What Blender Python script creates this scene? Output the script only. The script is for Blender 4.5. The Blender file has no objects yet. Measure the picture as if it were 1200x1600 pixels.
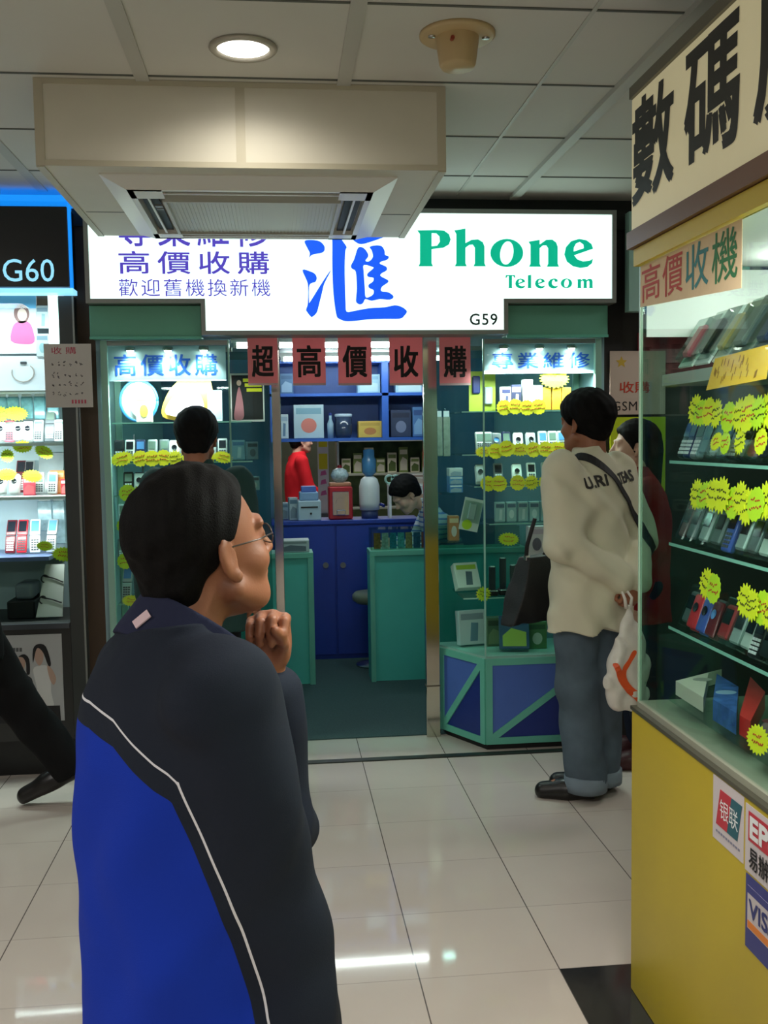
import bpy, bmesh, math, random
import numpy as np
from mathutils import Vector, Matrix
from mathutils.bvhtree import BVHTree
random.seed(7)
S = bpy.context.scene
COL = S.collection
V = Vector

# ------------------------------------------------------------------ camera
CAM_H = 1.58
FPX = 1556.0                       # focal length in pixels of the 1200 x 1600 frame
YAW, PITCH, ROLL = math.radians(6.0), math.radians(-4.3), math.radians(-0.85)
_f = V((math.sin(YAW) * math.cos(PITCH), math.cos(YAW) * math.cos(PITCH), math.sin(PITCH)))
_r = _f.cross(V((0, 0, 1))).normalized()
_u = _r.cross(_f)
_r, _u = math.cos(ROLL) * _r + math.sin(ROLL) * _u, -math.sin(ROLL) * _r + math.cos(ROLL) * _u
cd = bpy.data.cameras.new('camera')
cam = bpy.data.objects.new('camera', cd)
COL.objects.link(cam)
cd.sensor_fit = 'VERTICAL'
cd.sensor_height = 36.0
cd.lens = 36.0 * FPX / 1600.0
cd.clip_start = 0.05
M = Matrix((_r, _u, -_f)).transposed().to_4x4()
M.translation = V((0, 0, CAM_H))
cam.matrix_world = M
S.camera = cam

def at(px, py, y):
    """The point of the vertical plane Y = y that is seen at a pixel of the photograph."""
    d = _f * FPX + _r * (px - 600) + _u * (800 - py)
    return V((0, 0, CAM_H)) + d * (y / d.y)

def atx(px, py, x):
    d = _f * FPX + _r * (px - 600) + _u * (800 - py)
    return V((0, 0, CAM_H)) + d * (x / d.x)

def fx(px, y, py=700):
    return at(px, py, y).x

def fz(py, y, px=600):
    return at(px, py, y).z

# ------------------------------------------------------------------ light and exposure
S.view_settings.view_transform = 'Standard'
S.view_settings.look = 'None'
S.view_settings.exposure = 0.0
S.view_settings.gamma = 1.0
S.view_settings.use_curve_mapping = False
S.cycles.use_denoising = True
S.cycles.transparent_max_bounces = 24
S.cycles.max_bounces = 8
S.cycles.sample_clamp_indirect = 4.0
W = bpy.data.worlds.new('world')
S.world = W
W.use_nodes = True
W.node_tree.nodes['Background'].inputs[0].default_value = (0.75, 0.85, 1.0, 1)
W.node_tree.nodes['Background'].inputs[1].default_value = 0.05

def lamp(name, kind, loc, energy, color=(1, 1, 1), size=0.2, aim=None, spot=None, size_y=None, blend=0.5):
    l = bpy.data.lights.new(name, kind)
    l.energy = energy
    l.color = color
    if kind == 'AREA':
        l.size = size
        if size_y:
            l.shape = 'RECTANGLE'
            l.size_y = size_y
    else:
        l.shadow_soft_size = size
    if spot:
        l.spot_size = math.radians(spot)
        l.spot_blend = blend
    o = bpy.data.objects.new(name, l)
    COL.objects.link(o)
    o.location = loc
    d = V(aim or (0, 0, -1))
    o.rotation_euler = d.to_track_quat('-Z', 'Y').to_euler()
    return o

# ceiling downlights of the passage: the one in view and those behind the photographer
WARM = (1.0, 0.93, 0.80)
NEUT = (1.0, 0.98, 0.94)
lamp('downlight_beam', 'SPOT', (-0.075, 3.02, 2.71), 17, WARM, 0.05, (0, 0.0, -1), 158, blend=0.75)
for _x, _y, _e in ((-1.6, 0.2, 42), (0.2, -0.9, 44), (-1.4, -2.2, 46), (1.2, -2.4, 38), (-2.6, 2.6, 36)):
    lamp('downlight_beam', 'SPOT', (_x, _y, 2.66), _e, NEUT, 0.07, (0, 0, -1), 140, blend=0.8)
# unseen fill lights added under the passage ceiling, behind the photographer and further along
lamp('ceiling_fill_light', 'AREA', (0.1, -1.6, 2.68), 40, NEUT, 1.2, size_y=0.3)
lamp('ceiling_fill_light', 'AREA', (-2.6, 1.2, 2.68), 30, NEUT, 1.2, size_y=0.3)
lamp('ceiling_fill_light', 'AREA', (2.7, 4.2, 2.68), 9, NEUT, 0.6, size_y=0.3)
lamp('ceiling_fill_light', 'AREA', (0.4, 9.2, 2.68), 40, NEUT, 1.6, size_y=0.5)
# added fill lights in the kiosk windows and black shop; yellow cabinet's fluorescent light
COOL = (0.86, 1.0, 0.98)
lamp('window_fill_light', 'AREA', (-0.50, 4.875, 1.862), 8, (0.93, 1.0, 0.97), 0.5, (0, 0.3, -1), size_y=0.03)
lamp('window_fill_light', 'AREA', (1.28, 4.875, 1.895), 8, (0.93, 1.0, 0.97), 0.55, (0, 0.3, -1), size_y=0.03)
lamp('window_fill_light', 'AREA', (-1.45, 4.84, 2.2), 4, (0.97, 1.0, 1.0), 0.9, (0, 0.3, -1), size_y=0.05)
for _z in (1.725, 1.50, 1.22):  # added lights without fittings, to brighten the goods on the black shop's shelves
    lamp('shelf_fill_light', 'AREA', (-1.5, 4.86, _z), 6, (0.97, 1.0, 1.0), 1.0, (0, 0.45, -1), size_y=0.02)
lamp('cabinet_light', 'AREA', (0.99, 1.7, 2.015), 30.0, (1.0, 0.98, 0.92), 0.03, (0.3, 0, -1), size_y=1.6)

# ------------------------------------------------------------------ materials
def lin(c):
    def g(v):
        v /= 255.0
        return v / 12.92 if v <= 0.04045 else ((v + 0.055) / 1.055) ** 2.4
    return (g(c[0]), g(c[1]), g(c[2]), 1.0)

MATS = {}
def mat(name, c, rough=0.5, metal=0.0, emit=0.0, ecol=None, noise=0.0, nscale=8.0, bump=0.0, bscale=60.0, spec=None, alpha=None, sheen=0.0):
    if name in MATS:
        return MATS[name]
    m = bpy.data.materials.new(name)
    m.use_nodes = True
    nt = m.node_tree
    b = nt.nodes['Principled BSDF']
    b.inputs['Base Color'].default_value = lin(c)
    b.inputs['Roughness'].default_value = rough
    b.inputs['Metallic'].default_value = metal
    if spec is not None:
        b.inputs['Specular IOR Level'].default_value = spec
    if sheen:
        b.inputs['Sheen Weight'].default_value = sheen
    if emit:
        b.inputs['Emission Color'].default_value = lin(ecol or c)
        b.inputs['Emission Strength'].default_value = emit
    if alpha is not None:
        b.inputs['Alpha'].default_value = alpha
    if noise or bump:
        tc = nt.nodes.new('ShaderNodeTexCoord')
    if noise:
        n = nt.nodes.new('ShaderNodeTexNoise')
        n.inputs['Scale'].default_value = nscale
        n.inputs['Detail'].default_value = 5
        nt.links.new(tc.outputs['Object'], n.inputs['Vector'])
        r = nt.nodes.new('ShaderNodeMapRange')
        r.inputs['From Min'].default_value = 0.3
        r.inputs['From Max'].default_value = 0.7
        r.inputs['To Min'].default_value = 1 - noise
        r.inputs['To Max'].default_value = 1 + noise
        nt.links.new(n.outputs['Fac'], r.inputs['Value'])
        x = nt.nodes.new('ShaderNodeVectorMath')
        x.operation = 'SCALE'
        x.inputs[0].default_value = lin(c)[:3]
        nt.links.new(r.outputs['Result'], x.inputs['Scale'])
        nt.links.new(x.outputs['Vector'], b.inputs['Base Color'])
    if bump:
        n2 = nt.nodes.new('ShaderNodeTexNoise')
        n2.inputs['Scale'].default_value = bscale
        n2.inputs['Detail'].default_value = 4
        nt.links.new(tc.outputs['Object'], n2.inputs['Vector'])
        bp = nt.nodes.new('ShaderNodeBump')
        bp.inputs['Strength'].default_value = bump
        bp.inputs['Distance'].default_value = 0.01
        nt.links.new(n2.outputs['Fac'], bp.inputs['Height'])
        nt.links.new(bp.outputs['Normal'], b.inputs['Normal'])
    MATS[name] = m
    return m

def thin_paper(name, c, through=0.5):
    """Paper that lets light through from behind."""
    m = bpy.data.materials.new(name)
    m.use_nodes = True
    nt = m.node_tree
    nt.nodes.clear()
    out = nt.nodes.new('ShaderNodeOutputMaterial')
    mx = nt.nodes.new('ShaderNodeMixShader')
    mx.inputs[0].default_value = through
    d = nt.nodes.new('ShaderNodeBsdfDiffuse'); t = nt.nodes.new('ShaderNodeBsdfTranslucent')
    d.inputs['Color'].default_value = t.inputs['Color'].default_value = lin(c)
    nt.links.new(d.outputs[0], mx.inputs[1]); nt.links.new(t.outputs[0], mx.inputs[2]); nt.links.new(mx.outputs[0], out.inputs[0])
    return m

def glass(name, tint=(235, 248, 245), refl=1.0, rough=0.0):
    """Thin pane: clear straight through, with a Fresnel reflection."""
    if name in MATS:
        return MATS[name]
    m = bpy.data.materials.new(name)
    m.use_nodes = True
    nt = m.node_tree
    nt.nodes.clear()
    out = nt.nodes.new('ShaderNodeOutputMaterial')
    mx = nt.nodes.new('ShaderNodeMixShader')
    tr = nt.nodes.new('ShaderNodeBsdfTransparent')
    gl = nt.nodes.new('ShaderNodeBsdfGlossy')
    tr.inputs['Color'].default_value = lin(tint)
    gl.inputs['Roughness'].default_value = rough
    lw = nt.nodes.new('ShaderNodeLayerWeight')
    lw.inputs['Blend'].default_value = 0.5
    pw = nt.nodes.new('ShaderNodeMath'); pw.operation = 'POWER'; pw.inputs[1].default_value = 5.0
    nt.links.new(lw.outputs['Facing'], pw.inputs[0])
    ml = nt.nodes.new('ShaderNodeMath'); ml.operation = 'MULTIPLY_ADD'
    ml.inputs[1].default_value = 0.45 * refl; ml.inputs[2].default_value = 0.02 * refl
    nt.links.new(pw.outputs[0], ml.inputs[0])
    nt.links.new(ml.outputs[0], mx.inputs[0])
    nt.links.new(tr.outputs[0], mx.inputs[1])
    nt.links.new(gl.outputs[0], mx.inputs[2])
    nt.links.new(mx.outputs[0], out.inputs[0])
    MATS[name] = m
    return m

# ------------------------------------------------------------------ objects
def tag(o, label=None, cat=None, group=None, kind=None):
    if label: o['label'] = label
    if cat: o['category'] = cat
    if group: o['group'] = group
    if kind: o['kind'] = kind
    return o

def thing(name, label, cat, loc=(0, 0, 0), group=None, rot=(0, 0, 0)):
    o = bpy.data.objects.new(name, None)
    o.empty_display_size = 0.05
    COL.objects.link(o)
    o.location = loc
    o.rotation_euler = rot
    return tag(o, label, cat, group)

def origin(o):
    p = V((0, 0, 0))
    while o is not None:
        p += V(o.location)
        o = o.parent
    return p

class MB:
    """Collects shapes and links them as ONE mesh object."""
    def __init__(self):
        self.v, self.f, self.m, self.s = [], [], [], []
    def add(self, vs, fs, mi=0, smooth=False):
        n = len(self.v)
        self.v += [tuple(p) for p in vs]
        for f in fs:
            self.f.append([i + n for i in f]); self.m.append(mi); self.s.append(smooth)
        return self
    def box(self, x0, x1, y0, y1, z0, z1, mi=0, bev=0.0, seg=1, mtx=None):
        if bev:
            b = bmesh.new()
            bmesh.ops.create_cube(b, size=1)
            for v in b.verts:
                v.co = V(((x0 + x1) / 2 + v.co.x * (x1 - x0), (y0 + y1) / 2 + v.co.y * (y1 - y0), (z0 + z1) / 2 + v.co.z * (z1 - z0)))
            bmesh.ops.bevel(b, geom=list(b.edges), offset=bev, segments=seg, affect='EDGES', profile=0.5)
            b.verts.index_update()
            vs = [v.co.copy() for v in b.verts]
            fs = [[v.index for v in f.verts] for f in b.faces]
            b.free()
        else:
            vs = [V((x, y, z)) for z in (z0, z1) for y in (y0, y1) for x in (x0, x1)]
            fs = [(0, 2, 3, 1), (4, 5, 7, 6), (0, 1, 5, 4), (2, 6, 7, 3), (0, 4, 6, 2), (1, 3, 7, 5)]
        if mtx is not None:
            vs = [mtx @ v for v in vs]
        return self.add(vs, fs, mi, seg > 1)
    def beam(self, a, b, w, t, mi=0, up=(0, 0, 1)):
        """A square bar from a to b: w wide across, t thick along 'up'."""
        a, b = V(a), V(b)
        d = (b - a).normalized()
        u = V(up); u = (u - d * u.dot(d)).normalized()
        s = d.cross(u)
        vs = [p + s * i * w / 2 + u * j * t / 2 for p in (a, b) for j in (-1, 1) for i in (-1, 1)]
        return self.add(vs, [(0, 2, 3, 1), (4, 5, 7, 6), (0, 1, 5, 4), (2, 6, 7, 3), (0, 4, 6, 2), (1, 3, 7, 5)], mi)
    def prism(self, pts, z0, z1, mi=0, mp=None):
        """Polygon pts (u, v) pushed from depth z0 to z1; mp maps (u, v, w) to space."""
        mp = mp or (lambda u, v, w: (u, v, w))
        n = len(pts)
        vs = [mp(u, v, z0) for u, v in pts] + [mp(u, v, z1) for u, v in pts]
        fs = [list(range(n))[::-1], list(range(n, 2 * n))] + [(i, (i + 1) % n, n + (i + 1) % n, n + i) for i in range(n)]
        return self.add(vs, fs, mi)
    def cyl(self, a, b, r0, r1=None, n=16, mi=0, caps=True):
        a, b = V(a), V(b)
        r1 = r0 if r1 is None else r1
        d = (b - a).normalized()
        u = d.orthogonal().normalized(); w = d.cross(u)
        vs = [p + (u * math.cos(2 * math.pi * i / n) + w * math.sin(2 * math.pi * i / n)) * r for p, r in ((a, r0), (b, r1)) for i in range(n)]
        self.add(vs, [(i, (i + 1) % n, n + (i + 1) % n, n + i) for i in range(n)], mi, True)
        if caps:
            self.add(vs[:n], [list(range(n))[::-1]], mi)
            self.add(vs[n:], [list(range(n))], mi)
        return self
    def lathe(self, prof, c=(0, 0, 0), n=24, mi=0, ax='z'):
        vs, fs = [], []
        for r, z in prof:
            for i in range(n):
                t = 2 * math.pi * i / n
                p = (r * math.cos(t), r * math.sin(t), z)
                if ax == 'y': p = (p[0], -p[2], p[1])
                vs.append((c[0] + p[0], c[1] + p[1], c[2] + p[2]))
        for k in range(len(prof) - 1):
            for i in range(n):
                fs.append((k * n + i, k * n + (i + 1) % n, (k + 1) * n + (i + 1) % n, (k + 1) * n + i))
        return self.add(vs, fs, mi, True)
    def tube(self, pts, r, n=8, mi=0, flat=None):
        pts = [V(p) for p in pts]
        N = len(pts)
        vs, fs = [], []
        u = None
        for k, p in enumerate(pts):
            d = (pts[min(k + 1, N - 1)] - pts[max(k - 1, 0)]).normalized()
            u = d.orthogonal().normalized() if u is None else (u - d * u.dot(d)).normalized()
            w = d.cross(u)
            rr = r[k] if isinstance(r, (list, tuple)) else r
            for i in range(n):
                t = 2 * math.pi * i / n
                vs.append(p + (u * math.cos(t) + w * math.sin(t)) * rr)
        for k in range(N - 1):
            for i in range(n):
                fs.append((k * n + i, k * n + (i + 1) % n, (k + 1) * n + (i + 1) % n, (k + 1) * n + i))
        fs.append(list(range(n))[::-1]); fs.append([(N - 1) * n + i for i in range(n)])
        return self.add(vs, fs, mi, True)
    def build(self, name, mats, parent=None, world=True, label=None):
        me = bpy.data.meshes.new(name)
        o = origin(parent) if (parent is not None and world) else V((0, 0, 0))
        me.from_pydata([(p[0] - o.x, p[1] - o.y, p[2] - o.z) for p in self.v], [], self.f)
        for m in (mats if isinstance(mats, (list, tuple)) else [mats]):
            me.materials.append(m)
        me.polygons.foreach_set('material_index', self.m)
        me.polygons.foreach_set('use_smooth', self.s)
        me.update()
        ob = bpy.data.objects.new(name, me)
        COL.objects.link(ob)
        if parent is not None:
            ob.parent = parent
        if label: ob['label'] = label
        return ob

def struct(name, mb, mats):
    return tag(mb.build(name, mats), kind='structure')

def box_part(name, m, parent, *b, bev=0.0, label=None, world=True):
    return MB().box(*b, bev=bev).build(name, m, parent, world, label)

# planes for lettering: (origin, U, V): viewer sees U to the right and V up
def plane(o, U=(1, 0, 0), Vv=(0, 0, 1)):
    o, U, Vv = V(o), V(U), V(Vv)
    N = U.cross(Vv)
    return lambda u, v, w: tuple(o + U * u + Vv * v + N * w)

def smooth_poly(pts, k=4):
    out, n = [], len(pts)
    for i in range(n):
        p0, p1, p2, p3 = (V(pts[(i + j) % n]).to_2d() for j in (-1, 0, 1, 2))
        for t in (q / k for q in range(k)):
            out.append(tuple(0.5 * (2 * p1 + (p2 - p0) * t + (2 * p0 - 5 * p1 + 4 * p2 - p3) * t * t + (3 * p1 - p0 - 3 * p2 + p3) * t ** 3)))
    return out

def curve_mesh(cu):
    ob = bpy.data.objects.new('tmp', cu)
    COL.objects.link(ob)
    dg = bpy.context.evaluated_depsgraph_get()
    dg.update()
    me = bpy.data.meshes.new_from_object(ob.evaluated_get(dg), depsgraph=dg)
    bpy.data.objects.remove(ob)
    bpy.data.curves.remove(cu)
    vs = [v.co.copy() for v in me.vertices]
    fs = [list(p.vertices) for p in me.polygons]
    bpy.data.meshes.remove(me)
    return vs, fs

GLY = {}
def glyphs(s, bold=0.0, space=1.0, res=3):
    k = (s, bold, space, res)
    if k not in GLY:
        cu = bpy.data.curves.new('tmp', 'FONT')
        cu.body = s
        cu.offset = bold
        cu.space_character = space
        cu.resolution_u = res
        cu.fill_mode = 'FRONT'
        GLY[k] = curve_mesh(cu)
    return GLY[k]

def outline(polys):
    """Filled outline (holes by overlap) from closed point lists."""
    cu = bpy.data.curves.new('tmp', 'CURVE')
    cu.dimensions = '2D'
    cu.fill_mode = 'BOTH'
    for pts in polys:
        sp = cu.splines.new('POLY')
        sp.points.add(len(pts) - 1)
        for p, q in zip(sp.points, pts):
            p.co = (q[0], q[1], 0, 1)
        sp.use_cyclic_u = True
    return curve_mesh(cu)

def fit(vf, mp, u0, v0, u1, v1, w=0.0006, keep=False):
    vs, fs = vf
    xs = [v.x for v in vs]; ys = [v.y for v in vs]
    x0, x1, y0, y1 = min(xs), max(xs), min(ys), max(ys)
    sx = (u1 - u0) / max(x1 - x0, 1e-6); sy = (v1 - v0) / max(y1 - y0, 1e-6)
    return [mp(u0 + (v.x - x0) * sx, v0 + (v.y - y0) * sy, w) for v in vs], fs

def text(mb, s, mp, u0, v0, u1, v1, w=0.0006, bold=0.0, space=1.0, mi=0):
    """Lettering fitted to a rectangle; heavier strokes are laid as a few shifted layers."""
    d = bold * (v1 - v0) * 1.1
    k = 0
    for dx, dz in (((-1, -1), (1, 1), (-1, 1), (1, -1), (0, 0)) if bold else ((0, 0),)):
        vs, fs = fit(glyphs(s, 0.0, space), mp, u0 + d + dx * d, v0 + d + dz * d, u1 - d + dx * d, v1 - d + dz * d, w + k * 0.00012)
        mb.add(vs, fs, mi)
        k += 1
    return mb

ORD = 'first second third fourth fifth sixth seventh eighth ninth tenth eleventh twelfth thirteenth fourteenth fifteenth sixteenth seventeenth eighteenth nineteenth twentieth'.split()

def dup(root, loc, rot, label=None, group=None):
    """A thing again, with copies of its parts and their parts (shared mesh data)."""
    def cp(o, par):
        c = o.copy()
        COL.objects.link(c)
        if par is not None:
            c.parent = par
        for ch in o.children:
            cp(ch, c)
        return c
    r = cp(root, None)
    r.location = loc
    r.rotation_euler = rot
    if label: r['label'] = label
    if group: r['group'] = group
    return r

PROTO = {}
def place(key, maker, loc, rot, label, cat, group):
    """First use moves the model itself, later ones copy it."""
    if key not in PROTO:
        PROTO[key] = maker()
        r = PROTO[key]
        r.location = loc
        r.rotation_euler = rot
    else:
        r = dup(PROTO[key], loc, rot)
    return tag(r, label, cat, group)
# ------------------------------------------------------------------ common materials
STEEL = mat('brushed steel', (190, 190, 188), 0.25, 1.0)
MIRROR = mat('polished steel', (205, 202, 196), 0.12, 1.0)
CHROME = mat('chrome', (220, 220, 222), 0.08, 1.0)
TEAL = mat('teal laminate', (104, 188, 166), 0.4, noise=0.03)
TEALP = mat('teal panel', (84, 196, 182), 0.45, noise=0.03)
TEALF = mat('sea green fascia', (104, 172, 148), 0.5, noise=0.03)
GREY = mat('grey aluminium frame', (150, 155, 152), 0.4, 0.6)
BLUEL = mat('blue laminate', (78, 110, 190), 0.4, noise=0.04)
BLUED = mat('dark blue laminate', (28, 48, 128), 0.4, noise=0.04)
BLUEC = mat('royal blue cabinet', (30, 62, 160), 0.4, noise=0.05)
BLACK = mat('black', (18, 18, 20), 0.45)
CHAR = mat('charcoal panel', (52, 52, 52), 0.5, noise=0.06)
BROWN = mat('brown column paint', (74, 56, 40), 0.55, noise=0.1, nscale=3)
WHITE = mat('white', (232, 234, 232), 0.5)
PAPER = mat('white paper', (232, 230, 226), 0.8, noise=0.03)
GLASS = glass('clear glass', (240, 250, 247), 0.8)
GLASSG = glass('green edged glass', (212, 234, 226), 0.7)
GEDGE = mat('glass edge', (150, 205, 190), 0.2)
SHELFG = glass('glass shelf sheet', (240, 250, 247), 0.9)
INK = mat('black ink', (22, 20, 22), 0.7)

# ------------------------------------------------------------------ floor
def floor_mat():
    m = bpy.data.materials.new('polished beige tiles')
    m.use_nodes = True
    nt = m.node_tree
    b = nt.nodes['Principled BSDF']
    b.inputs['Roughness'].default_value = 0.05
    b.inputs['Specular IOR Level'].default_value = 0.42
    tc = nt.nodes.new('ShaderNodeTexCoord')
    sp = nt.nodes.new('ShaderNodeSeparateXYZ')
    nt.links.new(tc.outputs['Object'], sp.inputs[0])
    def M(op, a, bb):
        n = nt.nodes.new('ShaderNodeMath'); n.operation = op
        for i, q in enumerate((a, bb)):
            if isinstance(q, (int, float)): n.inputs[i].default_value = q
            elif q is not None: nt.links.new(q, n.inputs[i])
        return n.outputs[0]
    def line(sock, off, pitch, w):
        t = M('DIVIDE', M('SUBTRACT', sock, off), pitch)
        fr = M('FRACT', t, None)
        return M('LESS_THAN', fr, w / pitch), M('FLOOR', t, None)
    lx, ix = line(sp.outputs['X'], 0.3735, 0.4193, 0.004)
    ly, iy = line(sp.outputs['Y'], 2.774, 0.3955, 0.0032)
    wn = nt.nodes.new('ShaderNodeTexWhiteNoise'); wn.noise_dimensions = '2D'
    cb = nt.nodes.new('ShaderNodeCombineXYZ')
    nt.links.new(ix, cb.inputs[0]); nt.links.new(iy, cb.inputs[1])
    nt.links.new(cb.outputs[0], wn.inputs['Vector'])
    no = nt.nodes.new('ShaderNodeTexNoise'); no.inputs['Scale'].default_value = 5; no.inputs['Detail'].default_value = 6
    nt.links.new(tc.outputs['Object'], no.inputs['Vector'])
    v = M('ADD', M('MULTIPLY', wn.outputs['Value'], 0.05), M('ADD', M('MULTIPLY', no.outputs['Fac'], 0.10), 0.92))
    base = nt.nodes.new('ShaderNodeVectorMath'); base.operation = 'SCALE'
    base.inputs[0].default_value = lin((204, 192, 182))[:3]
    nt.links.new(v, base.inputs['Scale'])
    m1 = nt.nodes.new('ShaderNodeMix'); m1.data_type = 'RGBA'
    nt.links.new(M('MULTIPLY', ly, 0.45), m1.inputs['Factor'])
    nt.links.new(base.outputs[0], m1.inputs['A']); m1.inputs['B'].default_value = lin((120, 108, 100))
    m2 = nt.nodes.new('ShaderNodeMix'); m2.data_type = 'RGBA'
    nt.links.new(M('MULTIPLY', lx, 0.85), m2.inputs['Factor'])
    nt.links.new(m1.outputs['Result'], m2.inputs['A']); m2.inputs['B'].default_value = lin((70, 62, 58))
    nt.links.new(m2.outputs['Result'], b.inputs['Base Color'])
    return m

struct('floor', MB().box(-4, 4, -4, 12, -0.12, 0), floor_mat())
struct('trim_1', MB().box(0.795, 2.2, 0.2, 2.772, 0, 0.0015), mat('black granite tile', (38, 38, 40), 0.12, noise=0.2, nscale=40))
struct('trim_2', MB().box(-0.84, 1.64, 4.745, 4.79, 0, 0.006), mat('dark threshold strip', (48, 54, 50), 0.35, 0.3))
struct('trim_3', MB().box(-0.84, 1.64, 5.13, 7.02, 0.0, 0.006), mat('dark green carpet', (58, 84, 86), 0.95, noise=0.22, nscale=220, bump=0.4, bscale=400))

# ------------------------------------------------------------------ ceiling, outer walls
CEILM = mat('ceiling panel', (205, 204, 196), 0.75, noise=0.02, nscale=2)
CEILT = mat('ceiling bar', (186, 186, 178), 0.5)
SEAM = mat('ceiling seam', (96, 100, 94), 0.8)
CZ = 2.72
struct('ceiling', MB().box(-4, 4, -4, 12, CZ, CZ + 0.1), CEILM)
b = MB()
for i in range(-6, 2):
    x = -0.40 + 0.637 * i
    b.box(x - 0.022, x + 0.022, -4, 4.76, CZ - 0.006, CZ)
    if i < 0 or i > -1: pass
x = 0.873
b.box(x - 0.006, x + 0.006, -4, 4.76, CZ - 0.004, CZ)
b.box(1.125, 1.165, -4, 4.76, CZ - 0.02, CZ)
struct('trim_4', b, CEILT)
b = MB()
for k in range(-11, 4):
    y = 2.70 + 0.57 * k
    b.box(-4, 4, y - 0.005, y + 0.005, CZ - 0.003, CZ)
struct('trim_5', b, SEAM)
DARKW = mat('dark corridor wall', (44, 46, 48), 0.6, noise=0.05)
BEIGEW = mat('beige corridor wall', (150, 146, 138), 0.7, noise=0.05)
struct('wall_front', MB().box(-4, 4, -4.1, -4, 0, CZ), BEIGEW)
struct('wall_left', MB().box(-4.1, -4, -4, 12, 0, CZ), BEIGEW)
struct('wall_right', MB().box(4, 4.1, -4, 12, 0, CZ), BEIGEW)
struct('wall_back', MB().box(-4, 4, 12, 12.1, 0, CZ), mat('olive shop wall', (96, 104, 84), 0.7, noise=0.25, nscale=3))

# dark columns on either side of the kiosk and the dark band above its sign
b = MB().box(-0.93, -0.845, 4.86, 5.3, 0, CZ)
struct('wall_column', b, BROWN)
b = MB().box(1.625, 1.72, 4.86, 5.3, 0, CZ)
struct('wall_column_right', b, mat('black column paint', (36, 34, 34), 0.5))
struct('wall_above', MB().box(-0.93, 4, 4.84, 4.90, 2.58, CZ), mat('dark wall above sign', (40, 46, 46), 0.6))
struct('wall_far', MB().box(1.72, 4, 4.88, 5.0, 0, 2.58), mat('dark shop wall', (54, 52, 50), 0.6))
# kiosk shell
KW = mat('kiosk pale blue wall', (150, 184, 192), 0.5, noise=0.04)
struct('wall_kiosk_left', MB().box(-0.845, -0.82, 4.86, 7.36, 0, 2.2), KW)
struct('wall_kiosk_right', MB().box(1.60, 1.625, 4.86, 7.36, 0, 2.2), KW)
struct('ceiling_kiosk', MB().box(-0.845, 1.625, 4.86, 7.36, 2.15, 2.20), mat('kiosk ceiling', (150, 170, 172), 0.6))
# kiosk back: low wall, sides of the opening
b = MB()
b.box(-0.82, 0.0, 7.3, 7.36, 0, 2.15)
b.box(1.08, 1.60, 7.3, 7.36, 0, 2.15)
b.box(0.0, 1.08, 7.3, 7.36, 1.56, 2.15)
b.box(0.0, 1.08, 7.3, 7.36, 0, 0.95)
struct('wall_kiosk_back', b, mat('kiosk blue wall', (84, 124, 156), 0.5, noise=0.06))

# ------------------------------------------------------------------ air conditioner in its dropped box
BOXM = mat('bulkhead panel', (214, 210, 196), 0.6, noise=0.02)
t = thing('ceiling_bulkhead', 'cream boxed bulkhead hanging from the ceiling around the air conditioner', 'bulkhead', (-0.08, 3.86, CZ))
X0, X1, Y0, Y1, Z0 = -0.735, 0.567, 3.31, 4.40, 2.45
MB().box(X0, X1, Y0, Y0 + 0.02, Z0, CZ).build('front_panel', BOXM, t)
MB().box(X0, X1, Y1 - 0.02, Y1, Z0, CZ).build('back_panel', BOXM, t)
MB().box(X0, X0 + 0.02, Y0 + 0.02, Y1 - 0.02, Z0, CZ).build('side_panel', BOXM, t)
MB().box(X1 - 0.02, X1, Y0 + 0.02, Y1 - 0.02, Z0, CZ).build('side_panel', BOXM, t)
AX0, AX1, AY0, AY1 = -0.56, 0.42, 3.39, 4.36
b = MB()
b.box(X0 + 0.02, AX0 + 0.02, Y0 + 0.02, Y1 - 0.02, Z0, Z0 + 0.02)
b.box(AX1 - 0.02, X1 - 0.02, Y0 + 0.02, Y1 - 0.02, Z0, Z0 + 0.02)
b.box(AX0 + 0.02, AX1 - 0.02, Y0 + 0.02, AY0 + 0.02, Z0, Z0 + 0.02)
b.box(AX0 + 0.02, AX1 - 0.02, AY1 - 0.02, Y1 - 0.02, Z0, Z0 + 0.02)
b.build('bottom_panel', BOXM, t)
TR = mat('bulkhead trim', (190, 184, 164), 0.5)
b = MB()
for x in (X0, X1 - 0.022): b.box(x - 0.003, x + 0.025, Y0 - 0.004, Y0, Z0, CZ - 0.001)
b.box(X0 + 0.025, X1 - 0.022, Y0 - 0.0035, Y0, CZ - 0.018, CZ - 0.001); b.box(X0 + 0.025, X1 - 0.022, Y0 - 0.0035, Y0, Z0, Z0 + 0.018)
b.box(-0.112, -0.082, Y0 - 0.003, Y0, Z0 + 0.018, CZ - 0.018)
for x in (X0 - 0.003, X1 - 0.022): b.box(x, x + 0.025, Y0, Y1, Z0 - 0.004, Z0 - 0.0003)
b.build('edge_trim', TR, t)
for x0, x1 in ((X0 + 0.03, AX0), (AX1, X1 - 0.03)): MB().box(x0, x1, 3.95, 3.957, Z0 - 0.001, Z0 + 0.002).build('panel_seam', SEAM, t)

ACW = mat('air conditioner plastic', (226, 224, 218), 0.35)
t = thing('ceiling_air_conditioner', 'white four-way cassette air conditioner set in the underside of the bulkhead', 'air conditioner', (-0.07, 3.87, Z0))
z = Z0
b = MB()
SX0, SX1, SY0, SY1 = -0.37, 0.23, 3.62, 4.16      # suction grille
fr = lambda x0, x1, y0, y1, z0, z1: b.box(x0, x1, y0, y1, z0, z1)
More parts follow.
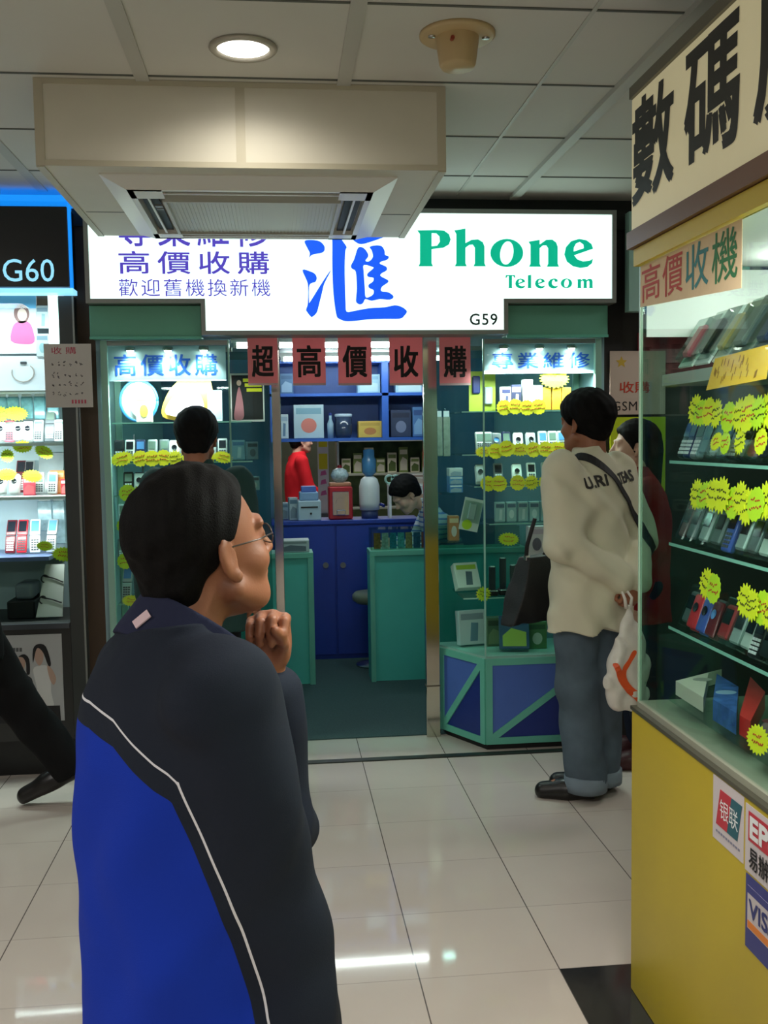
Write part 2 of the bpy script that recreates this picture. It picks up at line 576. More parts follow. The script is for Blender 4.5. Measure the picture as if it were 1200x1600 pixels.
# fascia with four outlet slots, sloping up to the rim
def slope(x0, x1, y0, y1, xi0, xi1, yi0, yi1, zo, zi):
    vs = [(x0, y0, zo), (x1, y0, zo), (x1, y1, zo), (x0, y1, zo), (xi0, yi0, zi), (xi1, yi0, zi), (xi1, yi1, zi), (xi0, yi1, zi)]
    b.add(vs, [(0, 4, 5, 1), (1, 5, 6, 2), (2, 6, 7, 3), (3, 7, 4, 0)])
slope(AX0, AX1, AY0, AY1, AX0 + 0.075, AX1 - 0.075, AY0 + 0.075, AY1 - 0.075, z - 0.004, z - 0.034)
b.box(AX0, AX1, AY0, AY1, z - 0.004, z + 0.004)
O0, O1 = 0.075, 0.19
ix0, ix1, iy0, iy1 = AX0 + O0, AX1 - O0, AY0 + O0, AY1 - O0
for (x0, x1, y0, y1) in ((ix0, ix1, iy0, iy0 + 0.02), (ix0, ix1, iy1 - 0.02, iy1), (ix0, ix0 + 0.02, iy0, iy1), (ix1 - 0.02, ix1, iy0, iy1),
                         (ix0, SX0 - 0.0, iy0, SY0 - 0.03), (SX1, ix1, iy0, SY0 - 0.03), (ix0, SX0, SY1 + 0.03, iy1), (SX1, ix1, SY1 + 0.03, iy1)):
    b.box(x0, x1, y0, y1, z - 0.034, z - 0.004)
b.build('fascia', ACW, t)
b = MB()
n = 45
for i in range(n):
    x = SX0 + (SX1 - SX0) * i / (n - 1)
    b.box(x - 0.003, x + 0.003, SY0, SY1, z - 0.0325, z - 0.03)
b.box(SX0 - 0.012, SX1 + 0.012, SY0 - 0.012, SY0, z - 0.04, z - 0.006); b.box(SX0 - 0.012, SX1 + 0.012, SY1, SY1 + 0.012, z - 0.04, z - 0.006)
b.box(SX0 - 0.012, SX0, SY0, SY1, z - 0.04, z - 0.006); b.box(SX1, SX1 + 0.012, SY0, SY1, z - 0.04, z - 0.006)
b.box(SX0, SX1, SY0, SY1, z - 0.03, z - 0.026)
b.build('intake_grille', mat('air intake grey', (190, 190, 182), 0.45), t)
SLOT = mat('outlet dark', (22, 22, 22), 0.6)
for (x0, x1, y0, y1) in ((SX0 - 0.05, SX1 + 0.05, iy0 + 0.03, iy0 + 0.075), (SX0 - 0.05, SX1 + 0.05, iy1 - 0.075, iy1 - 0.03),
                         (ix0 + 0.028, ix0 + 0.085, SY0 - 0.02, SY1 + 0.02), (ix1 - 0.085, ix1 - 0.028, SY0 - 0.02, SY1 + 0.02)):
    o = MB().box(x0, x1, y0, y1, z - 0.018, z - 0.012).build('air_outlet', SLOT, t)
    b = MB()
    if x1 - x0 > y1 - y0:
        b.box(x0, x1, y1 - 0.012, y1 - 0.002, z - 0.032, z - 0.028)
    else:
        b.box((x0 + x1) / 2 - 0.004, (x0 + x1) / 2 + 0.004, y0, y1, z - 0.032, z - 0.026)
    b.build('vane', ACW, o)
b = MB()
b.box(SX0 - 0.045, SX0 - 0.02, SY0 + 0.05, SY0 + 0.08, z - 0.040, z - 0.034); b.box(SX0 - 0.045, SX0 - 0.02, SY0 + 0.10, SY0 + 0.115, z - 0.040, z - 0.034)
b.build('indicator_panel', mat('indicator grey', (120, 120, 118), 0.4), t)

# downlight, heat detector
t = thing('ceiling_downlight', 'lit round recessed downlight in the ceiling before the bulkhead', 'light', (-0.075, 3.02, CZ))
MB().lathe([(0.074, -0.002), (0.098, -0.002), (0.100, -0.006), (0.094, -0.012), (0.078, -0.012), (0.074, -0.002)], (-0.075, 3.02, CZ), 40).build('trim_ring', mat('downlight ring', (176, 172, 160), 0.35, 0.4), t)
MB().lathe([(0.0, -0.0045), (0.076, -0.004), (0.078, -0.003)], (-0.075, 3.02, CZ), 40).build('lamp_lens', mat('lit lens', (255, 250, 240), 0.4, emit=9.0), t)
t = thing('heat_detector', 'beige cup-shaped detector on a round base plate on the ceiling', 'detector', (0.533, 2.89, CZ))
DET = mat('aged beige plastic', (196, 172, 128), 0.45, noise=0.05)
c = (0.533, 2.885, CZ)
MB().lathe([(0, 0), (0.108, 0), (0.108, -0.008), (0.10, -0.012), (0, -0.012)], c, 40).build('base_plate', DET, t)
MB().lathe([(0.062, -0.012), (0.060, -0.03), (0.052, -0.085), (0.046, -0.095), (0.0, -0.097)], c, 32).build('sensor_cup', DET, t)
for dx in (-0.075, 0.08):
    MB().lathe([(0, -0.015), (0.011, -0.015), (0.011, -0.012)], (c[0] + dx, c[1] - 0.01, CZ), 12).build('screw', STEEL, t)
MB().cyl((c[0] - 0.025, c[1] - 0.066, CZ - 0.035), (c[0] - 0.025, c[1] - 0.05, CZ - 0.035), 0.006, n=10).build('indicator_lamp', mat('dull red lamp', (150, 60, 40), 0.3), t)

# ------------------------------------------------------------------ kiosk lightbox sign
SY = 4.72
ZT, ZB, ZL = 2.625, 2.228, 2.082
SX0, SX1, TX0, TX1 = fx(150, SY), fx(955, SY), fx(327, SY), fx(788, SY)
t = thing('lightbox_sign', 'white lit sign box with blue and green lettering over the phone kiosk', 'sign', (0.4, 4.78, ZL))
LB = mat('lit acrylic', (236, 255, 250), 0.4, emit=1.35, ecol=(226, 255, 246))
pts = [(SX0, ZT), (SX0, ZB), (TX0, ZB), (TX0, ZL), (TX1, ZL), (TX1, ZB), (SX1, ZB), (SX1, ZT)]
mp = lambda u, v, w: (u, SY - w, v)
MB().prism(pts, -0.002, 0.0, 0, mp).build('lit_face', LB, t)
f = 0.02
b = MB()
def fbar(x0, x1, z0, z1): b.box(x0, x1, SY - 0.012, 4.86, z0, z1)
fbar(SX0 - f, SX0, ZB - f, ZT + f); fbar(SX1, SX1 + f, ZB - f, ZT + f); fbar(SX0, SX1, ZT, ZT + f)
fbar(SX0, TX0, ZB - f, ZB); fbar(TX1, SX1, ZB - f, ZB); fbar(TX0 - f, TX0, ZL - f, ZB - f); fbar(TX1, TX1 + f, ZL - f, ZB - f); fbar(TX0, TX1, ZL - f, ZL)
b.build('box_frame', GREY, t)
b = MB().box(SX0, SX1, 4.80, 4.86, ZB, ZT); b.box(TX0, TX1, 4.80, 4.86, ZL, ZB)
b.build('box_back', GREY, t)
PUR = mat('purple blue letters', (84, 66, 190), 0.4, emit=0.75)
BLU = mat('blue brush letters', (26, 92, 235), 0.4, emit=0.85, ecol=(20, 92, 250))
GRN = mat('green letters', (0, 190, 150), 0.4, emit=0.7, ecol=(0, 190, 150))
SP = plane((0, SY - 0.0005, 0))
def px_rect(x0, y0, x1, y1, Y):
    a, c2 = at(x0, y1, Y), at(x1, y0, Y)
    return a.x, a.z, c2.x, c2.z
b = MB()
text(b, '專業維修', SP, *px_rect(186, 330, 418, 385, SY), bold=0.01, space=1.3)
text(b, '高價收購', SP, *px_rect(186, 393, 420, 428, SY), bold=0.012, space=1.35)
text(b, '歡迎舊機換新機', SP, *px_rect(186, 436, 422, 463, SY), space=1.2)
b.build('purple_lettering', PUR, t)
b = MB()
text(b, 'G59', SP, *px_rect(734, 490, 777, 508, SY), bold=0.012, space=1.1)
b.build('number_lettering', mat('dark sign letters', (40, 60, 60), 0.5), t)
def art(polys, x, y, s, Y, k=3):
    """Polygons drawn in picture-like units (y down) laid on the plane Y."""
    out = []
    for p, sm in polys:
        q = smooth_poly(p, k) if sm else p
        out.append([(at(x + u * s, y + v * s, Y).x, at(x + u * s, y + v * s, Y).z) for u, v in q])
    return out
HUI = [([(95, 160), (160, 150), (230, 160), (270, 190), (285, 225), (275, 260), (240, 275), (165, 290), (135, 320), (145, 275), (120, 225)], 1),
       ([(75, 430), (150, 445), (195, 470), (210, 510), (195, 545), (160, 555), (138, 590), (138, 725), (150, 725), (240, 580), (330, 445), (335, 452), (280, 560), (260, 640), (230, 760), (210, 830), (170, 870), (150, 865), (115, 820), (110, 800), (126, 740), (128, 590), (115, 530)], 1),
       ([(355, 180), (352, 110), (360, 60), (420, 58), (640, 30), (880, 25), (950, 40), (955, 65), (860, 115), (740, 160), (625, 190), (560, 160), (510, 112), (440, 105), (440, 140), (490, 215), (478, 250), (472, 400), (475, 600), (480, 740), (490, 822), (560, 815), (700, 790), (850, 780), (940, 762), (1000, 775), (1040, 800), (1055, 825), (1030, 860), (990, 888), (850, 890), (700, 895), (560, 910), (480, 912), (420, 890), (395, 860), (375, 740), (362, 600), (355, 400)], 1),
       ([(590, 235), (620, 215), (660, 235), (690, 280), (690, 310), (665, 345), (700, 350), (735, 310), (725, 250), (705, 215), (770, 200), (820, 210), (845, 250), (850, 290), (885, 305), (870, 335), (810, 355), (805, 375), (860, 400), (865, 435), (815, 465), (810, 490), (875, 525), (875, 550), (820, 590), (815, 630), (880, 640), (930, 680), (895, 710), (800, 705), (725, 720), (665, 705), (645, 740), (615, 755), (580, 735), (578, 690), (585, 600), (575, 450), (540, 420), (530, 390), (560, 330)], 1),
       ([(652, 385), (735, 405), (735, 420), (685, 465), (690, 495), (740, 505), (735, 540), (695, 570), (700, 600), (740, 620), (740, 655), (710, 680), (668, 685), (660, 600), (650, 450)], 1)]
vs, fs = outline(art(HUI, 460, 350, 1 / 6.0, SY))
MB().add([SP(v.x, v.y, 0.0008) for v in vs], fs).build('brush_character', BLU, t)
def ring(cx, cy, rx, ry, tilt=0.0, n=28):
    return [(cx + rx * math.cos(a) * math.cos(tilt) - ry * math.sin(a) * math.sin(tilt), cy + rx * math.cos(a) * math.sin(tilt) + ry * math.sin(a) * math.cos(tilt)) for a in (2 * math.pi * i / n for i in range(n))]
LET = {'P': [([(250, 82), (330, 80), (365, 83), (386, 98), (393, 120), (386, 142), (362, 156), (312, 162), (312, 222), (318, 235), (256, 235), (262, 222), (262, 98)], 0), ([(312, 94), (332, 95), (345, 108), (347, 130), (335, 147), (312, 150)], 0)],
       'h': [([(408, 82), (456, 74), (456, 136), (482, 122), (510, 120), (530, 132), (537, 150), (537, 222), (543, 235), (490, 235), (496, 222), (496, 156), (487, 143), (472, 144), (456, 156), (456, 222), (462, 235), (410, 235), (417, 222), (417, 98)], 0)],
       'o': [(ring(632, 178, 70, 60), 0), (ring(632, 178, 28, 50, 0.15), 0)],
       'n': [([(724, 130), (772, 122), (772, 142), (800, 122), (826, 121), (843, 134), (849, 152), (849, 224), (855, 237), (802, 237), (808, 224), (808, 158), (800, 146), (786, 146), (772, 158), (772, 224), (778, 237), (726, 237), (733, 224), (733, 144)], 0)],
       'e': [([(1000, 160), (993, 140), (972, 124), (940, 118), (906, 128), (884, 153), (877, 185), (888, 215), (914, 235), (945, 242), (975, 238), (995, 222), (999, 203), (982, 212), (955, 214), (932, 205), (919, 188)], 0), ([(917, 172), (960, 158), (958, 142), (943, 131), (927, 138), (918, 155)], 0)],
       'T': [([(0, 0), (112, 0), (116, 36), (106, 36), (92, 14), (76, 14), (76, 152), (84, 162), (28, 162), (36, 152), (36, 14), (20, 14), (8, 36), (-4, 36)], 0)],
       'l': [([(0, 4), (40, -4), (40, 152), (46, 162), (-6, 162), (0, 152)], 0)],
       'c': [([(118, 145), (112, 128), (88, 118), (60, 119), (26, 132), (4, 160), (0, 185), (10, 215), (36, 235), (66, 242), (96, 238), (116, 222), (120, 204), (104, 212), (78, 213), (56, 200), (46, 178), (50, 150), (64, 134), (78, 136), (84, 160), (116, 158)], 0)],
       'm': [([(-8, 130), (40, 122), (40, 142), (66, 122), (92, 121), (106, 140), (132, 122), (158, 121), (174, 134), (180, 152), (180, 224), (187, 237), (136, 237), (142, 224), (142, 158), (134, 146), (122, 146), (110, 158), (110, 224), (116, 237), (66, 237), (72, 224), (72, 158), (64, 146), (52, 146), (40, 158), (40, 224), (46, 237), (-6, 237), (0, 224), (0, 144)], 0)]}
b = MB()
for ch in 'Phone':
    vs, fs = outline(art(LET[ch], 560, 330, 1 / 2.727, SY))
    b.add([SP(v.x, v.y, 0.0008) for v in vs], fs)
k = 0.345
for ch, x0, sx, dx, dy in (('T', 628, 1, 0, 0), ('e', 668, 1, -877, -75), ('l', 722, 1, 0, 0), ('e', 752, 1, -877, -75), ('c', 808, 1, 0, -75), ('o', 862, 1, -562, -75), ('m', 934, 1.02, 0, -75)):
    pl = [([(x0 + (u + dx) * k * sx, 272 + (v + dy) * k) for u, v in p], sm) for p, sm in LET[ch]]
    vs, fs = outline(art(pl, 560, 330, 1 / 2.727, SY))
    b.add([SP(v.x, v.y, 0.0008) for v in vs], fs)
b.build('green_lettering', GRN, t)

# green fascia boards beneath the wings of the sign
for (x0, x1, w) in ((SX0 - 0.02, TX0 - f, 'blue-lettered wing'), (TX1 + f, SX1 + 0.0, 'green-lettered wing')):
    t = thing('fascia_board', 'sea green fascia board beneath the %s of the kiosk sign' % w, 'fascia', ((x0 + x1) / 2, 4.80, 2.05), 'green boards under the kiosk sign')
    MB().box(x0 + 0.003, x1 - 0.003, 4.765, 4.86, 2.055, ZB - f - 0.003, bev=0.003).build('board', TEALF, t)
    MB().box(x0 + 0.003, x1 - 0.003, 4.755, 4.765, 2.05, 2.062).build('lower_lip', TEAL, t)
# ------------------------------------------------------------------ goods: models
def tilt(mb_build): return mb_build
PHC = {'silver': (196, 200, 204), 'white': (238, 240, 240), 'black': (30, 30, 34), 'red': (190, 40, 52), 'pink': (236, 120, 140), 'blue': (70, 96, 180), 'grey': (120, 126, 132), 'gold': (200, 170, 110), 'maroon': (110, 30, 40), 'navy': (36, 44, 90)}
SCR = {'a': mat('phone screen grey green', (120, 140, 130), 0.15), 'b': mat('phone screen blue', (96, 150, 220), 0.15), 'c': mat('phone screen dark', (30, 34, 42), 0.1)}
KEYD = mat('phone keys dark', (70, 74, 80), 0.5)
KEYL = mat('phone keys light', (210, 214, 218), 0.5)
def phmat(c): return mat('phone shell ' + c, PHC[c], 0.3, 0.25 if c in ('silver', 'grey', 'gold') else 0.0)

def phone(kind, col, scr='a', ant=False):
    """Handset standing on its foot: front towards -y, 46 x 20 x 106 mm."""
    r = thing('mobile_phone', 'x', 'phone')
    m = phmat(col)
    dark = col in ('black', 'navy', 'grey', 'maroon')
    if kind == 'bar':
        MB().box(-0.024, 0.024, -0.010, 0.010, 0, 0.108, bev=0.007, seg=2).build('shell', m, r)
        MB().box(-0.017, 0.017, -0.0115, -0.009, 0.058, 0.096).build('screen', SCR[scr], r)
        b = MB()
        for i in range(3):
            for j in range(4):
                b.box(-0.016 + i * 0.0115, -0.007 + i * 0.0115, -0.0118, -0.009, 0.010 + j * 0.0105, 0.017 + j * 0.0105)
        b.build('keypad', KEYL if dark else KEYD, r)
    elif kind == 'flip':
        MB().box(-0.025, 0.025, -0.002, 0.012, 0, 0.096, bev=0.006, seg=2).build('lower_half', m, r)
        o = MB().box(-0.025, 0.025, -0.015, -0.003, 0.006, 0.098, bev=0.006, seg=2).build('lid', m, r)
        MB().lathe([(0, 0.0), (0.012, 0.0), (0.013, 0.0015)], (0, 0, 0), 20, ax='y').build('outer_display', SCR['c' if not dark else 'b'], o, world=False)
        for v in o.children[0].data.vertices: v.co += V((0, -0.0165, 0.062))
        MB().cyl((-0.02, -0.001, 0.098), (0.02, -0.001, 0.098), 0.006, n=10).build('hinge', KEYD, r)
    else:                                   # open clamshell
        MB().box(-0.024, 0.024, -0.009, 0.005, 0, 0.085, bev=0.005, seg=2).build('keypad_half', m, r)
        b = MB()
        for i in range(3):
            for j in range(5):
                b.box(-0.017 + i * 0.012, -0.007 + i * 0.012, -0.0105, -0.008, 0.012 + j * 0.0115, 0.019 + j * 0.0115)
        b.build('keypad', KEYL if dark else KEYD, r)
        mt = Matrix.Translation((0, 0, 0.085)) @ Matrix.Rotation(math.radians(-14), 4, 'X')
        o = MB().box(-0.024, 0.024, -0.007, 0.004, 0.002, 0.085, bev=0.004, seg=2, mtx=mt).build('lid', m, r)
        MB().box(-0.018, 0.018, -0.0085, -0.006, 0.02, 0.075, mtx=mt).build('screen', SCR[scr], o)
        MB().cyl((-0.02, 0, 0.085), (0.02, 0, 0.085), 0.006, n=10).build('hinge', KEYD, r)
    if ant:
        MB().cyl((0.016, 0.003, 0.10), (0.016, 0.003, 0.135), 0.004, n=8).build('antenna', KEYD if not dark else KEYL, r)
    return r

TAGY = mat('fluorescent yellow card', (240, 236, 36), 0.7, noise=0.04)
TAGG = mat('fluorescent lime card', (206, 232, 40), 0.7, noise=0.04)
PINKI = mat('red marker ink', (200, 60, 40), 0.7)
DINK = mat('dark marker ink', (70, 64, 20), 0.7)
def price_tag(kind, lime=False, s=1.0):
    """Star or round card about 74 mm across, facing -y, centred on its origin."""
    r = thing('price_tag', 'x', 'price tag')
    n = {'star': 16, 'round': 14, 'burst': 20}[kind]
    pts = []
    for i in range(2 * n):
        k = {'star': 0.74, 'round': 0.90, 'burst': 0.80}[kind] if i % 2 else 1.0
        rx = 0.0405 * s * k * (1.45 if kind == 'burst' else 1.0)
        pts.append((rx * math.cos(math.pi * i / n), 0.0405 * s * k * (0.9 if kind == 'burst' else 1.0) * math.sin(math.pi * i / n)))
    mp = lambda u, v, w: (u, -w, v)
    MB().prism(pts, -0.0008, 0.0008, 0, mp).build('card', TAGG if lime else TAGY, r)
    rnd = random.Random(len(PROTO))
    b = MB()
    for row, w in ((0.010, 0.022), (-0.008, 0.026)):
        x = -w * s
        while x < w * s:
            q = rnd.uniform(0.004, 0.009) * s
            b.beam((x, -0.0014, row * s + rnd.uniform(-0.003, 0.003) * s), (x + q, -0.0014, row * s + rnd.uniform(-0.006, 0.006) * s), 0.0034 * s, 0.0008, up=(0, 1, 0))
            x += q + 0.003 * s
    b.build('price_marking', PINKI if kind != 'star' else DINK, r)
    return r

def carton(w, d, h, cols, pic=0):
    """Printed box: front towards -y, foot at z = 0."""
    r = thing('product_box', 'x', 'box')
    MB().box(-w / 2, w / 2, -d / 2, d / 2, 0, h, bev=0.002).build('carton', mat('carton %d %d %d' % cols[0], cols[0], 0.45, noise=0.03), r)
    b = MB()
    y = -d / 2 - 0.0006
    b.box(-w * 0.42, w * 0.42, y, -d / 2, h * 0.72, h * 0.9)
    b.build('title_band', mat('print %d %d %d' % cols[1], cols[1], 0.5), r)
    mp = lambda u, v, q: (u, -d / 2 - q, v)
    b = MB()
    if pic == 0:
        b.prism([(-w * 0.12 + 0, h * 0.10), (w * 0.16, h * 0.10), (w * 0.22, h * 0.62), (-w * 0.05, h * 0.64)], 0, 0.0008, 0, mp)
    elif pic == 1:
        b.prism(ring(0, h * 0.38, w * 0.26, h * 0.22), 0, 0.0008, 0, mp)
    else:
        b.prism([(-w * 0.4, h * 0.08), (w * 0.4, h * 0.08), (w * 0.4, h * 0.5), (-w * 0.1, h * 0.62), (-w * 0.4, h * 0.4)], 0, 0.0008, 0, mp)
    b.build('printed_picture', mat('print %d %d %d' % cols[2], cols[2], 0.5), r)
    return r

def box_at(label, cat, group, loc, rot, size, cols, pic=0, name=None):
    r = carton(*size, cols, pic)
    if name: r.name = name
    r.location = V(loc) + V((0, 0, 0.0015))
    r.rotation_euler = rot
    return tag(r, label, cat, group)

CNAME = {'silver': 'silver', 'gold': 'gold'}
LEAN = math.radians(-14)
ZMAP = {}
def phone_row(win, shelf, Y, py, items, group):
    """items: (pixel x, kind, colour, screen, antenna) along a shelf whose top shows at pixel row py."""
    for i, (px, kind, col, scr, ant) in enumerate(items):
        p = at(px, py, Y)
        what = {'bar': 'mobile phone', 'flip': 'folding mobile phone', 'open': 'opened folding phone'}[kind]
        place(('ph', kind, col, scr, ant), lambda: phone(kind, col, scr, ant), (p.x, Y, ZMAP[win, shelf] + (0.0055 if kind == 'bar' else 0.0065)), (LEAN, 0, random.uniform(-0.12, 0.12)),
              '%s %s, %s from left on the %s of the %s' % (col, what, ORD[i], shelf, win), 'phone', group)

def tag_row(win, shelf, Y, z, items, group, lime=False):
    for i, (px, kind, s, dz) in enumerate(items):
        x = fx(px, Y)
        place(('tg', kind, lime, s), lambda: price_tag(kind, lime, s), (x, Y - 0.004 - 0.0015 * (i % 3), z + dz), (-0.12, random.uniform(-0.25, 0.25), 0),
              '%s, %s from left on the %s of the %s' % ({'star': 'yellow star-edged price tag', 'round': 'round yellow price tag', 'burst': 'wide yellow starburst tag'}[kind], ORD[i], shelf, win), 'price tag', group)

# ------------------------------------------------------------------ kiosk windows: cabinets
YF, YB = 4.83, 5.22
BZ = fz(1026, YF, 759)
TOPZ = 2.05
def window_cabinet(side, label):
    """Faceted show window: base with diagonal panels, glass above, glass shelves."""
    if side > 0:
        A, B, Cc = V((0.83, 5.15, 0)), V((fx(759, YF, 1100), YF, 0)), V((1.598, YF, 0))
        D = V((1.598, YB, 0)); E2 = V((0.83, YB, 0))
    else:
        A, B, Cc = V((-0.045, 5.15, 0)), V((-0.225, YF, 0)), V((-0.818, YF, 0))
        D = V((-0.818, YB, 0)); E2 = V((-0.045, YB, 0))
    t = thing('display_window', label, 'display cabinet', ((B.x + Cc.x) / 2, 5.0, 0))
    foot = [A, B, Cc, D, E2]
    def pr(z0, z1, off=0.0):
        b = MB()
        pts = [(p.x, p.y) for p in foot]
        if side < 0: pts = pts[::-1]
        c = V((sum(p[0] for p in pts) / 5, sum(p[1] for p in pts) / 5))
        pts = [(p[0] + (c.x - p[0]) * off, p[1] + (c.y - p[1]) * off) for p in pts]
        return b.prism(pts, z0, z1)
    pr(0, 0.03, 0.05).build('plinth', BLACK, t)
    pr(0.03, BZ - 0.012, 0.04).build('base_core', BLUED, t)
    pr(BZ - 0.012, BZ).build('deck', mat('pale green deck', (150, 196, 184), 0.3, noise=0.03), t)
    fw = 0.034
    frames = MB()
    for P, Q, nm in ((A, B, 'a'), (B, Cc, 'f')):
        L = (Q - P).length
        U = (Q - P).normalized()
        N = U.cross(V((0, 0, 1)))
        if N.y > 0: N = -N
        def mp(u, v, w, P=P, U=U, N=N): return tuple(P + U * u + V((0, 0, v)) + N * w)
        H0, H1 = 0.03, BZ - 0.012
        def bar(a, c2, top=0.008):
            a, c2 = V(a), V(c2)
            d = (c2 - a).normalized(); s = V((-d.y, d.x)) * fw / 2
            frames.prism([tuple(a - s), tuple(c2 - s), tuple(c2 + s), tuple(a + s)], -0.004, top, 0, mp)
        h = fw / 2
        bar((fw, H0 + h), (L - fw, H0 + h)); bar((fw, H1 - h), (L - fw, H1 - h)); bar((h, H0), (h, H1)); bar((L - h, H0), (L - h, H1))
        # diagonal: rises towards the outer wall on the front, towards the corner on the canted face
        bar((fw - 0.002, H0 + fw - 0.002), (L - fw + 0.002, H1 - fw + 0.002), 0.0075)
        i0, i1, j0, j1 = fw, L - fw, H0 + fw, H1 - fw
        k = fw * 0.6
        up = [(i0, j0 + k), (i1 - k, j1), (i0, j1)]
        lo = [(i0 + k, j0), (i1, j0), (i1, j1 - k)]
        MB().prism(up, -0.006, 0.001, 0, mp).build('upper_panel', BLUEL, t)
        MB().prism(lo, -0.006, 0.001, 0, mp).build('lower_panel', BLUED, t)
    frames.build('base_frame', TEAL, t)
    # uprights and rails
    b = MB()
    xo = Cc.x
    b.box(min(xo, xo - side * 0.03), max(xo, xo - side * 0.03), YF - 0.012, YF + 0.02, BZ, TOPZ)
    b.box(min(xo, xo - side * 0.03), max(xo, xo - side * 0.03), YB - 0.03, YB, BZ, TOPZ)
    b.build('upright', mat('pale green upright', (150, 196, 180), 0.4), t)
    b = MB()
    x0, x1 = sorted((B.x, Cc.x))
    b.box(x0, x1, YF - 0.004, YF + 0.012, TOPZ - 0.022, TOPZ)
    b.box(x0, x1, YB - 0.02, YB, TOPZ - 0.022, TOPZ)
    b.build('top_rail', GREY, t)
    MB().box(x0, x1, YF - 0.002, YF + 0.002, BZ, TOPZ - 0.022).build('front_glass', GLASS, t)
    MB().beam((A.x, A.y, (BZ + TOPZ) / 2), (B.x, B.y, (BZ + TOPZ) / 2), TOPZ - BZ, 0.004, up=(B - A).cross(V((0, 0, 1)))).build('canted_glass', GLASS, t)
    MB().box(B.x - 0.004, B.x + 0.004, YF - 0.005, YF + 0.004, BZ, TOPZ).build('glass_joint', GEDGE, t)
    xm = sorted((E2.x, D.x))
    MB().box(xm[0], xm[1], YB - 0.004, YB, BZ, TOPZ - 0.022).build('back_glass', glass('misty back glass', (212, 232, 230), 0.8, 0.05), t)
    return t, B, Cc, A
SHY = 4.88
def shelf(t, x0, x1, z, cut=None):
    """Glass shelf with its green edge; both are parts of the window."""
    b = MB().box(x0, x1, SHY, YB - 0.006, z - 0.006, z)
    o = b.build('glass_shelf', SHELFG, t)
    MB().box(x0, x1, SHY - 0.002, SHY, z - 0.006, z).build('shelf_edge', GEDGE, o)

LW, LB_, LC, LA = window_cabinet(-1, 'faceted glass show window of phones beneath the blue-lettered wing of the kiosk sign')
RW, RB_, RC, RA = window_cabinet(1, 'faceted glass show window of phones beneath the green-lettered wing of the kiosk sign')
GL, GR = 'goods in the blue-bannered kiosk window', 'goods in the repair-bannered kiosk window'
WL, WR = 'left kiosk window', 'right kiosk window'
YI = 4.95
zl = {}
for k, py in (('top shelf', 660), ('second shelf', 722), ('third shelf', 772), ('fourth shelf', 822), ('fifth shelf', 876), ('sixth shelf', 938)):
    zl[k] = ZMAP[WL, k] = fz(py, YI, 250); shelf(LW, LC.x + 0.032, LB_.x + 0.10, zl[k])
zr = {}
for k, py in (('top shelf', 642), ('second shelf', 708), ('third shelf', 757), ('fourth shelf', 815), ('fifth shelf', 928)):
    zr[k] = ZMAP[WR, k] = fz(py, YI, 830); shelf(RW, RB_.x + {'fourth shelf': 0.035, 'third shelf': -0.04}.get(k, -0.10), RC.x - 0.032, zr[k])

# blue-lettered banner boards and spot lamps in the heads of the windows
BAN = mat('pale blue translucent board', (176, 214, 226), 0.5, noise=0.03)
BBL = mat('banner blue', (40, 104, 220), 0.5)
for (x0, y0, x1, y1, s, lab) in ((166, 538, 352, 596, '高價收購', 'left'), (756, 536, 934, 584, '專業維修', 'right')):
    Y = 4.90
    u0, v0, u1, v1 = px_rect(x0, y0, x1, y1, Y)
    t = thing('banner_board', 'pale blue banner board with four blue characters in the head of the %s kiosk window' % lab, 'banner', ((u0 + u1) / 2, Y, v0))
    MB().box(u0, u1, Y, Y + 0.004, v0, 2.03).build('board', BAN, t)
    b = MB(); d = (u1 - u0)
    text(b, s, plane((0, Y, 0)), u0 + d * 0.07, v0 + 0.025, u1 - d * 0.07, v1 - 0.045, 0.001, bold=0.012, space=1.25)
    b.build('blue_lettering', BBL, t)
LAMPM = mat('spot lamp glow', (255, 252, 240), 0.4, emit=22.0)
for side, pxs in (('left', (203, 262, 318)), ('right', (787, 843, 893))):
    for i, px in enumerate(pxs):
        Y = 4.864
        p = at(px, 540, Y)
        t = thing('spot_lamp', 'small lit spot lamp, %s of three above the banner of the %s kiosk window' % (('first', 'middle', 'last')[i], side), 'lamp', (p.x, Y, 2.02), 'spot lamps in the kiosk windows')
        MB().lathe([(0, 0.016), (0.022, 0.016), (0.028, 0.0), (0.026, -0.004), (0.022, -0.002)], (p.x, Y, 2.008), 16).build('reflector', CHROME, t)
        MB().lathe([(0, -0.016), (0.012, -0.012), (0.019, 0.0), (0.019, 0.006), (0, 0.006)], (p.x, Y, 2.008), 16).build('bulb', LAMPM, t)
        lamp('spot_lamp_beam', 'SPOT', (p.x, Y, 1.985), 4.0, (1, 0.98, 0.93), 0.02, (0, 0.35, -1), 110)

# ---- left window goods
r = thing('plastic_ring', 'blue and white ring-shaped pack on the top shelf of the left kiosk window', 'packaging', at(216, 660, YI), GL)
c0 = at(216, 622, YI)
b = MB()
b.tube([(c0.x + 0.088 * math.cos(a), YI + 0.02, zl['top shelf'] + 0.105 + 0.098 * math.sin(a)) for a in (2 * math.pi * i / 40 for i in range(41))], 0.007, 8)
b.build('blue_rim', mat('pack blue', (60, 140, 210), 0.35), r)
MB().prism(ring(c0.x, zl['top shelf'] + 0.105, 0.084, 0.094), -0.006, 0.0, 0, lambda u, v, w: (u, YI + 0.02 - w, v)).build('disc', mat('pack pale', (214, 232, 236), 0.4), r)
MB().prism(ring(c0.x + 0.01, zl['top shelf'] + 0.085, 0.05, 0.06), -0.004, 0.004, 0, lambda u, v, w: (u, YI + 0.008 - w, v)).build('white_bubble', WHITE, r)
box_at('white product box with a yellow foot beside the blue ring on the top shelf', 'box', GL, (fx(228, YI - 0.02), YI - 0.03, zl['top shelf']), (0, 0, 0), (0.075, 0.04, 0.14), ((236, 232, 220), (236, 196, 110), (210, 200, 90)), 1)
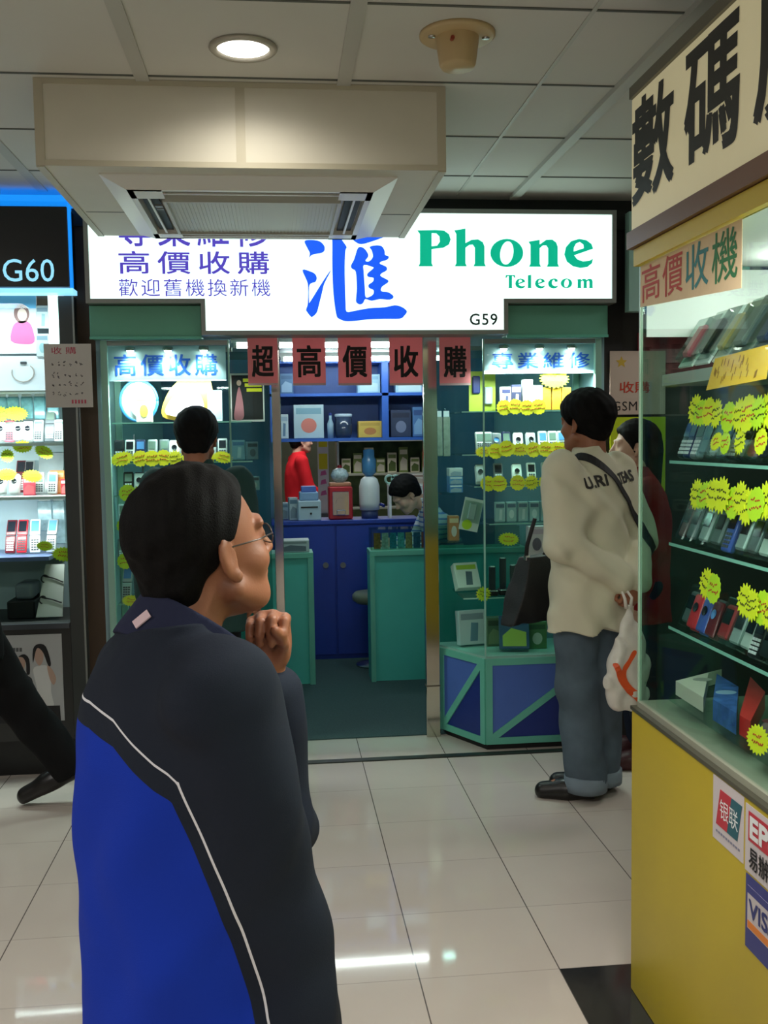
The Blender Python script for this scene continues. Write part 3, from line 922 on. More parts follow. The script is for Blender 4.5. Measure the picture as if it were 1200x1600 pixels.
r = thing('product_pack', 'big orange-yellow oval pack behind the head of the customer at the left window', 'packaging', at(292, 660, YI), GL)
c0 = at(292, 622, YI)
zt_ = zl['top shelf'] + 0.008
b = MB().prism(smooth_poly([(-0.12, 0.02), (-0.10, 0.12), (-0.03, 0.20), (0.05, 0.215), (0.115, 0.19), (0.115, 0.02), (0.0, 0.0)], 4), -0.012, 0.012, 0, lambda u, v, w: (c0.x + u, YI + 0.03 - w, zt_ + v))
b.build('card', mat('orange yellow card', (246, 190, 70), 0.5), r)
MB().prism(smooth_poly([(-0.10, 0.03), (-0.07, 0.11), (-0.01, 0.15), (0.06, 0.13), (0.07, 0.03)], 4), 0.012, 0.03, 0, lambda u, v, w: (c0.x + u, YI + 0.03 - w, zt_ + v)).build('white_bubble', WHITE, r)
box_at('pale blue flat box at the inner end of the top shelf of the left window', 'box', GL, (fx(338, YI), YI, zl['top shelf']), (0, 0, 0), (0.07, 0.03, 0.15), ((190, 212, 226), (110, 150, 200), (150, 170, 200)), 2)
phone_row(WL, 'second shelf', YI, 722, [(186, 'bar', 'black', 'c', False), (203, 'bar', 'white', 'c', True), (220, 'bar', 'navy', 'b', False), (238, 'bar', 'silver', 'a', False), (257, 'bar', 'grey', 'a', False), (273, 'flip', 'white', 'a', False), (289, 'bar', 'silver', 'c', False), (312, 'bar', 'black', 'b', False), (330, 'flip', 'silver', 'a', False), (348, 'bar', 'silver', 'c', False)], 'phones on the second shelf of the left kiosk window')
tag_row(WL, 'second shelf', SHY - 0.005, zl['second shelf'], [(190, 'burst', 1.0, 0.02), (219, 'round', 1.0, 0.02), (237, 'round', 1.0, 0.02), (255, 'round', 1.0, 0.022), (273, 'star', 1.0, 0.02), (297, 'round', 1.0, 0.02), (322, 'round', 1.0, 0.02), (348, 'burst', 0.85, 0.02)], 'tags on the second shelf of the left kiosk window')
phone_row(WL, 'third shelf', YI, 772, [(201, 'bar', 'black', 'a', False), (218, 'flip', 'silver', 'c', True), (235, 'bar', 'silver', 'c', False), (253, 'bar', 'grey', 'a', False), (290, 'flip', 'black', 'a', False), (322, 'bar', 'white', 'a', False)], 'phones on the third shelf of the left kiosk window')
tag_row(WL, 'third shelf', SHY - 0.005, zl['third shelf'], [(197, 'round', 1.05, 0.012), (217, 'star', 1.0, 0.012), (246, 'round', 1.0, 0.012)], 'tags on the third shelf of the left kiosk window', True)
for sh, py, px, col in (('fourth shelf', 822, 193, 'silver'), ('fifth shelf', 876, 192, 'grey')):
    phone_row(WL, sh, YI, py, [(px, 'bar', col, 'a', False), (px + 24, 'flip', 'silver', 'a', False)], 'phones on the lower shelves of the left kiosk window')
    tag_row(WL, sh, SHY - 0.005, zl[sh], [(px - 2, 'round', 1.0, 0.012)], 'tags on the lower shelves of the left kiosk window', True)
phone_row(WL, 'sixth shelf', YI, 938, [(198, 'open', 'silver', 'b', False), (218, 'bar', 'grey', 'b', False), (240, 'bar', 'silver', 'b', False)], 'phones on the lower shelves of the left kiosk window')
tag_row(WL, 'sixth shelf', SHY - 0.005, zl['sixth shelf'], [(197, 'burst', 0.8, 0.015), (215, 'round', 1.0, 0.015)], 'tags on the lower shelves of the left kiosk window')
# magazine page taped to the canted glass, boxes on the inner shelf ends
Y = 5.17
u0, v0, u1, v1 = px_rect(361, 583, 412, 654, Y)
v0 = zl['top shelf'] + 0.002
t = thing('magazine_poster', 'black magazine poster with yellow headline and standing woman beside the left entry post', 'poster', ((u0 + u1) / 2, Y, v0))
mp = plane((0, Y, 0))
MB().box(u0, u1, Y, Y + 0.003, v0, v1).build('white_border', PAPER, t)
d, e = u1 - u0, v1 - v0
MB().prism([(u0 + d * 0.04, v0 + e * 0.04), (u1 - d * 0.04, v0 + e * 0.04), (u1 - d * 0.04, v1 - e * 0.04), (u0 + d * 0.04, v1 - e * 0.04)], 0, 0.0006, 0, mp).build('black_print', INK, t)
b = MB()
for i in range(3):
    b.prism([(u0 + d * (0.38 + 0.05 * i), v1 - e * (0.18 + 0.10 * i)), (u0 + d * 0.93, v1 - e * (0.18 + 0.10 * i)), (u0 + d * 0.93, v1 - e * (0.11 + 0.10 * i)), (u0 + d * (0.38 + 0.05 * i), v1 - e * (0.11 + 0.10 * i))], 0, 0.001, 0, mp)
b.build('yellow_print', TAGY, t)
b = MB().prism(smooth_poly([(u0 + d * q, v0 + e * w) for q, w in ((0.10, 0.06), (0.14, 0.35), (0.2, 0.6), (0.26, 0.72), (0.32, 0.6), (0.38, 0.3), (0.36, 0.06))], 3), 0, 0.001, 0, mp)
b.build('dress_print', mat('pink dress print', (196, 120, 130), 0.6), t)
MB().prism(ring(u0 + d * 0.26, v0 + e * 0.80, d * 0.07, e * 0.06), 0, 0.001, 0, mp).build('face_print', mat('face print', (220, 180, 160), 0.6), t)
ZR = mat('inner ledge', (120, 160, 160), 0.3)
for i, (px, sh, w, h, cols, pic) in enumerate(((370, 'second shelf', 0.07, 0.10, ((120, 160, 176), (70, 110, 150), (160, 190, 196)), 0), (392, 'second shelf', 0.06, 0.09, ((86, 110, 120), (40, 50, 60), (60, 74, 80)), 1),
                                               (372, 'third shelf', 0.07, 0.05, ((150, 170, 170), (90, 110, 120), (120, 140, 150)), 2), (398, 'third shelf', 0.06, 0.07, ((110, 140, 150), (60, 70, 80), (150, 160, 160)), 1),
                                               (384, 'fourth shelf', 0.08, 0.06, ((170, 186, 184), (100, 120, 130), (70, 90, 110)), 1))):
    Y = 5.13
    box_at('dim small product box, %s of five on the inner shelf ends behind the magazine poster' % ORD[i], 'box', 'boxes on inner shelf ends', (min(fx(px, Y), LB_.x + 0.09), Y, zl[sh]), (0, 0, 0.4), (w, 0.05, h), cols, pic)

# ---- right window goods
for i, (px, col) in enumerate(((790, 'white'), (806, 'black'), (824, 'white'), (839, 'silver'))):
    box_at('%s boxed phone, %s from left on the top shelf of the right kiosk window' % (('slim white', 'slim navy', 'tall white', 'slim greyish')[i], ORD[i]), 'box', GR, (fx(px, YI), YI, zr['top shelf']), (0, 0, 0), (0.05, 0.04, (0.12, 0.13, 0.155, 0.125)[i]),
           (((230, 232, 236), (40, 44, 80), (60, 66, 96)), ((44, 48, 76), (236, 236, 238), (226, 228, 232)), ((240, 240, 240), (226, 226, 230), (200, 204, 210)), ((228, 230, 232), (200, 200, 205), (240, 240, 240)))[i], 0)
tag_row(WR, 'top shelf', SHY - 0.005, zr['top shelf'], [(788, 'round', 1.0, 0.016), (805, 'round', 1.0, 0.02), (823, 'round', 1.0, 0.014), (841, 'round', 1.0, 0.018)], 'tags on the top shelf of the right kiosk window')
for i, px in enumerate((853, 869, 884)):
    box_at('orange-yellow battery box, %s of three on the top shelf of the right window' % ('first', 'middle', 'last')[i], 'box', 'orange-yellow boxes in the right kiosk window', (fx(px, YI), YI, zr['top shelf'] + 0.002), (0, 0, 0), (0.046, 0.03, 0.112), ((242, 190, 50), (196, 150, 40), (226, 170, 40)), 2)
place(('tg', 'burst', False, 1.35), lambda: price_tag('burst', False, 1.35), (fx(866, 4.93), 4.925, fz(592, 4.93, 866)), (0, 0.05, 0), 'large pale yellow starburst card above the three orange-yellow boxes', 'price tag', 'tags on the top shelf of the right kiosk window')
t = thing('blister_pack', 'lime green blister pack with two handsets at the inner end of the right kiosk window', 'packaging', at(752, 642, 5.09), GR)
Y = 5.09
u0, v0, u1, v1 = px_rect(733, 580, 774, 641, Y)
v0 = zr['top shelf'] + 0.0015
MB().box(u0, u1, Y, Y + 0.006, v0, v1).build('card', mat('lime print', (176, 200, 60), 0.5), t)
for (q, w, m) in ((0.26, 0.45, BLUED), (0.72, 0.18, mat('pale handset', (180, 190, 200), 0.4))):
    x = u0 + (u1 - u0) * q; z = v0 + (v1 - v0) * w
    MB().box(x - 0.02, x + 0.02, Y - 0.018, Y, z, z + 0.09, bev=0.005).build('handset', m, t)
phone_row(WR, 'second shelf', YI, 708, [(751, 'bar', 'white', 'a', False), (763, 'bar', 'silver', 'a', False), (776, 'flip', 'grey', 'a', False), (792, 'bar', 'navy', 'a', False), (810, 'flip', 'white', 'a', False), (830, 'flip', 'silver', 'b', False), (849, 'bar', 'white', 'b', False), (864, 'bar', 'white', 'a', False), (879, 'bar', 'silver', 'b', False), (896, 'flip', 'silver', 'b', False)], 'phones on the second shelf of the right kiosk window')
tag_row(WR, 'second shelf', SHY - 0.005, zr['second shelf'], [(756, 'burst', 0.8, 0.012), (774, 'round', 1.0, 0.014), (791, 'round', 1.05, 0.026), (812, 'burst', 0.95, 0.02), (833, 'round', 1.0, 0.018), (852, 'round', 1.0, 0.02), (873, 'burst', 1.0, 0.022), (898, 'star', 1.0, 0.02)], 'tags on the second shelf of the right kiosk window')
phone_row(WR, 'third shelf', YI, 757, [(751, 'flip', 'silver', 'b', False), (779, 'bar', 'grey', 'c', False), (808, 'flip', 'white', 'b', False), (831, 'bar', 'white', 'c', False), (854, 'bar', 'silver', 'b', False), (877, 'flip', 'blue', 'b', False), (900, 'bar', 'white', 'b', False)], 'phones on the third shelf of the right kiosk window')
tag_row(WR, 'third shelf', SHY - 0.005, zr['third shelf'], [(762, 'round', 1.0, 0.012), (779, 'round', 1.05, 0.012), (808, 'round', 1.0, 0.014), (830, 'star', 1.0, 0.014), (853, 'round', 1.0, 0.014), (878, 'round', 1.0, 0.014)], 'tags on the third shelf of the right kiosk window')
# battery cartons in a grid on the fourth shelf
for i in range(5):
    px = 782 + 18 * i
    box_at('grey battery carton, %s from left on the fourth shelf of the right kiosk window' % ORD[i], 'box', 'battery cartons in the right kiosk window', (fx(px, YI), YI + 0.03, zr['fourth shelf']), (0, 0, 0), (0.05, 0.03, 0.10), ((150, 180, 186), (70, 96, 120), (196, 210, 214)), i % 2)
Y = 5.09
t = thing('blister_pack', 'white hanging blister pack with a silver handset and yellow sticker in the right kiosk window', 'packaging', at(731, 838, Y), GR)
c0 = at(731, 838, Y)
mt = Matrix.Translation(c0 + V((0, 0, 0.03))) @ Matrix.Rotation(0.22, 4, 'Y')
MB().box(-0.05, 0.05, -0.002, 0.004, 0, 0.17, mtx=mt).build('card', WHITE, t)
MB().box(-0.02, 0.02, -0.016, -0.002, 0.06, 0.145, bev=0.004, mtx=mt).build('handset', phmat('silver'), t)
MB().box(-0.045, 0.045, -0.019, -0.002, 0.045, 0.155, mtx=mt).build('clear_bubble', GLASS, t)
MB().prism(ring(-0.012, 0.03, 0.026, 0.026), 0.002, 0.004, 0, lambda u, v, w: tuple(mt @ V((u, -w, v)))).build('price_sticker', TAGG, t)
place(('tg', 'burst', True, 0.95), lambda: price_tag('burst', True, 0.95), (fx(793, 4.85), YF + 0.006, fz(842, 4.85, 793)), (0, 0.1, 0), 'lime starburst tag stuck on the glass below the battery cartons', 'price tag', 'tags low in the right kiosk window')
b = box_at('pink leaflet box behind the shoulder bag of the customer in the beige jacket', 'box', GR, (fx(838, YI), YI + 0.02, fz(868, YI, 838)), (0, 0, 0), (0.09, 0.05, 0.15), ((220, 190, 200), (200, 160, 180), (110, 90, 110)), 1)
MB().box(fx(815, YI), fx(862, YI), YI - 0.04, YI + 0.10, fz(868, YI, 838) - 0.008, fz(868, YI, 838)).build('ledge', SHELFG, RW)
# lower shelf and deck
Yd = 4.93
box_at('white and lime phone box lying tilted on the fifth shelf of the right window', 'box', GR, (fx(729, 5.09), 5.075, zr['fifth shelf'] + 0.014), (-0.5, 0.0, 0.2), (0.13, 0.05, 0.14), ((226, 232, 224), (170, 196, 60), (90, 110, 120)), 0)
for i, (px, h) in enumerate(((768, 0.15), (786, 0.19), (804, 0.15))):
    t = thing('phone_charger', 'black charger cradle, %s of three standing on the fifth shelf of the right window' % ('first', 'tallest', 'last')[i], 'charger', (fx(px, Yd), Yd + 0.02 * i, zr['fifth shelf']), 'black chargers in the right kiosk window')
    x = fx(px, Yd); z = zr['fifth shelf'] + 0.0015; y = Yd + 0.02 * i
    MB().box(x - 0.025, x + 0.025, y - 0.03, y + 0.03, z, z + 0.03, bev=0.005).build('cradle', BLACK, t)
    MB().box(x - 0.017, x + 0.017, y - 0.004, y + 0.014, z + 0.028, z + h, bev=0.005).build('handset', mat('dark teal plastic', (28, 44, 50), 0.4), t)
place(('tg', 'star', True, 1.0), lambda: price_tag('star', True, 1.0), (fx(754, 4.87), SHY - 0.006, zr['fifth shelf'] + 0.02), (0, 0.3, 0), 'crumpled lime price tag beside the tilted white and lime box', 'price tag', 'tags low in the right kiosk window')
box_at('white phone box with a silver handset picture on the deck of the right window', 'box', GR, (fx(735, 5.10), 5.10, BZ + 0.006), (-0.15, 0, 0.2), (0.15, 0.05, 0.18), ((206, 214, 218), (150, 160, 170), (110, 140, 160)), 0)
box_at('olive green box next to the white phone box on the deck', 'box', GR, (fx(775, 5.0), 5.09, BZ), (0, 0, 0), (0.08, 0.06, 0.15), ((92, 120, 90), (60, 80, 60), (130, 150, 110)), 2)
box_at('blue and lime boxed handset leaning on the deck behind the customer in beige', 'box', GR, (fx(802, 4.93), 4.93, BZ + 0.009), (-0.25, 0, -0.15), (0.15, 0.06, 0.17), ((56, 96, 130), (40, 70, 110), (176, 206, 90)), 2)
box_at('green boxed handset at the far end of the deck beside the blue and lime one', 'box', GR, (fx(838, 4.97), 4.99, BZ), (0, 0, 0), (0.10, 0.06, 0.14), ((90, 140, 90), (60, 100, 70), (200, 214, 200)), 1)
# plastic bags, blue cartons and leaflets on the inner canted side
for i, px in enumerate((686, 698)):
    Y = 5.16
    p = at(px, 713, Y)
    t = thing('hanging_bag', 'clear grey accessory bag, %s of two hanging beside the right entry post' % ('nearer the post' if i == 0 else 'farther from the post'), 'bag', p, 'accessory bags by the right post')
    z1 = fz(642, Y, px)
    MB().box(p.x - 0.019, p.x + 0.019, Y - 0.006, Y + 0.006, p.z, z1 - 0.03, bev=0.004).build('pouch', mat('grey clear pouch', (136, 150, 140), 0.2, noise=0.25, nscale=30), t)
    MB().box(p.x - 0.015, p.x + 0.015, Y - 0.003, Y + 0.003, z1 - 0.032, z1).build('header_card', mat('pale header', (190, 214, 220), 0.5), t)
    MB().tube([(p.x, Y, z1 - 0.006), (p.x, Y + 0.03, z1 + 0.01), (p.x, YB - 0.008, z1 + 0.01)], 0.002, 6).build('hook', STEEL, t)
for i, (py, col) in enumerate(((762, (70, 130, 190)), (746, (96, 150, 200)), (732, (200, 212, 214)))):
    Y = 5.14
    x = fx(710, Y); z = fz(770, Y, 700) + 0.043 * i
    box_at('%s flat carton, %s of the stack beside the right entry post' % (('mid blue', 'lighter blue', 'off-white')[i], ('bottom', 'middle', 'top')[i]), 'box', 'carton stack by the right post', (x, Y, z), (0, 0, 0), (0.072, 0.08, 0.042), (col, (220, 226, 230), (150, 170, 190)), 2)
z = fz(770, 5.14, 700)
MB().box(0.835, 0.96, 5.08, YB - 0.006, z - 0.006, z).build('corner_shelf', SHELFG, RW)
z = fz(845, 5.14, 700)
MB().box(0.835, 0.98, 5.06, YB - 0.006, z - 0.006, z).build('corner_shelf', SHELFG, RW)
box_at('orange and cream carton on the low corner shelf beside the right entry post', 'box', GR, (fx(707, 5.15), 5.15, z), (0, 0, 0), (0.055, 0.05, 0.13), ((200, 140, 90), (230, 210, 170), (220, 220, 210)), 1)

# ------------------------------------------------------------------ entry posts and red papers
for (x0, x1, lab) in ((fx(426, 5.11), fx(440, 5.11), 'left'), (fx(661, 5.11), fx(683, 5.11), 'right')):
    t = thing('steel_post', 'polished steel post on the %s of the kiosk entry' % lab, 'post', ((x0 + x1) / 2, 5.11, 0), 'polished posts of the kiosk entry')
    MB().box(x0, x1, 5.09, 5.135, 0.0, 2.15, bev=0.003).build('tube', MIRROR, t)
    MB().box(x0 - 0.001, x1 + 0.001, 5.089, 5.136, 0.27, 0.278).build('joint_band', mat('dark joint', (90, 80, 66), 0.4), t)
REDP = thin_paper('dusty red paper', (250, 172, 176), 0.5)
for i, (x0, x1, ch) in enumerate(((388, 433, '超'), (458, 508, '高'), (529, 580, '價'), (609, 660, '收'), (687, 735, '購'))):
    Y = 4.90
    u0, v0, u1, v1 = px_rect(x0, 531, x1, 601, Y)
    t = thing('red_paper_sign', 'red paper with one black brush character, %s of five hanging under the kiosk sign' % ORD[i], 'sign', ((u0 + u1) / 2, Y, v0), 'five red character papers')
    MB().box(u0, u1, Y, Y + 0.0015, v0, 2.085).build('sheet', REDP, t)
    MB().box(u0, u1, Y - 0.0005, Y + 0.002, v0 - 0.004, v0 + 0.006).build('hem', mat('clear sleeve edge', (196, 170, 170), 0.4), t)
    b = MB(); d = u1 - u0
    text(b, ch, plane((0, Y, 0)), u0 + d * 0.13, v0 + 0.035, u1 - d * 0.13, v0 + 0.19, 0.0008, bold=0.018)
    b.build('brush_character', INK, t)

# ------------------------------------------------------------------ kiosk interior
def counter(x0, x1, lab, left_bar, right_bar):
    t = thing('service_counter', 'teal fronted counter %s' % lab, 'counter', ((x0 + x1) / 2, 6.4, 0), 'teal counters inside the kiosk')
    MB().box(x0, x1, 6.32, 6.50, 0.0, 0.82).build('body', TEALP, t)
    MB().box(x0, x1, 6.30, 6.52, 0.82, 0.855, bev=0.003).build('worktop', TEAL, t)
    b = MB()
    if left_bar: b.box(x0, x0 + 0.03, 6.295, 6.32, 0, 0.82)
    if right_bar: b.box(x1 - 0.035, x1, 6.295, 6.32, 0, 0.82)
    b.build('corner_post', TEAL, t)
    return t
LCX, RCX = fx(486, 6.3), fx(575, 6.3)
counter(-0.81, LCX, 'between the left show window and the entry', False, True)
counter(RCX, 1.59, 'behind the right entry post, with a glass case on top', True, False)
t = thing('counter_glass_case', 'low glass case full of bright leaflets on the teal counter behind the right post', 'glass case', (1.05, 6.45, 0.855))
for (nm, *bb) in (('front_glass', 0.58, 1.55, 6.33, 6.334, 0.857, 0.985), ('top_glass', 0.58, 1.55, 6.33, 6.50, 0.985, 0.991), ('end_glass', 0.58, 0.584, 6.336, 6.50, 0.857, 0.985)):
    box_part(nm, GLASSG, t, *bb)
LEAF = [(200, 120, 70), (210, 200, 200), (60, 150, 190), (120, 190, 210), (220, 160, 120), (80, 110, 160), (200, 90, 90), (230, 220, 200)]
for i in range(8):
    x = 0.625 + 0.052 * i
    o = MB().box(x - 0.022, x + 0.022, -0.001 + 6.40, 6.402, 0.857, 0.96, mtx=None).build('leaflet', mat('leaflet %d' % i, LEAF[i], 0.5, noise=0.35, nscale=60))
    tag(o, 'colourful leaflet, %s from the entry in the glass case on the counter' % ORD[i], 'leaflet', 'leaflets in the counter case')
# small box on the left counter
box_at('white till box standing on the left teal counter', 'box', None, (fx(455, 6.41), 6.41, 0.855), (0, 0, 0), (0.2, 0.16, 0.075), ((170, 190, 190), (120, 140, 140), (90, 110, 120)), 2)
# blue base cabinet at the back with two doors
t = thing('base_cabinet', 'royal blue base cabinet with two doors at the back of the kiosk', 'cabinet', (0.35, 7.15, 0))
MB().box(-0.05, 0.98, 7.02, 7.29, 0, 0.97).build('carcass', BLUEC, t)
MB().box(-0.06, 0.99, 7.0, 7.295, 0.97, 1.0, bev=0.003).build('worktop', BLUEC, t)
for (x0, x1, px) in ((-0.04, fx(521, 7.0), 509), (fx(523, 7.0), 0.97, 536)):
    o = MB().box(x0, x1 - 0.004, 7.004, 7.02, 0.04, 0.96, bev=0.002).build('door', BLUEC, t)
    p = at(px, 883, 7.0)
    MB().cyl((p.x, 6.988, p.z), (p.x, 7.004, p.z), 0.020, n=20).build('lock', mat('dull lock metal', (120, 124, 130), 0.4, 0.7), o)
# wall shelf unit above the opening
t = thing('wall_cabinet', 'blue open shelf unit of boxes hung above the opening at the back of the kiosk', 'shelf', (0.5, 7.15, 1.55))
ZS = 1.556
zm = fz(614, 7.0, 560)
BLS = mat('blue shelf board', (40, 90, 180), 0.45, noise=0.05)
for (nm, *bb) in (('bottom_board', -0.05, 1.1, 7.0, 7.29, ZS, ZS + 0.022), ('middle_board', -0.05, 1.1, 7.0, 7.29, zm - 0.02, zm), ('top_board', -0.05, 1.1, 7.0, 7.29, 2.10, 2.12),
                  ('side_board', -0.05, -0.03, 7.0, 7.29, ZS + 0.022, 2.10), ('side_board', 1.08, 1.1, 7.0, 7.29, ZS + 0.022, 2.10), ('divider', fx(598, 7.0), fx(608, 7.0), 7.0, 7.28, ZS + 0.022, 2.10)):
    box_part(nm, BLS, t, *bb)
MB().box(-0.03, 1.08, 7.28, 7.29, ZS + 0.022, 2.10).build('back_board', mat('deep blue back board', (34, 72, 138), 0.5, noise=0.1), t)
Yc = 7.08
zs = ZS + 0.022
for (px, w, h, cols, pic, lab) in ((444, 0.065, 0.17, ((190, 206, 214), (150, 170, 190), (90, 120, 150)), 0, 'slim white carton at the left end of the blue shelf unit'),
                                   (483, 0.21, 0.235, ((176, 200, 212), (120, 160, 180), (206, 120, 110)), 1, 'pale blue box with a red dot picture on the blue shelf unit'),
                                   (578, 0.165, 0.115, ((200, 170, 80), (180, 150, 70), (170, 110, 60)), 1, 'flat yellow box beside the blue shelf divider'),
                                   (626, 0.145, 0.19, ((44, 56, 84), (30, 36, 60), (110, 120, 150)), 1, 'dark camera box on the blue shelf unit, before the divider\'s other side'),
                                   (655, 0.10, 0.21, ((70, 110, 160), (40, 70, 120), (120, 160, 200)), 2, 'mid blue box behind the right entry post')):
    box_at(lab, 'box', 'boxes on the blue shelf unit', (fx(px, Yc), Yc + 0.02, zs), (0, 0, 0), (w, 0.12, h), cols, pic)
for (px, w, h, cols, lab) in ((577, 0.16, 0.13, ((140, 180, 200), (110, 150, 180), (170, 200, 210)), 'pale blue box on the upper blue shelf, left of the divider'), (640, 0.20, 0.12, ((150, 190, 206), (110, 150, 170), (180, 206, 214)), 'pale blue long box on the upper blue shelf, right of the divider'), (450, 0.09, 0.14, ((60, 100, 140), (40, 80, 120), (130, 160, 190)), 'dark blue box at the left end of the upper blue shelf')):
    box_at(lab, 'box', 'boxes on the blue shelf unit', (fx(px, Yc), Yc + 0.02, zm), (0, 0, 0), (w, 0.12, h), cols, 2)
p = at(537, 682, Yc)
t = thing('glass_jar', 'dark glass jar with a pale rim on the blue shelf unit', 'jar', (p.x, Yc, zs), 'boxes on the blue shelf unit')
MB().lathe([(0, 0), (0.05, 0), (0.058, 0.03), (0.06, 0.15), (0.0, 0.15)], (p.x, Yc, zs), 24).build('body', mat('dark glass', (44, 56, 80), 0.1), t)
MB().lathe([(0.061, 0.15), (0.064, 0.165), (0.058, 0.17), (0.0, 0.17)], (p.x, Yc, zs), 24).build('rim', mat('pale rim', (170, 190, 210), 0.2), t)
t = thing('glass_bottle', 'narrow pale bottle beside the dark jar on the blue shelf unit', 'bottle', (fx(517, Yc), Yc, zs), 'boxes on the blue shelf unit')
MB().lathe([(0, 0), (0.022, 0), (0.024, 0.10), (0.010, 0.135), (0.010, 0.16), (0, 0.16)], (fx(517, Yc), Yc, zs), 16).build('body', mat('pale bottle glass', (150, 180, 200), 0.1), t)
MB().cyl((fx(517, Yc), Yc, zs + 0.16), (fx(517, Yc), Yc, zs + 0.178), 0.012, n=12).build('cap', BLUED, t)
# fluorescent tubes
TUBE = mat('lit fluorescent tube', (240, 255, 252), 0.4, emit=36.0)
for (a, c2, Y, lab) in ((-0.25, 0.95, 5.75, 'nearer the entry'), (0.02, 1.2, 6.75, 'over the counters')):
    t = thing('fluorescent_light', 'lit fluorescent tube under the kiosk ceiling, %s' % lab, 'light', ((a + c2) / 2, Y, 2.15), 'kiosk ceiling tubes')
    MB().box(a, c2, Y - 0.02, Y + 0.02, 2.125, 2.15).build('batten', WHITE, t)
    MB().cyl((a + 0.03, Y, 2.108), (c2 - 0.03, Y, 2.108), 0.013, n=12).build('tube', TUBE, t)
    for x in (a + 0.02, c2 - 0.02):
        MB().box(x - 0.01, x + 0.01, Y - 0.012, Y + 0.012, 2.095, 2.128).build('tube_holder', WHITE, t)
# things on the back worktop
ZC = 1.0
Yk = 7.12
t = thing('coin_gumball_machine', 'red coin sweet machine with a chrome front and clear globe on the blue worktop', 'sweet machine', (fx(530, Yk), Yk, ZC))
x = fx(530, Yk)
RED = mat('machine red', (176, 30, 44), 0.35)
MB().box(x - 0.085, x + 0.085, Yk - 0.07, Yk + 0.08, ZC, ZC + 0.235, bev=0.008).build('body', RED, t)
MB().box(x - 0.058, x + 0.058, Yk - 0.078, Yk - 0.07, ZC + 0.03, ZC + 0.20, bev=0.003).build('chrome_plate', CHROME, t)
MB().cyl((x, Yk - 0.095, ZC + 0.12), (x, Yk - 0.076, ZC + 0.12), 0.035, n=24).build('coin_knob', CHROME, t)
MB().box(x - 0.03, x + 0.03, Yk - 0.10, Yk - 0.076, ZC + 0.035, ZC + 0.07, bev=0.004).build('chute_flap', CHROME, t)
MB().box(x - 0.078, x + 0.078, Yk - 0.065, Yk + 0.075, ZC + 0.235, ZC + 0.262, bev=0.006).build('collar', mat('brass collar', (180, 120, 90), 0.4), t)
MB().lathe([(0.03, 0.262), (0.056, 0.285), (0.066, 0.315), (0.05, 0.35), (0.02, 0.365), (0, 0.366)], (x, Yk, ZC), 24).build('globe', mat('pale globe', (170, 190, 196), 0.15, noise=0.3, nscale=70), t)
MB().cyl((x, Yk, ZC + 0.365), (x, Yk, ZC + 0.385), 0.02, 0.012, n=16).build('lid', RED, t)
t = thing('water_dispenser', 'white water dispenser with a blue bottle upside down on top', 'water dispenser', (fx(576, Yk), Yk, ZC))
x = fx(576, Yk)
MB().lathe([(0, 0), (0.07, 0), (0.074, 0.05), (0.074, 0.17), (0.06, 0.22), (0.035, 0.24), (0, 0.24)], (x, Yk, ZC + 0.06), 28).build('body', mat('dispenser white', (214, 222, 224), 0.3), t)
MB().lathe([(0, 0), (0.06, 0), (0.06, 0.06), (0, 0.06)], (x, Yk, ZC), 24).build('foot', mat('dispenser foot', (60, 76, 120), 0.4), t)
MB().lathe([(0, 0.30), (0.022, 0.30), (0.05, 0.33), (0.052, 0.42), (0.04, 0.44), (0.04, 0.49), (0.0, 0.50)], (x, Yk, ZC), 24).build('bottle', mat('blue water bottle', (80, 140, 190), 0.15), t)
MB().cyl((x + 0.078, Yk - 0.02, ZC + 0.10), (x + 0.10, Yk - 0.05, ZC + 0.09), 0.012, n=10).build('tap', BLUED, t)
t = thing('card_printer', 'white and blue desktop machine with paper trays on the blue worktop', 'printer', (fx(481, Yk), Yk, ZC))
x = fx(481, Yk)
MB().box(x - 0.082, x + 0.082, Yk - 0.1, Yk + 0.1, ZC, ZC + 0.14, bev=0.006).build('body', mat('machine white', (176, 200, 214), 0.4), t)
MB().box(x - 0.07, x + 0.065, Yk - 0.09, Yk + 0.08, ZC + 0.14, ZC + 0.20, bev=0.006).build('cover', mat('machine pale blue', (130, 165, 205), 0.4), t)
MB().box(x - 0.055, x + 0.05, Yk - 0.08, Yk + 0.06, ZC + 0.20, ZC + 0.24, bev=0.004).build('tray', BLUEL, t)
MB().box(x - 0.06, x + 0.06, Yk - 0.104, Yk - 0.1, ZC + 0.09, ZC + 0.10).build('paper_slot', BLACK, t)
MB().cyl((x + 0.01, Yk - 0.105, ZC + 0.05), (x + 0.01, Yk - 0.1, ZC + 0.05), 0.008, n=10).build('button', BLACK, t)
for i, (px, w, h, cc) in enumerate(((447, 0.09, 0.12, (150, 176, 190)), (461, 0.06, 0.16, (176, 196, 200)))):
    box_at('%s paper packet standing beside the white and blue machine on the worktop' % ('wide grey-blue', 'narrow pale')[i], 'packet', None, (fx(px, Yk + 0.02) - 0.04 + 0.015 * i, Yk + 0.06 - 0.07 * i, ZC), (0, 0, 0.2), (w, 0.05, h), (cc, (90, 120, 140), (120, 140, 150)), 2)
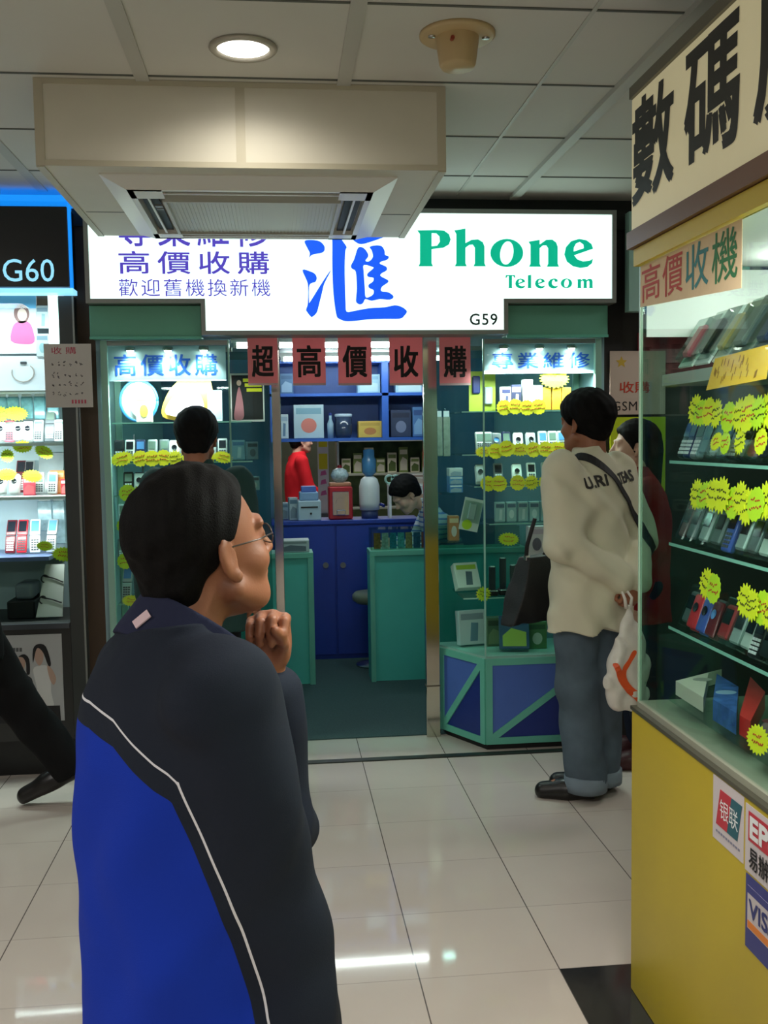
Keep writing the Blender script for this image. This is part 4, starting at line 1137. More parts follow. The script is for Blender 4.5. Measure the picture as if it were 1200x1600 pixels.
# tape rolls right of the dispenser
for i, px in enumerate((607, 617)):
    x = fx(px, Yk + 0.03)
    t = thing('tape_roll', 'green-white tape roll, %s of two standing on the rack behind the attendant' % ('left', 'right')[i], 'tape', (x, Yk, 1.24), 'tape rolls behind the attendant')
    b = MB().lathe([(0.022, -0.018), (0.036, -0.018), (0.036, 0.018), (0.022, 0.018), (0.022, -0.018)], (0, 0, 0), 24, ax='y')
    o = b.build('roll', mat('tape pale green', (150, 190, 180), 0.35), t, world=False)
    for v in o.data.vertices: v.co += V((0, 0, 0.036))
t = thing('wire_rack', 'white box rack holding the tape rolls on the blue worktop', 'rack', (fx(627, Yk), Yk, ZC))
xr = fx(627, Yk)
MB().box(xr - 0.10, xr + 0.15, Yk - 0.06, Yk + 0.08, ZC + 0.228, ZC + 0.24).build('top_board', WHITE, t)
for x in (xr - 0.09, xr + 0.14): MB().box(x - 0.008, x + 0.008, Yk - 0.05, Yk + 0.07, ZC, ZC + 0.228).build('side_board', WHITE, t)
box_at('cream carton on the white rack behind the attendant', 'box', None, (fx(650, Yk), Yk, ZC + 0.24), (0, 0, 0), (0.12, 0.08, 0.07), ((206, 196, 190), (150, 120, 110), (180, 160, 150)), 2)
# stool
t = thing('round_stool', 'round olive seated stool half hidden by the counter edge', 'stool', (fx(572, 6.75), 6.75, 0))
x = fx(572, 6.75) + 0.03
zz = fz(926, 6.75, 572)
MB().lathe([(0, 0), (0.12, 0), (0.14, -0.02), (0.14, -0.05), (0.11, -0.075), (0, -0.075)][::-1], (x, 6.78, zz), 28).build('seat', mat('olive vinyl', (120, 128, 110), 0.4), t)
MB().cyl((x, 6.78, 0.02), (x, 6.78, zz - 0.07), 0.022, n=14).build('column', STEEL, t)
MB().lathe([(0, 0.03), (0.03, 0.03), (0.12, 0.012), (0.12, 0.0), (0, 0)], (x, 6.78, 0.006), 28).build('foot', STEEL, t)

# ---- passage seen through the opening at the back
t = thing('vertical_banner', 'tall white banner with pink and yellow print in the passage beyond the kiosk', 'banner', (fx(503, 9.0), 9.0, 0))
x0, x1 = fx(496, 9.0), fx(513, 9.0)
MB().box(x0, x1, 9.0, 9.01, 0.9, 1.9).build('sheet', mat('banner white', (236, 226, 232), 0.6), t)
MB().box(x0 - 0.005, x1 + 0.005, 8.99, 9.02, 0, 0.9).build('stand', mat('banner stand', (90, 90, 96), 0.5), t)
b = MB(); bp = plane((0, 9.0, 0))
for z in (1.50, 1.30):
    b.prism([(x0 + 0.01, z), (x1 - 0.01, z), (x1 - 0.01, z + 0.14), (x0 + 0.01, z + 0.14)], 0, 0.001, 0, bp)
b.build('yellow_print', mat('yellow print', (240, 220, 40), 0.6), t)
b = MB()
for z in (1.06, 1.16, 1.24): b.prism([(x0 + 0.02, z), (x1 - 0.02, z + 0.01), (x1 - 0.03, z + 0.05), (x0 + 0.03, z + 0.04)], 0, 0.001, 0, bp)
b.build('pink_print', mat('pink print', (220, 110, 170), 0.6), t)
t = thing('goods_rack', 'lit rack of green and cream goods in the passage beyond the kiosk', 'rack', (1.2, 9.6, 0))
MB().box(0.55, 1.9, 9.7, 9.72, 0, 2.0).build('back_panel', mat('rack green', (110, 130, 84), 0.6, noise=0.4, nscale=9), t)
for z in (0.9, 1.22, 1.54):
    MB().box(0.55, 1.9, 9.4, 9.7, z, z + 0.02).build('shelf', mat('rack shelf', (170, 176, 160), 0.5), t)
for x in (0.55, 1.88): MB().box(x, x + 0.02, 9.4, 9.7, 0, 2.0).build('upright', STEEL, t)
for i in range(11):
    x = 0.64 + 0.11 * i
    o = box_at('cream and green packet, %s along the middle shelf of the rack beyond the kiosk' % ORD[i], 'packet', 'packets on the far rack', (x, 9.5, 1.24), (0, 0, 0), (0.085, 0.08, 0.14 + 0.05 * ((i * 7) % 3)), (((226, 222, 200), (130, 150, 90), (90, 110, 60)), ((120, 140, 80), (226, 222, 200), (200, 196, 180)))[i % 2], 2)
# ------------------------------------------------------------------ black shop on the left
YG = 4.80
t = thing('shop_sign', 'black shop sign box with glowing blue edges and pale blue number G60', 'sign', (-1.8, 4.75, 2.27))
gx1 = fx(106, 4.70, 380)
gz0, gz1 = fz(448, 4.70, 60), fz(322, 4.70, 60)
MB().box(-3.2, gx1, 4.70, 4.90, gz0, gz1, bev=0.003).build('sign_face', mat('gloss black sign', (26, 28, 32), 0.3), t)
BGLOW = mat('blue neon strip', (20, 140, 245), 0.4, emit=0.95)
b = MB()
b.box(gx1 + 0.002, gx1 + 0.014, 4.703, 4.725, gz0 - 0.004, gz1 + 0.02)
b.build('edge_light', BGLOW, t)
MB().box(-3.2, gx1 + 0.014, 4.703, 4.80, gz0 - 0.026, gz0 - 0.006).build('under_light', mat('pale blue neon strip', (140, 215, 255), 0.4, emit=1.2), t)
MB().box(-3.2, gx1 + 0.014, 4.703, 4.90, gz1 + 0.022, gz1 + 0.050).build('top_light', BGLOW, t)
b = MB()
u0, v0, u1, v1 = px_rect(5, 405, 84, 440, 4.70)
text(b, 'G60', plane((0, 4.70, 0)), u0, v0, u1, v1, 0.0015)
b.build('number_lettering', mat('pale blue lit letters', (150, 225, 255), 0.4, emit=0.9), t)

t = thing('shop_window', 'charcoal framed window of the black shop full of phones and posters', 'display cabinet', (-1.8, 5.0, 0))
fxl, fxr = fx(100, YG, 700), fx(124, YG, 700)
MB().box(-3.2, fxr, YG, 5.25, 0, 0.17).build('kick_plinth', BLACK, t)
MB().box(-3.2, fxl + 0.002, YG - 0.02, 5.25, 0.17, 0.73).build('base_panel', CHAR, t)
MB().box(-3.2, fxl, YG - 0.035, YG - 0.02, 0.705, 0.73).build('base_ledge', mat('grey ledge', (90, 96, 104), 0.35, 0.5), t)
MB().box(fxl + 0.004, fxr, YG - 0.025, 4.86, 0.17, gz0 - 0.03).build('end_post', mat('dark grey post', (60, 64, 64), 0.45), t)
MB().box(fxr - 0.004, fxr + 0.004, YG - 0.03, YG - 0.02, 0.17, gz0 - 0.03).build('post_bead', GREY, t)
MB().box(-3.2, fxl, YG, YG + 0.004, 0.73, gz0 - 0.03).build('glass_pane', GLASS, t)
MB().box(-3.2, fxl, 5.23, 5.25, 0.73, 2.24).build('back_panel', mat('pale window back', (196, 214, 220), 0.6, noise=0.04), t)
MB().box(fxl - 0.004, fxl, YG + 0.004, 5.23, 0.73, gz0 - 0.03).build('side_glass', GLASSG, t)
YW = 4.97
zg = {}
for k, py in (('upper shelf', 692), ('middle shelf', 774)):
    zg[k] = ZMAP['black shop window', k] = fz(py, YW, 50)
    o = MB().box(-3.2, fxl - 0.006, 4.85, 5.23, zg[k] - 0.014, zg[k]).build('shelf', mat('white shelf', (226, 230, 232), 0.4), t)
zg['lower shelf'] = ZMAP['black shop window', 'lower shelf'] = fz(866, YW, 50)
MB().box(-3.2, fxl - 0.10, 4.85, 5.23, zg['lower shelf'] - 0.02, zg['lower shelf']).build('shelf', mat('blue grey shelf', (96, 110, 150), 0.35), t)
MB().box(-3.2, fxl - 0.006, 4.85, 5.23, fz(612, YW, 50) - 0.008, fz(612, YW, 50)).build('shelf', WHITE, t)
GB = 'goods in the black shop window'
BW = 'black shop window'
LITP = mat('lit poster white', (236, 240, 250), 0.5, emit=0.1)
Y = 5.0
u0, v0, u1, v1 = px_rect(-60, 462, 56, 553, Y)
o = thing('poster', 'pale blue lit poster of a woman in pink in the black shop window', 'poster', ((u0 + u1) / 2, Y, v0))
MB().box(u0, u1, Y, Y + 0.01, v0, v1).build('sheet', LITP, o)
mp = plane((0, Y, 0))
d, e = u1 - u0, v1 - v0
b = MB()
b.prism([(u0, v1 - e * 0.22), (u1, v1 - e * 0.22), (u1, v1), (u0, v1)], 0, 0.0008, 0, mp)
b.build('blue_band', mat('sky blue print', (110, 190, 240), 0.5, emit=0.3), o)
c0 = at(36, 505, Y)
MB().prism(smooth_poly([(c0.x - 0.06, v0 + e * 0.22), (c0.x - 0.048, c0.z - 0.015), (c0.x - 0.02, c0.z + 0.008), (c0.x + 0.02, c0.z + 0.008), (c0.x + 0.042, c0.z - 0.02), (c0.x + 0.05, v0 + e * 0.2), (c0.x - 0.0, v0 + e * 0.16)], 3), 0, 0.0008, 0, mp).build('pink_dress', mat('pink print', (236, 140, 190), 0.5, emit=0.3), o)
MB().prism(ring(c0.x - 0.005, c0.z + 0.045, 0.036, 0.046), 0, 0.0008, 0, mp).build('hair_print', mat('hair print', (150, 110, 110), 0.5), o)
MB().prism(ring(c0.x - 0.002, c0.z + 0.04, 0.022, 0.03), 0.0008, 0.0014, 0, mp).build('face_print', mat('pale face print', (246, 220, 210), 0.5, emit=0.2), o)
u0, v0, u1, v1 = px_rect(78, 458, 98, 545, Y)
o = thing('light_strip', 'tall white lit strip at the end of the black shop window', 'light', ((u0 + u1) / 2, Y, v0))
MB().box(u0, u1, 4.99, 5.03, v0, v1, bev=0.004).build('diffuser', mat('white strip light', (250, 250, 255), 0.4, emit=1.6), o)
MB().box(u0 - 0.004, u1 + 0.004, 5.03, 5.05, v0 - 0.01, v1 + 0.01).build('housing', GREY, o)
for i, py in enumerate((478, 522)):
    u0, v0, u1, v1 = px_rect(58, py, 76, py + 36, Y)
    box_at('pale accessory pack, %s of two hanging between the poster and the lit strip' % ('upper', 'lower')[i], 'packet', GB, ((u0 + u1) / 2, Y, v0), (0, 0, 0), (u1 - u0, 0.02, v1 - v0), ((206, 220, 226), (130, 160, 180), (150, 190, 200)), i)
u0, v0, u1, v1 = px_rect(-80, 556, 76, 606, Y)
v0 = fz(612, YW, 50) + 0.001
o = thing('white_card', 'white lit card with a round cable lying on it below the woman poster', 'display card', ((u0 + u1) / 2, Y, v0))
MB().box(u0, u1, Y, Y + 0.01, v0, v1).build('sheet', LITP, o)
c0 = at(36, 582, Y)
MB().tube([(c0.x + 0.052 * math.cos(a), Y - 0.003, c0.z + 0.045 * math.sin(a)) for a in (math.pi * (0.9 + 1.35 * i / 24) for i in range(25))], 0.003, 6).build('cable', mat('pale cable', (190, 180, 176), 0.5), o)
MB().box(c0.x - 0.01, c0.x + 0.02, Y - 0.008, Y, c0.z + 0.04, c0.z + 0.052, bev=0.002).build('plug', KEYD, o)
for i, px in enumerate((3, 22, 43, 63, 84)):
    Yp = 5.02
    p = at(px, 655, Yp)
    z1 = fz(612, YW, 50) - 0.009
    o = thing('hanging_pouch', 'teal clear pouch, %s from left hanging under the top ledge of the black shop window' % ORD[i], 'pouch', (p.x, Yp, p.z), 'pouches in the black shop window')
    MB().box(p.x - 0.028, p.x + 0.028, Yp - 0.008, Yp + 0.008, p.z, z1 - 0.012, bev=0.005).build('pouch', mat('teal clear pouch', (120, 170, 180), 0.15, noise=0.25, nscale=40), o)
    MB().box(p.x - 0.022, p.x + 0.022, Yp - 0.003, Yp + 0.003, z1 - 0.014, z1).build('header_card', WHITE, o)
phone_row(BW, 'upper shelf', YW, 692, [(-14, 'bar', 'silver', 'a', False), (1, 'flip', 'white', 'c', False), (15, 'bar', 'pink', 'a', False), (29, 'flip', 'silver', 'c', False), (44, 'flip', 'white', 'c', False), (60, 'bar', 'silver', 'b', False), (78, 'open', 'grey', 'a', False), (92, 'bar', 'white', 'a', False)], 'phones on the upper shelf of the black shop')
for q, (px, py, kd) in enumerate(((2, 647, 'star'), (26, 646, 'burst'))):
    place(('tg', kd, True, 1.0), lambda: price_tag(kd, True, 1.0), (fx(px, 4.94), 4.955, fz(py, 4.94, px)), (0, 0.1, 0), '%s above the upper shelf phones in the black shop window' % ('lime star price tag', 'wide lime starburst tag')[q], 'price tag', 'tags in the black shop window')
phone_row(BW, 'middle shelf', YW, 774, [(2, 'flip', 'white', 'c', False), (23, 'flip', 'white', 'b', False), (62, 'bar', 'silver', 'a', False), (82, 'bar', 'white', 'b', False)], 'phones on the middle shelf of the black shop')
box_at('coral pink phone box on the middle shelf of the black shop window', 'box', GB, (fx(44, YW), YW, zg['middle shelf']), (0, 0, 0), (0.056, 0.03, 0.085), ((240, 90, 110), (250, 190, 200), (250, 120, 130)), 2)
box_at('orange phone box behind the last white phone of the middle shelf', 'box', GB, (fx(88, YW + 0.05), YW + 0.06, zg['middle shelf']), (0, 0, 0), (0.07, 0.03, 0.115), ((240, 140, 70), (250, 200, 150), (250, 180, 120)), 2)
box_at('small red and white box at the end of the middle shelf', 'box', GB, (fx(100, YW), YW, zg['middle shelf']), (0, 0, 0), (0.04, 0.03, 0.075), ((200, 50, 60), (240, 236, 236), (230, 120, 120)), 2)
for q, (px, py) in enumerate(((28, 716), (41, 722))):
    place(('ph', 'open', 'maroon' if q == 0 else 'silver', 'c', False), lambda: phone('open', 'maroon' if q == 0 else 'silver', 'c'), (fx(px, 5.12), 5.13, zg['middle shelf'] + 0.0065), (LEAN, 0, 0), 'opened %s phone standing at the back of the middle shelf' % ('maroon', 'silver')[q], 'phone', GB)
for q, (px, py, kd) in enumerate(((11, 712, 'star'), (35, 698, 'burst'), (68, 706, 'burst'), (8, 742, 'burst'), (48, 744, 'burst'))):
    lab = ('lime star tag hanging leftmost under the upper shelf of the black shop', 'small lime tag hanging under the upper shelf', 'lime tag card tilted above the acrylic stand of the middle shelf', 'lime burst tag at the walker\'s side of the middle shelf', 'lime burst tag above the coral pink phone box')[q]
    place(('tg', kd, True, 0.85), lambda: price_tag(kd, True, 0.85), (fx(px, 4.9), 4.90 + 0.003 * q, fz(py, 4.9, px)), (0, (0.1, 0.0, 0.5, 0.0, 0.1)[q], 0), lab, 'price tag', 'tags in the black shop window')
o = thing('acrylic_block', 'clear sloping acrylic stand behind the phones of the middle shelf', 'stand', (fx(84, 5.1), 5.1, zg['middle shelf']), GB)
x = fx(84, 5.1)
MB().prism([(0, 0), (0.09, 0), (0.07, 0.2), (0.05, 0.2)], -0.09, 0.03, 0, lambda u, v, w: (x + w, 5.13 + u, zg['middle shelf'] + 0.0015 + v)).build('wedge', mat('grey clear acrylic', (180, 190, 196), 0.15, noise=0.2), o)
phone_row(BW, 'lower shelf', YW, 863, [(16, 'open', 'maroon', 'c', False), (34, 'open', 'red', 'c', False), (55, 'open', 'white', 'b', False), (80, 'open', 'silver', 'b', False)], 'phones on the lower shelf of the black shop')
for q, (px, py) in enumerate(((68, 853), (97, 866))):
    place(('tg', 'burst', True, (0.7, 1.0)[q]), lambda: price_tag('burst', True, (0.7, 1.0)[q]), (fx(px, 4.9), 4.845, fz(py, 4.85, px)), (0, 0.1, 0), ('small lime tag between the white opened phones of the lower shelf', 'olive lime starburst tag at the post end of the lower shelf')[q], 'price tag', 'tags in the black shop window')
for q, (px, w, py0, py1) in enumerate(((66, 0.07, 780, 830), (88, 0.06, 780, 850))):
    z1, z0 = zg['middle shelf'] - 0.015, fz(py1, 5.1, px)
    o = thing('hanging_pouch', 'long clear pouch, %s of two hanging behind the opened phones of the lower shelf' % ('first', 'second')[q], 'pouch', (fx(px, 5.1), 5.1, z0), 'pouches in the black shop window')
    x = fx(px, 5.1)
    MB().box(x - w / 2, x + w / 2, 5.095, 5.108, z0, z1 - 0.02, bev=0.004).build('pouch', mat('pale clear pouch', (170, 196, 206), 0.15, noise=0.25, nscale=40), o)
    MB().box(x - w * 0.4, x + w * 0.4, 5.099, 5.104, z1 - 0.022, z1).build('header_card', WHITE, o)
# white board with two headsets
o = thing('headset_board', 'white leaning board with two black earpiece headsets low in the black shop window', 'display board', at(85, 955, 4.92), GB)
p0, p1 = at(55, 955, 4.86), at(100, 955, 4.86)
z0, z1 = 0.732, fz(882, 5.05, 85)
def bp3(u, v, w):
    k = math.radians(20)
    return (p0.x + u, 4.87 + v * math.sin(k) - w * math.cos(k), z0 + v * math.cos(k) + w * math.sin(k) + 0.012)
Wd, Hd = p1.x - p0.x - 0.01, (z1 - z0) / math.cos(math.radians(20))
MB().prism([(0, 0), (Wd, 0), (Wd, Hd), (0.035, Hd)], -0.008, 0.0, 0, bp3).build('board', mat('satin white board', (206, 206, 200), 0.35), o)
for q, (cx_, cy_, a) in enumerate(((0.075, Hd * 0.72, -0.35), (0.07, Hd * 0.32, -0.3))):
    hs = MB().tube([bp3(cx_ + math.cos(a) * s - math.sin(a) * (0.012 * math.cos(s * 60)), cy_ + math.sin(a) * s, 0.008) for s in np.linspace(-0.045, 0.055, 14)], [0.005] * 3 + [0.0035] * 11, 8).build('headset', BLACK, o)
    MB().tube([bp3(cx_ - 0.04 + 0.016 * math.cos(k), cy_ - 0.0 + 0.018 * math.sin(k), 0.009) for k in np.linspace(0.5, 4.6, 14)], 0.0032, 8).build('ear_hook', BLACK, hs)
o = thing('grey_gadget_tray', 'dark tray with a glossy grey gadget on the floor of the black shop window', 'tray', (fx(40, 5.0), 5.0, 0.732), GB)
x = fx(42, 5.0)
MB().box(x - 0.10, x + 0.03, 4.9, 5.12, 0.732, 0.82, bev=0.006).build('tray', BLACK, o)
MB().box(x - 0.07, x + 0.02, 4.93, 5.1, 0.82, 0.90, bev=0.02, seg=3).build('gadget', mat('glossy grey', (120, 130, 140), 0.1), o)
# poster on the base
Y = YG - 0.021
u0, v0, u1, v1 = px_rect(-6, 990, 96, 1130, Y)
o = thing('poster', 'poster of two women in black and white on the charcoal shop base', 'poster', ((u0 + u1) / 2, Y, v0))
MB().box(u0, u1, Y - 0.003, Y, v0, v1).build('sheet', mat('grey white poster', (190, 192, 196), 0.4), o)
mp = plane((0, Y - 0.003, 0))
def pp(pts, sm=3):
    return smooth_poly([(at(a_, b_, Y).x, at(a_, b_, Y).z) for a_, b_ in pts], sm)
SK = mat('printed skin', (196, 164, 150), 0.5)
PB = mat('printed black', (30, 30, 34), 0.5)
PWh = mat('printed white', (226, 226, 228), 0.5)
b = MB()
b.prism(pp([(22, 1058), (36, 1056), (50, 1060), (53, 1085), (50, 1106), (22, 1106), (19, 1080)]), 0, 0.0006, 0, mp)
b.build('black_jacket', PB, o)
b = MB(); b.prism(pp([(52, 1046), (62, 1040), (74, 1040), (80, 1052), (80, 1080), (84, 1106), (60, 1106), (58, 1075)]), 0, 0.0006, 0, mp)
b.build('white_outfit', PWh, o)
b = MB(); b.prism(pp([(30, 1058), (36, 1058), (35, 1082), (32, 1098)]), 0.0006, 0.001, 0, mp); b.build('white_blouse', PWh, o)
for pts, nm in (([(29, 1028), (35, 1024), (40, 1030), (39, 1042), (34, 1050), (29, 1044)], 'face'), ([(54, 1014), (61, 1008), (67, 1014), (68, 1030), (62, 1040), (55, 1030)], 'face'), ([(74, 1040), (82, 1046), (88, 1060), (84, 1070), (78, 1060)], 'arm'), ([(20, 1080), (26, 1084), (24, 1094), (18, 1092)], 'hand')):
    MB().prism(pp(pts), 0.001, 0.0014, 0, mp).build(nm, SK, o)
for pts in ([(29, 1026), (38, 1022), (46, 1030), (47, 1052), (42, 1052), (41, 1036), (36, 1027)], [(52, 1036), (52, 1014), (60, 1006), (72, 1010), (80, 1036), (76, 1040), (68, 1020), (60, 1012), (56, 1018)]):
    MB().prism(pp(pts), 0.0014, 0.0018, 0, mp).build('hair', PB, o)
b = MB(); b.prism(pp([(-4, 1104), (94, 1102), (96, 1130), (-4, 1130)], 1), 0.0006, 0.0012, 0, mp); b.build('dark_foot_band', PB, o)
b = MB()
for i in range(4): b.prism(pp([(35 + 5 * i, 1120), (37 + 5 * i, 1120), (37 + 5 * i, 1124), (35 + 5 * i, 1124)], 1), 0.0012, 0.0016, 0, mp)
b.prism(pp([(27, 1108), (49, 1110), (49, 1115), (27, 1113)], 1), 0.0012, 0.0016, 0, mp)
b.build('white_print_marks', PWh, o)
b = MB()
for i in range(4): b.prism(pp([(15 + 5.2 * i, 1012), (19 + 5.2 * i, 1012), (19 + 5.2 * i, 1018), (15 + 5.2 * i, 1018)], 1), 0, 0.0006, 0, mp)
b.build('dark_print_marks', mat('printed grey', (90, 90, 96), 0.5), o)
# paper notice on the column
Y = 4.745
u0, v0, u1, v1 = px_rect(72, 537, 142, 637, Y)
o = thing('paper_notice', 'white sleeved paper notice with red heading on the dark column between the shops', 'notice', ((u0 + u1) / 2, Y, v0))
MB().box(u0, u1, Y, Y + 0.002, v0, v1).build('sheet', mat('notice paper', (206, 200, 196), 0.35), o)
MB().box(-0.95, u1 - 0.01, Y + 0.002, 4.768, (v0 + v1) / 2 - 0.01, (v0 + v1) / 2 + 0.01).build('tape', mat('tape', (160, 150, 130), 0.4), o)
mp = plane((0, Y, 0)); d, e = u1 - u0, v1 - v0
b = MB(); text(b, '收 購', mp, u0 + d * 0.16, v1 - e * 0.16, u0 + d * 0.68, v1 - e * 0.05, 0.001)
b.build('red_heading', mat('notice red', (196, 70, 96), 0.6), o)
rnd = random.Random(3)
b = MB()
for x in np.linspace(0.55, 0.82, 5): b.prism([(u0 + d * x, v0 + e * 0.06), (u0 + d * (x + 0.035), v0 + e * 0.06), (u0 + d * (x + 0.035), v0 + e * 0.12), (u0 + d * x, v0 + e * 0.12)], 0, 0.001, 0, mp)
b.build('red_lettering', mat('notice red', (196, 70, 96), 0.6), o)
for ry in (0.68, 0.50, 0.36, 0.21):
    b = MB()
    for k in range(6):
        x = 0.14 + 0.12 * k
        for _ in range(3):
            q = rnd.uniform(0, 0.05); w = rnd.uniform(-0.02, 0.03)
            b.beam((u0 + d * (x + q), Y - 0.0006, v0 + e * (ry + w)), (u0 + d * (x + q + rnd.uniform(0.01, 0.04)), Y - 0.0006, v0 + e * (ry + w + rnd.uniform(-0.03, 0.03))), 0.004, 0.0006, up=(0, 1, 0))
    b.build('grey_lettering', mat('notice grey', (120, 116, 120), 0.6), o)

# ------------------------------------------------------------------ notices right of the kiosk
Y = 4.85
u0, v0, u1, v1 = px_rect(953, 548, 1040, 648, Y)
o = thing('paper_notice', 'cream paper notice with hand-lettered GSM on the column right of the kiosk', 'notice', ((u0 + u1) / 2, Y, v0))
MB().box(u0, u1, Y, Y + 0.004, v0, v1).build('sheet', mat('cream notice', (206, 186, 172), 0.6), o)
mp = plane((0, Y, 0))
b = MB(); text(b, '收購', mp, *px_rect(968, 596, 1015, 614, Y), 0.001, bold=0.01); b.build('red_lettering', PINKI, o)
b = MB(); text(b, 'GSM/', mp, *px_rect(957, 627, 1003, 642, Y), 0.001, space=1.1); b.build('black_lettering', INK, o)
c0 = at(971, 566, Y)
MB().prism([(c0.x + (0.03 if i % 2 == 0 else 0.014) * math.sin(math.pi * i / 5), c0.z + (0.03 if i % 2 == 0 else 0.014) * math.cos(math.pi * i / 5)) for i in range(10)], 0, 0.001, 0, mp).build('yellow_star', mat('star gold', (206, 170, 60), 0.6), o)
u0, v0, u1, v1 = px_rect(953, 651, 1040, 800, Y)
o = thing('poster', 'fluorescent lime poster under the cream notice right of the kiosk', 'poster', ((u0 + u1) / 2, Y, v0))
MB().box(u0, u1, Y, Y + 0.004, v0, v1).build('sheet', mat('fluorescent lime sheet', (200, 224, 24), 0.7, noise=0.05), o)
b = MB()
rnd = random.Random(5)
for i in range(16):
    x = u0 + (u1 - u0) * rnd.uniform(0.05, 0.6); z = v0 + (v1 - v0) * rnd.uniform(0.1, 0.85)
    b.beam((x, Y - 0.0006, z), (x + rnd.uniform(0.01, 0.03), Y - 0.0006, z + rnd.uniform(-0.02, 0.02)), 0.006, 0.0006, up=(0, 1, 0))
b.build('dark_marks', mat('olive marks', (110, 120, 30), 0.7), o)
MB().box(fx(983, 4.7, 480), 2.3, 4.70, 4.76, fz(486, 4.7, 985), fz(330, 4.7, 985)).build('x', mat('pale teal sign side', (150, 190, 180), 0.5))
o = bpy.context.scene.collection.objects['x']; o.name = 'panel'
b = thing('side_sign', 'pale teal sign edge between the kiosk sign and the cream sign', 'sign', (1.97, 4.73, 2.2))
o.parent = b; o.data.transform(Matrix.Translation((-1.97, -4.73, -2.2)))
MB().box(1.75, 1.77, 4.76, 4.88, 2.3, 2.34).build('bracket', STEEL, b)
o = thing('poster', 'dim red poster on the dark wall seen through the yellow cabinet', 'poster', (2.1, 4.86, 1.9))
MB().box(1.80, 2.5, 4.862, 4.875, 1.86, 2.08).build('sheet', mat('dim red sheet', (140, 40, 56), 0.6, noise=0.1), o)
MB().box(1.86, 2.2, 4.858, 4.862, 1.93, 2.0).build('pale_band', mat('rose band', (180, 120, 130), 0.6), o)

# ------------------------------------------------------------------ yellow cabinet shop on the right
XC, YE = 0.966, 2.648
XG = XC + 0.020
YEL = mat('yellow laminate', (196, 172, 30), 0.38, noise=0.04, nscale=4)
t = thing('display_cabinet', 'glass display cabinet on a yellow base at the passage corner', 'display cabinet', (1.25, 1.5, 0))
box_part('base', YEL, t, XC, 1.52, 0.25, YE, 0.0, 0.812, bev=0.004)
box_part('base_rim', mat('rim steel', (110, 106, 90), 0.3, 0.7), t, XC - 0.003, 1.52, 0.25, YE + 0.002, 0.812, 0.822)
box_part('lower_deck', mat('pale cabinet deck', (150, 150, 132), 0.4, noise=0.05), t, XC + 0.012, 1.50, 0.27, YE - 0.012, 0.8225, 0.838)
box_part('goods_deck', SHELFG, t, XG + 0.012, 1.50, 0.27, YE - 0.014, 0.885, 0.891)
box_part('front_glass', GLASS, t, XG, XG + 0.005, 0.25, YE - 0.006, 0.823, 2.03)
box_part('end_glass', GLASSG, t, XG + 0.006, 1.50, YE - 0.006, YE, 0.823, 2.03)
box_part('corner_edge', mat('pale green glass edge', (176, 206, 180), 0.25), t, XG - 0.002, XG + 0.006, YE - 0.006, YE + 0.003, 0.823, 2.03)
box_part('back_panel', mat('cabinet back', (150, 160, 150), 0.5, noise=0.06), t, 1.50, 1.52, 0.25, YE, 0.823, 2.03)
box_part('top_board', WHITE, t, XG + 0.006, 1.50, 0.25, YE - 0.006, 2.03, 2.05)
box_part('yellow_rail', mat('yellow trim', (214, 186, 40), 0.4), t, XC + 0.002, XG + 0.006, 0.25, YE + 0.004, 2.03, 2.075)
box_part('white_header', mat('white translucent card', (236, 240, 240), 0.5), t, 1.0, 1.49, YE - 0.012, YE - 0.008, 1.84, 2.02)
CT = mat('lit cabinet tube', (255, 252, 240), 0.4, emit=45.0)
MB().cyl((1.30, 0.5, 2.012), (1.30, 2.5, 2.012), 0.012, n=10).build('tube_light', CT, t)
ZC1, ZC2, ZC3, ZRK = 1.505, 1.28, 1.048, 1.735
for z in (ZC1, ZC2, ZC3):
    o = box_part('glass_shelf', SHELFG, t, 1.065, 1.47, 0.28, YE - 0.02, z - 0.008, z)
    box_part('shelf_edge', GEDGE, o, 1.063, 1.065, 0.28, YE - 0.02, z - 0.008, z)
box_part('sloping_rack', mat('grey rack', (150, 152, 144), 0.4), t, 1.03, 1.30, 0.28, 2.60, ZRK - 0.03, ZRK)
YCB = 'yellow cabinet'
RZ = -math.pi / 2
def pouch(col):
    r = thing('phone_pouch', 'x', 'packaged phone')
    MB().box(-0.026, 0.026, -0.008, 0.008, 0.012, 0.10, bev=0.005).build('handset', phmat(col), r)
    MB().box(-0.018, 0.018, -0.010, -0.008, 0.05, 0.088).build('screen', SCR['c'], r)
    MB().box(-0.0275, 0.0275, -0.0125, 0.0105, 0, 0.118, bev=0.004).build('clear_sleeve', glass('clear sleeve', (226, 236, 232), 2.2, 0.12), r)
    return r
def crow(shelf, z, X, items, group):
    for i, (px, py, kind, col) in enumerate(items):
        y = min(atx(px, py, X).y, 2.60)
        if kind == 'pouch':
            place(('po', col), lambda: pouch(col), (X, y, z + 0.0065), (math.radians(-22), 0, RZ + random.uniform(-0.05, 0.05)), 'sleeved %s phone, %s from far end on the %s of the %s' % (col, ORD[i], shelf, YCB), 'packaged phone', group)
        else:
            place(('ph', kind, col, 'c', False), lambda: phone(kind, col, 'c', False), (X, y, z + 0.0055), (math.radians(-20), 0, RZ + random.uniform(-0.1, 0.1)), '%s %s, %s from far end on the %s of the %s' % (col, {'bar': 'phone', 'flip': 'folding phone', 'open': 'opened phone'}[kind], ORD[i], shelf, YCB), 'phone', group)
def ctags(shelf, X, items, group):
    for i, (px, py, kind, s) in enumerate(items):
        p = atx(px, py, X)
        lime = i % 3 == 1
        place(('tg', kind, lime, s), lambda: price_tag(kind, lime, s), (X - 0.0016 * (i % 4), p.y, p.z), (-0.12, random.uniform(-0.3, 0.3), RZ), '%s price tag, %s from far end of the %s row in the %s' % ({'star': 'star-edged', 'round': 'round', 'burst': 'wide starburst'}[kind], ORD[i], shelf, YCB), 'price tag', group)
